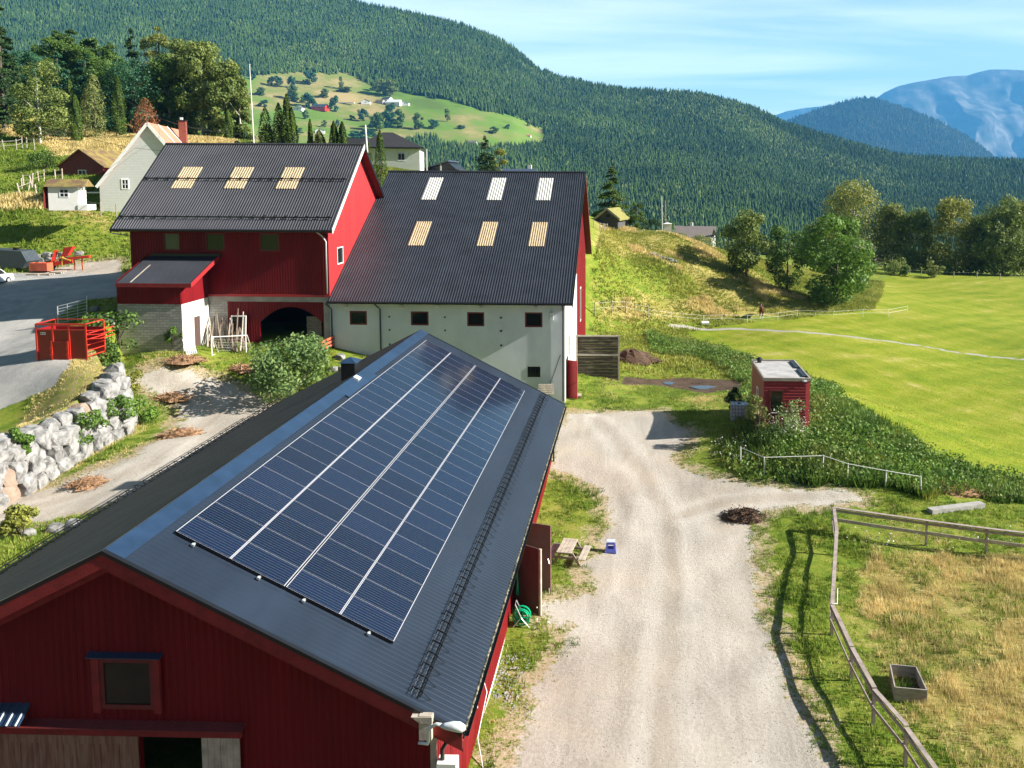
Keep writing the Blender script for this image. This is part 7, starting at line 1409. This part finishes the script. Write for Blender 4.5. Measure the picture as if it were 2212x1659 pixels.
post_fence('post_fence', 'rickety wooden posts on the slope left of the playhouse', [(45, 425), (60, 415), (72, 408), (80, 428), (95, 440)], 1.6, .08, 'pale_wood', (.7,), 'pale_wood', .03, lean=.25)
post_fence('wire_fence', 'thin wire fence between the playhouse and the white house', [(105, 448), (140, 452), (180, 460), (218, 466), (252, 470)], 1.5, .06, 'grey_wood', (.5, .9), 'galv', .008)
post_fence('wire_fence', 'short fence with grey posts behind the pale barn on the right', [(1285, 680), (1322, 676), (1352, 676), (1372, 682), (1400, 686)], 1.6, .07, 'grey_wood', (.5, .9), 'tape', .012)
post_fence('tape_fence', 'white tape fence along the edge of the dry slope in front of the horse', [(1400, 686), (1450, 692), (1520, 698), (1560, 696), (1614, 698), (1680, 692), (1722, 686), (1800, 688), (1864, 684), (1920, 684), (1960, 676)], 1.1, .025, 'white_paint', (.5, .92), 'tape', .012, lean=.05)
post_fence('tape_fence', 'white electric tape fence on the weedy bank below the cabin container', [(1600, 1003), (1651, 1025), (1777, 1022), (1830, 1040), (1912, 1056), (1990, 1070)], 1.15, .035, 'white_paint', (.97,), 'tape', .022, lean=.05)
post_fence('post_fence', 'dark posts along the foot of the birch row', [(1965, 592), (1990, 596), (2020, 598), (2060, 600), (2110, 600), (2160, 604)], 1.3, .08, 'grey_wood', (.8,), 'galv', .01)
post_fence('post_fence', 'little grey fence beside the log cabin', [(1282, 492), (1296, 498), (1305, 500), (1312, 500)], 1.3, .07, 'grey_wood', (.5, .9), 'grey_wood', .03)
# paddock rail fence
pf = thing('paddock_fence', 'weathered wooden rail fence with broad top boards around the straw paddock', 'fence', tuple(G(1800, 1145)))
A_ = [G(1800, 1148), G(1806, 1200), G(1796, 1372), G(1838, 1470), G(1886, 1566), G(1955, 1655), G(2040, 1790)]
for i, g in enumerate(A_): mb = MB(); mb.beam(g+np.array([0, 0, -.3]), g+np.array([0, 0, 1.32]), .11, .11); mb.build('post', 'fence_wood', pf)
for i in range(len(A_)-1):
    a, b_ = A_[i], A_[i+1]; up_ = np.array([0, 0, 1.34]); 
    mb = MB(); mb.beam(a+up_, b_+up_+np.array([0, 0, .02*i]), .17, .045); mb.build('top_board', 'fence_wood', pf)
    mb = MB(); mb.beam(a+up_+np.array([-.09, 0, -.1]), b_+up_+np.array([-.09, 0, -.1]), .035, .13); mb.build('rail', 'fence_wood', pf)
    mb = MB(); mb.beam(a+np.array([-.08, 0, .72]), b_+np.array([-.08, 0, .72]), .035, .13); mb.build('rail', 'fence_wood', pf)
B_ = [G(1800, 1148), G(2000, 1178), G(2130, 1196), G(2260, 1212), G(2420, 1240)]
for g in B_[1:]: mb = MB(); mb.beam(g+np.array([0, 0, -.3]), g+np.array([0, 0, 1.3]), .1, .1); mb.build('post', 'fence_wood', pf)
for a, b_ in zip(B_[:-1], B_[1:]):
    mb = MB(); mb.beam(a+np.array([0, 0, 1.34]), b_+np.array([0, 0, 1.34]), .2, .045); mb.build('top_board', 'fence_wood', pf)
    mb = MB(); mb.beam(a+np.array([0, -.07, 1.2]), b_+np.array([0, -.07, 1.2]), .03, .14); mb.build('rail', 'fence_wood', pf)
    mb = MB(); mb.beam(a+np.array([0, -.07, .70]), b_+np.array([0, -.07, .66]), .03, .18); mb.build('rail', 'pale_wood', pf)
mb = MB(); g = A_[2]; mb.tube([g+np.array([.0, 0, 1.4]), g+np.array([.35, .6, 1.1]), g+np.array([.5, 1.2, 1.5])], .02, 5); mb.build('rope', 'tape', pf)
# planter box in the paddock
c4 = [G(*p) for p in ((1932, 1515), (2001, 1520), (1978, 1468), (1922, 1462))]; zz_ = max(q[2] for q in c4)
pb = thing('planter_box', 'grey plank box without lid standing in the paddock beside the fence', 'wooden box', tuple(sum(c4)/4)); hb = .62
for i in range(4):
    a, b_ = c4[i].copy(), c4[(i+1) % 4].copy(); a[2] = b_[2] = zz_-.1
    for k in range(2): mb = MB(); mb.beam(a+np.array([0, 0, .16+.31*k]), b_+np.array([0, 0, .16+.31*k]), .045, .3, (0, 0, 1)); mb.build('plank', 'grey_wood', pb)
mb = MB(); q = [p.copy() for p in c4]; mb.add([(p[0], p[1], zz_+.05) for p in q], [(0, 1, 2, 3)]); mb.build('soil', 'dung', pb)
mb = MB()
for i in range(60): c_ = sum(c4)/4+np.array([rs.uniform(-.5, .3), rs.uniform(-.3, .3), 0]); c_[2] = zz_+.05; a_ = rs.uniform(0, 6.28); mb.add([c_+np.array([.02, 0, 0]), c_-np.array([.02, 0, 0]), c_+np.array([.15*math.cos(a_), .15*math.sin(a_), rs.uniform(.2, .45)])], [(0, 1, 2)])
mb.build('plants', 'blade_lush', pb)
a, b_ = G(2008, 1108), G(2122, 1095); 
# concrete slab edge in the weeds
mb = MB(); mb.beam(a+np.array([0, 0, .08]), b_+np.array([0, 0, .12]), .5, .3); tag(mb.build('concrete_slab', 'concrete'), 'pale concrete slab half buried in the weeds behind the paddock fence', 'slab')
# ---- horse
hg_ = G(1645, 686); hgt_ = atY(1645, 652, hg_[1])[2]-hg_[2]; S = hgt_/2.0
ho_ = thing('horse', 'brown horse with white socks standing on the bare patch below the slope', 'horse', tuple(hg_))
def skin(name, pts, edges, mat, parent, sub=2):
    me = bpy.data.meshes.new(name); me.from_pydata([p[:3] for p in pts], edges, []); me.materials.append(MATS[mat]); o = bpy.data.objects.new(name, me); col.objects.link(o); o.parent = parent
    sm = o.modifiers.new('s', 'SKIN'); 
    for i, p in enumerate(pts): me.skin_vertices[0].data[i].radius = (p[3], p[4] if len(p) > 4 else p[3])
    me.skin_vertices[0].data[0].use_root = True; sm.use_smooth_shade = True; o.modifiers.new('u', 'SUBSURF').render_levels = sub; return o
hp = [(0, 1.0, 1.25, .27, .30), (0, .45, 1.18, .27, .33), (0, -.25, 1.15, .26, .32), (0, -.75, 1.25, .24, .30), (0, -1.1, 1.5, .14, .2), (0, -1.38, 1.85, .10, .15), (0, -1.55, 1.95, .11, .13), (0, -1.85, 1.72, .07, .08), (0, -2.0, 1.6, .055, .06),
    (.16, -.75, .85, .12), (.17, -.75, .5, .07), (.17, -.76, .22, .045), (.17, -.8, .04, .06), (-.16, -.7, .85, .12), (-.17, -.68, .5, .07), (-.17, -.66, .22, .045), (-.17, -.7, .04, .06),
    (.17, .95, .9, .17), (.18, .85, .68, .1), (.18, 1.08, .48, .06), (.18, 1.02, .2, .045), (.18, .96, .04, .06), (-.17, .98, .9, .17), (-.18, .9, .68, .1), (-.18, 1.14, .48, .06), (-.18, 1.08, .2, .045), (-.18, 1.02, .04, .06)]
he = [(0, 1), (1, 2), (2, 3), (3, 4), (4, 5), (5, 6), (6, 7), (7, 8), (3, 9), (9, 10), (10, 11), (11, 12), (3, 13), (13, 14), (14, 15), (15, 16), (0, 17), (17, 18), (18, 19), (19, 20), (20, 21), (0, 22), (22, 23), (23, 24), (24, 25), (25, 26)]
skin('body', hp, he, 'horse', ho_)
ORG[ho_.name] = np.zeros(3)
mb = MB(); mb.tube([(0, 1.25, 1.4), (0, 1.42, 1.2), (0, 1.45, .7)], [.05, .09, .03], 6); mb.build('tail', 'horse_dark', ho_)
mb = MB(); mb.tube([(0, -.75, 1.58), (0, -1.05, 1.75), (0, -1.35, 2.02), (0, -1.5, 2.1)], [.03, .06, .06, .02], 6); mb.build('mane', 'horse_dark', ho_)
for s in (-1, 1): mb = MB(); mb.tube([(s*.07, -1.5, 2.02), (s*.09, -1.5, 2.2)], [.04, .008], 5); mb.build('ear', 'horse', ho_)
for x, y_ in ((.17, -.77), (-.17, -.67), (.18, 1.0), (-.18, 1.06)): mb = MB(); mb.tube([(x, y_, .02), (x, y_+.02, .32)], [.07, .055], 8); mb.build('sock', 'white_hair', ho_)
ORG[ho_.name] = np.array(hg_); ho_.scale = (S, S, S); ho_.rotation_euler = (0, 0, R(-12))
# ---- cabin container with the bushes and tank
cn = thing('site_cabin', 'dark red lap boarded site cabin with flat grey roof on the bank', 'cabin', (10.4, 58, 2)); cx0, cx1, cy0, cy1, cz0, cz1 = 9.05, 12.2, 58.0, 64.0, 1.6, 5.68
mb = MB(); nl = 20
for k in range(nl):
    z0_ = cz0+(cz1-cz0)*k/nl; z1_ = cz0+(cz1-cz0)*(k+1)/nl
    if not (3.15 < (z0_+z1_)/2 < 4.95): mb.add([(cx0, cy0-.07, z0_), (cx1, cy0-.07, z0_), (cx1, cy0, z1_), (cx0, cy0, z1_)], [(0, 1, 2, 3)])
    else:
        for xa, xb in ((cx0, 9.42), (10.38, cx1)): mb.add([(xa, cy0-.07, z0_), (xb, cy0-.07, z0_), (xb, cy0, z1_), (xa, cy0, z1_)], [(0, 1, 2, 3)])
mb.build('front_wall', 'red_lap', cn)
mb = MB(); mb.quad((cx0, cy1, cz0-.5), (cx0, cy0, cz0-.5), (cx0, cy0, cz1), (cx0, cy1, cz1)); mb.build('side_wall', 'rust_side', cn); mb = MB(); mb.quad((cx1, cy0, cz0-.5), (cx1, cy1, cz0-.5), (cx1, cy1, cz1), (cx1, cy0, cz1)); mb.build('side_wall', 'rust_side', cn); mb = MB(); mb.quad((cx1, cy1, cz0-.5), (cx0, cy1, cz0-.5), (cx0, cy1, cz1), (cx1, cy1, cz1)); mb.build('back_wall', 'rust_side', cn)
mb = MB(); mb.box(cx0+.05, cx1-.05, cy0+.05, cy1-.05, cz1-.1, cz1+.0); mb.build('roof', 'felt_roof', cn)
mb = MB(); mb.box(cx0-.06, cx1+.06, cy0-.1, cy0+.05, cz1-.12, cz1+.1); mb.box(cx0-.06, cx1+.06, cy1-.05, cy1+.06, cz1-.12, cz1+.1); mb.box(cx0-.06, cx0+.05, cy0+.051, cy1-.051, cz1-.12, cz1+.1); mb.box(cx1-.05, cx1+.06, cy0+.051, cy1-.051, cz1-.12, cz1+.1); mb.build('roof_edge', 'grey_wood', cn)
for y_ in (58.6, 61.4): mb = MB(); mb.box(cx1-.4, cx1-.12, y_, y_+2.3, cz1+.0, cz1+.1); mb.build('roof_plate', 'black_metal', cn)
window(cn, 'window', (0, cy0-.07, 0), (1, 0, 0), (0, -1, 0), 9.42, 10.38, 3.2, 4.95, .1, 'dark_red', .05)
mb = MB(); mb.box(9.5, 10.2, cy0-.13, cy0-.095, 3.3, 3.36); mb.build('sill', 'white_paint', cn)
window(cn, 'window', (cx0, 0, 0), (0, 1, 0), (-1, 0, 0), 60.4, 61.2, 3.2, 4.4, .08, 'white_paint', .05)
mb = MB(); mb.tube([(11.75, cy0-.12, 5.62), (11.75, cy0-.4, 5.62)], .04, 6); mb.box(11.65, 11.95, cy0-.3, cy0-.1, 5.56, 5.62); mb.build('outdoor_light', 'white_alu', cn)
mb = MB(); mb.tube([(9.5, 63.4, cz1), (9.5, 63.4, cz1+.25)], .16, 10); mb.tube([(9.5, 63.4, cz1+.25), (9.5, 63.4, cz1+.4)], [.26, .1], 10); mb.build('vent_cap', 'black_metal', cn)
# IBC tank
g = G(1598, 912); ib = thing('water_tank', 'white plastic cube tank in a metal cage beside the site cabin', 'tank', tuple(g)); hT = 1.25
gx_ = g[0]
mb = MB(); mb.box(gx_-.55, gx_+.55, g[1], g[1]+1.0, g[2]+.12, g[2]+hT); mb.build('tank', 'tank_plastic', ib)
mb = MB()
for k in range(5): z_ = g[2]+.15+k*.27; mb.tube([(gx_-.58, g[1]-.03, z_), (gx_+.58, g[1]-.03, z_), (gx_+.58, g[1]+1.03, z_), (gx_-.58, g[1]+1.03, z_), (gx_-.58, g[1]-.03, z_)], .03, 4)
for k in range(6): x_ = gx_-.58+k*.232; mb.tube([(x_, g[1]-.035, g[2]), (x_, g[1]-.035, g[2]+hT+.02), (x_, g[1]+1.03, g[2]+hT+.02)], .03, 4)
for k in range(5): y_ = g[1]+k*.25; mb.tube([(gx_-.585, y_, g[2]), (gx_-.585, y_, g[2]+hT)], .018, 4)
mb.build('cage', 'grey_paint', ib)
mb = MB(); mb.tube([(gx_, g[1]+.5, g[2]+hT), (gx_, g[1]+.5, g[2]+hT+.08)], .1, 10); mb.build('lid', 'black_metal', ib)
mb = MB(); a = np.array([9.15, 57.3, h1(9.15, 57.3)-.1]); mb.beam(a, a+np.array([-.35, .65, 1.8]), .5, .04); tag(mb.build('leaning_board', 'old_boards'), 'brown board leaning against the site cabin between the bushes', 'board')
for i, (px_, py_, tp, w_, mt, lb, Y_) in enumerate(((1635, 955, 838, 60, 'leaf_olive', 'tall thin leafy bush in front of the left corner of the site cabin', 57.0), (1706, 950, 872, 110, 'leaf_silver', 'flowering bush with whitish seed heads in front of the site cabin', 56.6), (1590, 905, 838, 44, 'leaf_spruce', 'dark rounded bush in the shade behind the cube tank', 63.0), (1660, 985, 930, 90, 'leaf_mid', 'tangled green bush below the site cabin window', 56.0))):
    g = atY(px_, py_, Y_); g[2] = h1(g[0], g[1]); h_ = atY(px_, tp, Y_)[2]-g[2]; bush('bush', lb, g, h_, w_/2/FPX*Y_, mt, 1600 if i < 2 else 2200, .15, seed=400+i, nl=16)
# white seed heads
leafmat('seed_white', (.5, .45, .4), (.85, .8, .75), .7, .2)
for (px_, py_, w_, n_w, lb) in ((1706, 900, 95, 260, 'whitish fluffy seed heads over the bush in front of the site cabin'), (1560, 985, 110, 120, 'scattered white wild flowers on the bank left of the tape fence'), (2010, 1180, 380, 150, 'sprinkled white wild flowers along the far paddock rail'), (1165, 1365, 60, 16, 'small white flowers beside the hose reel')):
    P = []
    for i in range(n_w):
        q = G(px_+rs.uniform(-w_/2, w_/2), py_+rs.uniform(-22, 22) if px_ != 1706 else 955+rs.uniform(-8, 8)); P.append(q+np.array([0, 0, rs.uniform(.3, .8) if px_ != 1706 else rs.uniform(.3, 2.3)]))
    V_, F_ = leaves(np.array(P), len(P), .09, rs, .9); tag(mesh_np('flowers', V_, F_, 'seed_white'), lb, 'flowers', kind='stuff')
# ---- weathered board wall beside the pale barn
YD = 75.8; a, b_ = atY(1245, 727, YD), atY(1337, 732, YD); zb = h1(b_[0], YD)-.1
dw = thing('board_wall', 'dark weathered plank wall standing right of the pale barn', 'wall', ((a[0]+b_[0])/2, YD, zb)); nb_ = 13
mb = MB()
for k in range(nb_): z0_ = zb+(a[2]-zb)*k/nb_; z1_ = zb+(a[2]-zb)*(k+1)/nb_-.02; dx = rs.uniform(-.02, .02); mb.box(a[0], b_[0]+dx, YD+rs.uniform(-.01, .01), YD+.05, z0_, z1_)
mb.build('planks', 'dark_boards', dw)
for x in (a[0]+.05, b_[0]): mb = MB(); mb.box(x-.07, x+.07, YD-.12, YD-.02, zb-.2, a[2]+.15); mb.build('post', 'grey_wood', dw)
mb = MB(); mb.box(a[0], b_[0], YD-.08, YD-.021, zb+(a[2]-zb)*.58, zb+(a[2]-zb)*.62); mb.build('rail', 'grey_wood', dw)
mb = MB(); mb.box(a[0]-.05, b_[0]+.1, YD-.1, YD+.1, a[2]+.0, a[2]+.12); mb.build('cap_board', 'grey_wood', dw)
# ---- picnic table
pc = G(1212, 1232); pt_ = thing('picnic_table', 'weathered wooden picnic table beside the open barn doors', 'picnic table', tuple(pc)); o_ = np.array([-3.15, 41.2, h1(-3, 41)]); th = R(-8)
def pq(x, y, z): return o_+np.array([x*math.cos(th)-y*math.sin(th), x*math.sin(th)+y*math.cos(th), z])
for k in range(4): mb = MB(); mb.beam(pq(-.36+k*.19, -.85, .75), pq(-.36+k*.19, .85, .75), .17, .04); mb.build('table_board', 'pale_wood', pt_)
for s in (-1, 1):
    for k in range(2): mb = MB(); mb.beam(pq(s*(.72+k*.18), -.85, .45), pq(s*(.72+k*.18), .85, .45), .16, .04); mb.build('bench_board', 'pale_wood', pt_)
    mb = MB(); mb.beam(pq(-.9, s*.6, .40), pq(.9, s*.6, .40), .04, .12); mb.build('cross_beam', 'fence_wood', pt_); mb = MB(); mb.beam(pq(-.36, s*.6, .70), pq(.36, s*.6, .70), .04, .08); mb.build('cross_beam', 'fence_wood', pt_)
    for q in (-1, 1): mb = MB(); mb.beam(pq(q*.25, s*.65, .7), pq(q*.72, s*.65, 0), .05, .12); mb.build('leg', 'fence_wood', pt_)
# ---- blue stool
g = G(1319, 1197); st = thing('step_stool', 'small blue plastic step stool on the edge of the gravel yard', 'stool', tuple(g)); Hs = .62
def sq(w_, z): return [g+np.array([sx3*w_/2, sy3*w_/2*.8+.25, z]) for sx3, sy3 in ((-1, -1), (1, -1), (1, 1), (-1, 1))]
mb = MB(); mb.hexa(sq(.44, Hs-.04)+sq(.42, Hs)); mb.build('seat', 'blue_light', st)
lo, hi = sq(.58, 0), sq(.42, Hs-.041)
for i in range(4):
    a, b_, c_, d = lo[i], lo[(i+1) % 4], hi[(i+1) % 4], hi[i]; nrm2 = nrm(np.cross(b_-a, d-a))*-.03; mb = MB()
    def bl(u_, v_): return (a*(1-u_)+b_*u_)*(1-v_)+(d*(1-u_)+c_*u_)*v_
    for (u0_, u1_, v0_, v1_) in ((0, .2, 0, .999), (.8, 1, 0, .999), (.2, .8, .8, .999), (.2, .8, .1, .42)): q = [bl(u0_, v0_), bl(u1_, v0_), bl(u1_, v1_), bl(u0_, v1_)]; mb.hexa(q+[p+nrm2 for p in q])
    mb.build('side', 'blue_plastic', st)
# ---- hose reel and hoses
g = np.array([-4.75, 34.9, h1(-4.75, 34.9)]); hr = thing('hose_reel', 'bright green garden hose reel standing by the open brown barn door', 'hose reel', tuple(g))
for s in (-1, 1):
    mb = MB(); n_ = 20; c_ = g+np.array([.05, s*.14, .42])
    ring = [c_+np.array([.36*math.cos(2*math.pi*k/n_), 0, .36*math.sin(2*math.pi*k/n_)]) for k in range(n_+1)]; mb.tube(ring, .035, 6)
    for k in range(5): a_ = k*math.pi*.4; mb.beam(c_, c_+np.array([.35*math.cos(a_), 0, .35*math.sin(a_)]), .12, .02)
    mb.build('flange', 'green_plastic', hr)
mb = MB()
for q in range(5): mb.tube([g+np.array([.05+.24*math.cos(a_), -.11+.055*q, .42+.24*math.sin(a_)]) for a_ in np.linspace(0, 6.28, 18)], .028, 5)
mb.build('hose', 'green_plastic', hr)
mb = MB(); mb.tube([g+np.array([-.3, -.2, 0]), g+np.array([.05, -.2, .42]), g+np.array([.4, -.2, 0])], .025, 5); mb.tube([g+np.array([-.3, .2, 0]), g+np.array([.05, .2, .42]), g+np.array([-.2, .2, 1.0]), g+np.array([-.2, -.2, 1.0]), g+np.array([.05, -.2, .42])], .025, 5); mb.build('stand', 'galv', hr)
tt_ = thing('hose_coil', 'dark green hose hanging in loops on the red wall above the reel', 'hose', (-5.2, 36.2, 1.0)); mb = MB()
for k in range(3): mb.tube([(-5.1+.02*k, 36.0+.05*k, 2.3-.1*k), (-5.0, 35.85, 1.7), (-5.05, 35.9, 1.1), (-5.0, 36.15, .9), (-5.05, 36.3, 1.4), (-5.1, 36.15, 2.25)], .025, 5)
mb.build('coil', 'green_plastic', tt_); mb = MB(); mb.box(-5.3, -5.08, 36.0, 36.1, 2.25, 2.32); mb.build('hook', 'galv', tt_)
# sticks and stones on the ground
for i, (px_, py_) in enumerate(((1260, 690), (1571, 703), (1332, 736), (1345, 700), (1377, 715))):
    pass
g = G(1532, 742) if False else G(1525, 700)
mb = MB(); g = G(1523, 703); mb.tube([g+np.array([-.5, 0, .3]), g+np.array([.5, .1, .3])], .3, 10); tag(mb.build('barrel', 'white_alu'), 'pale barrel lying on the grass by the tape fence', 'barrel')
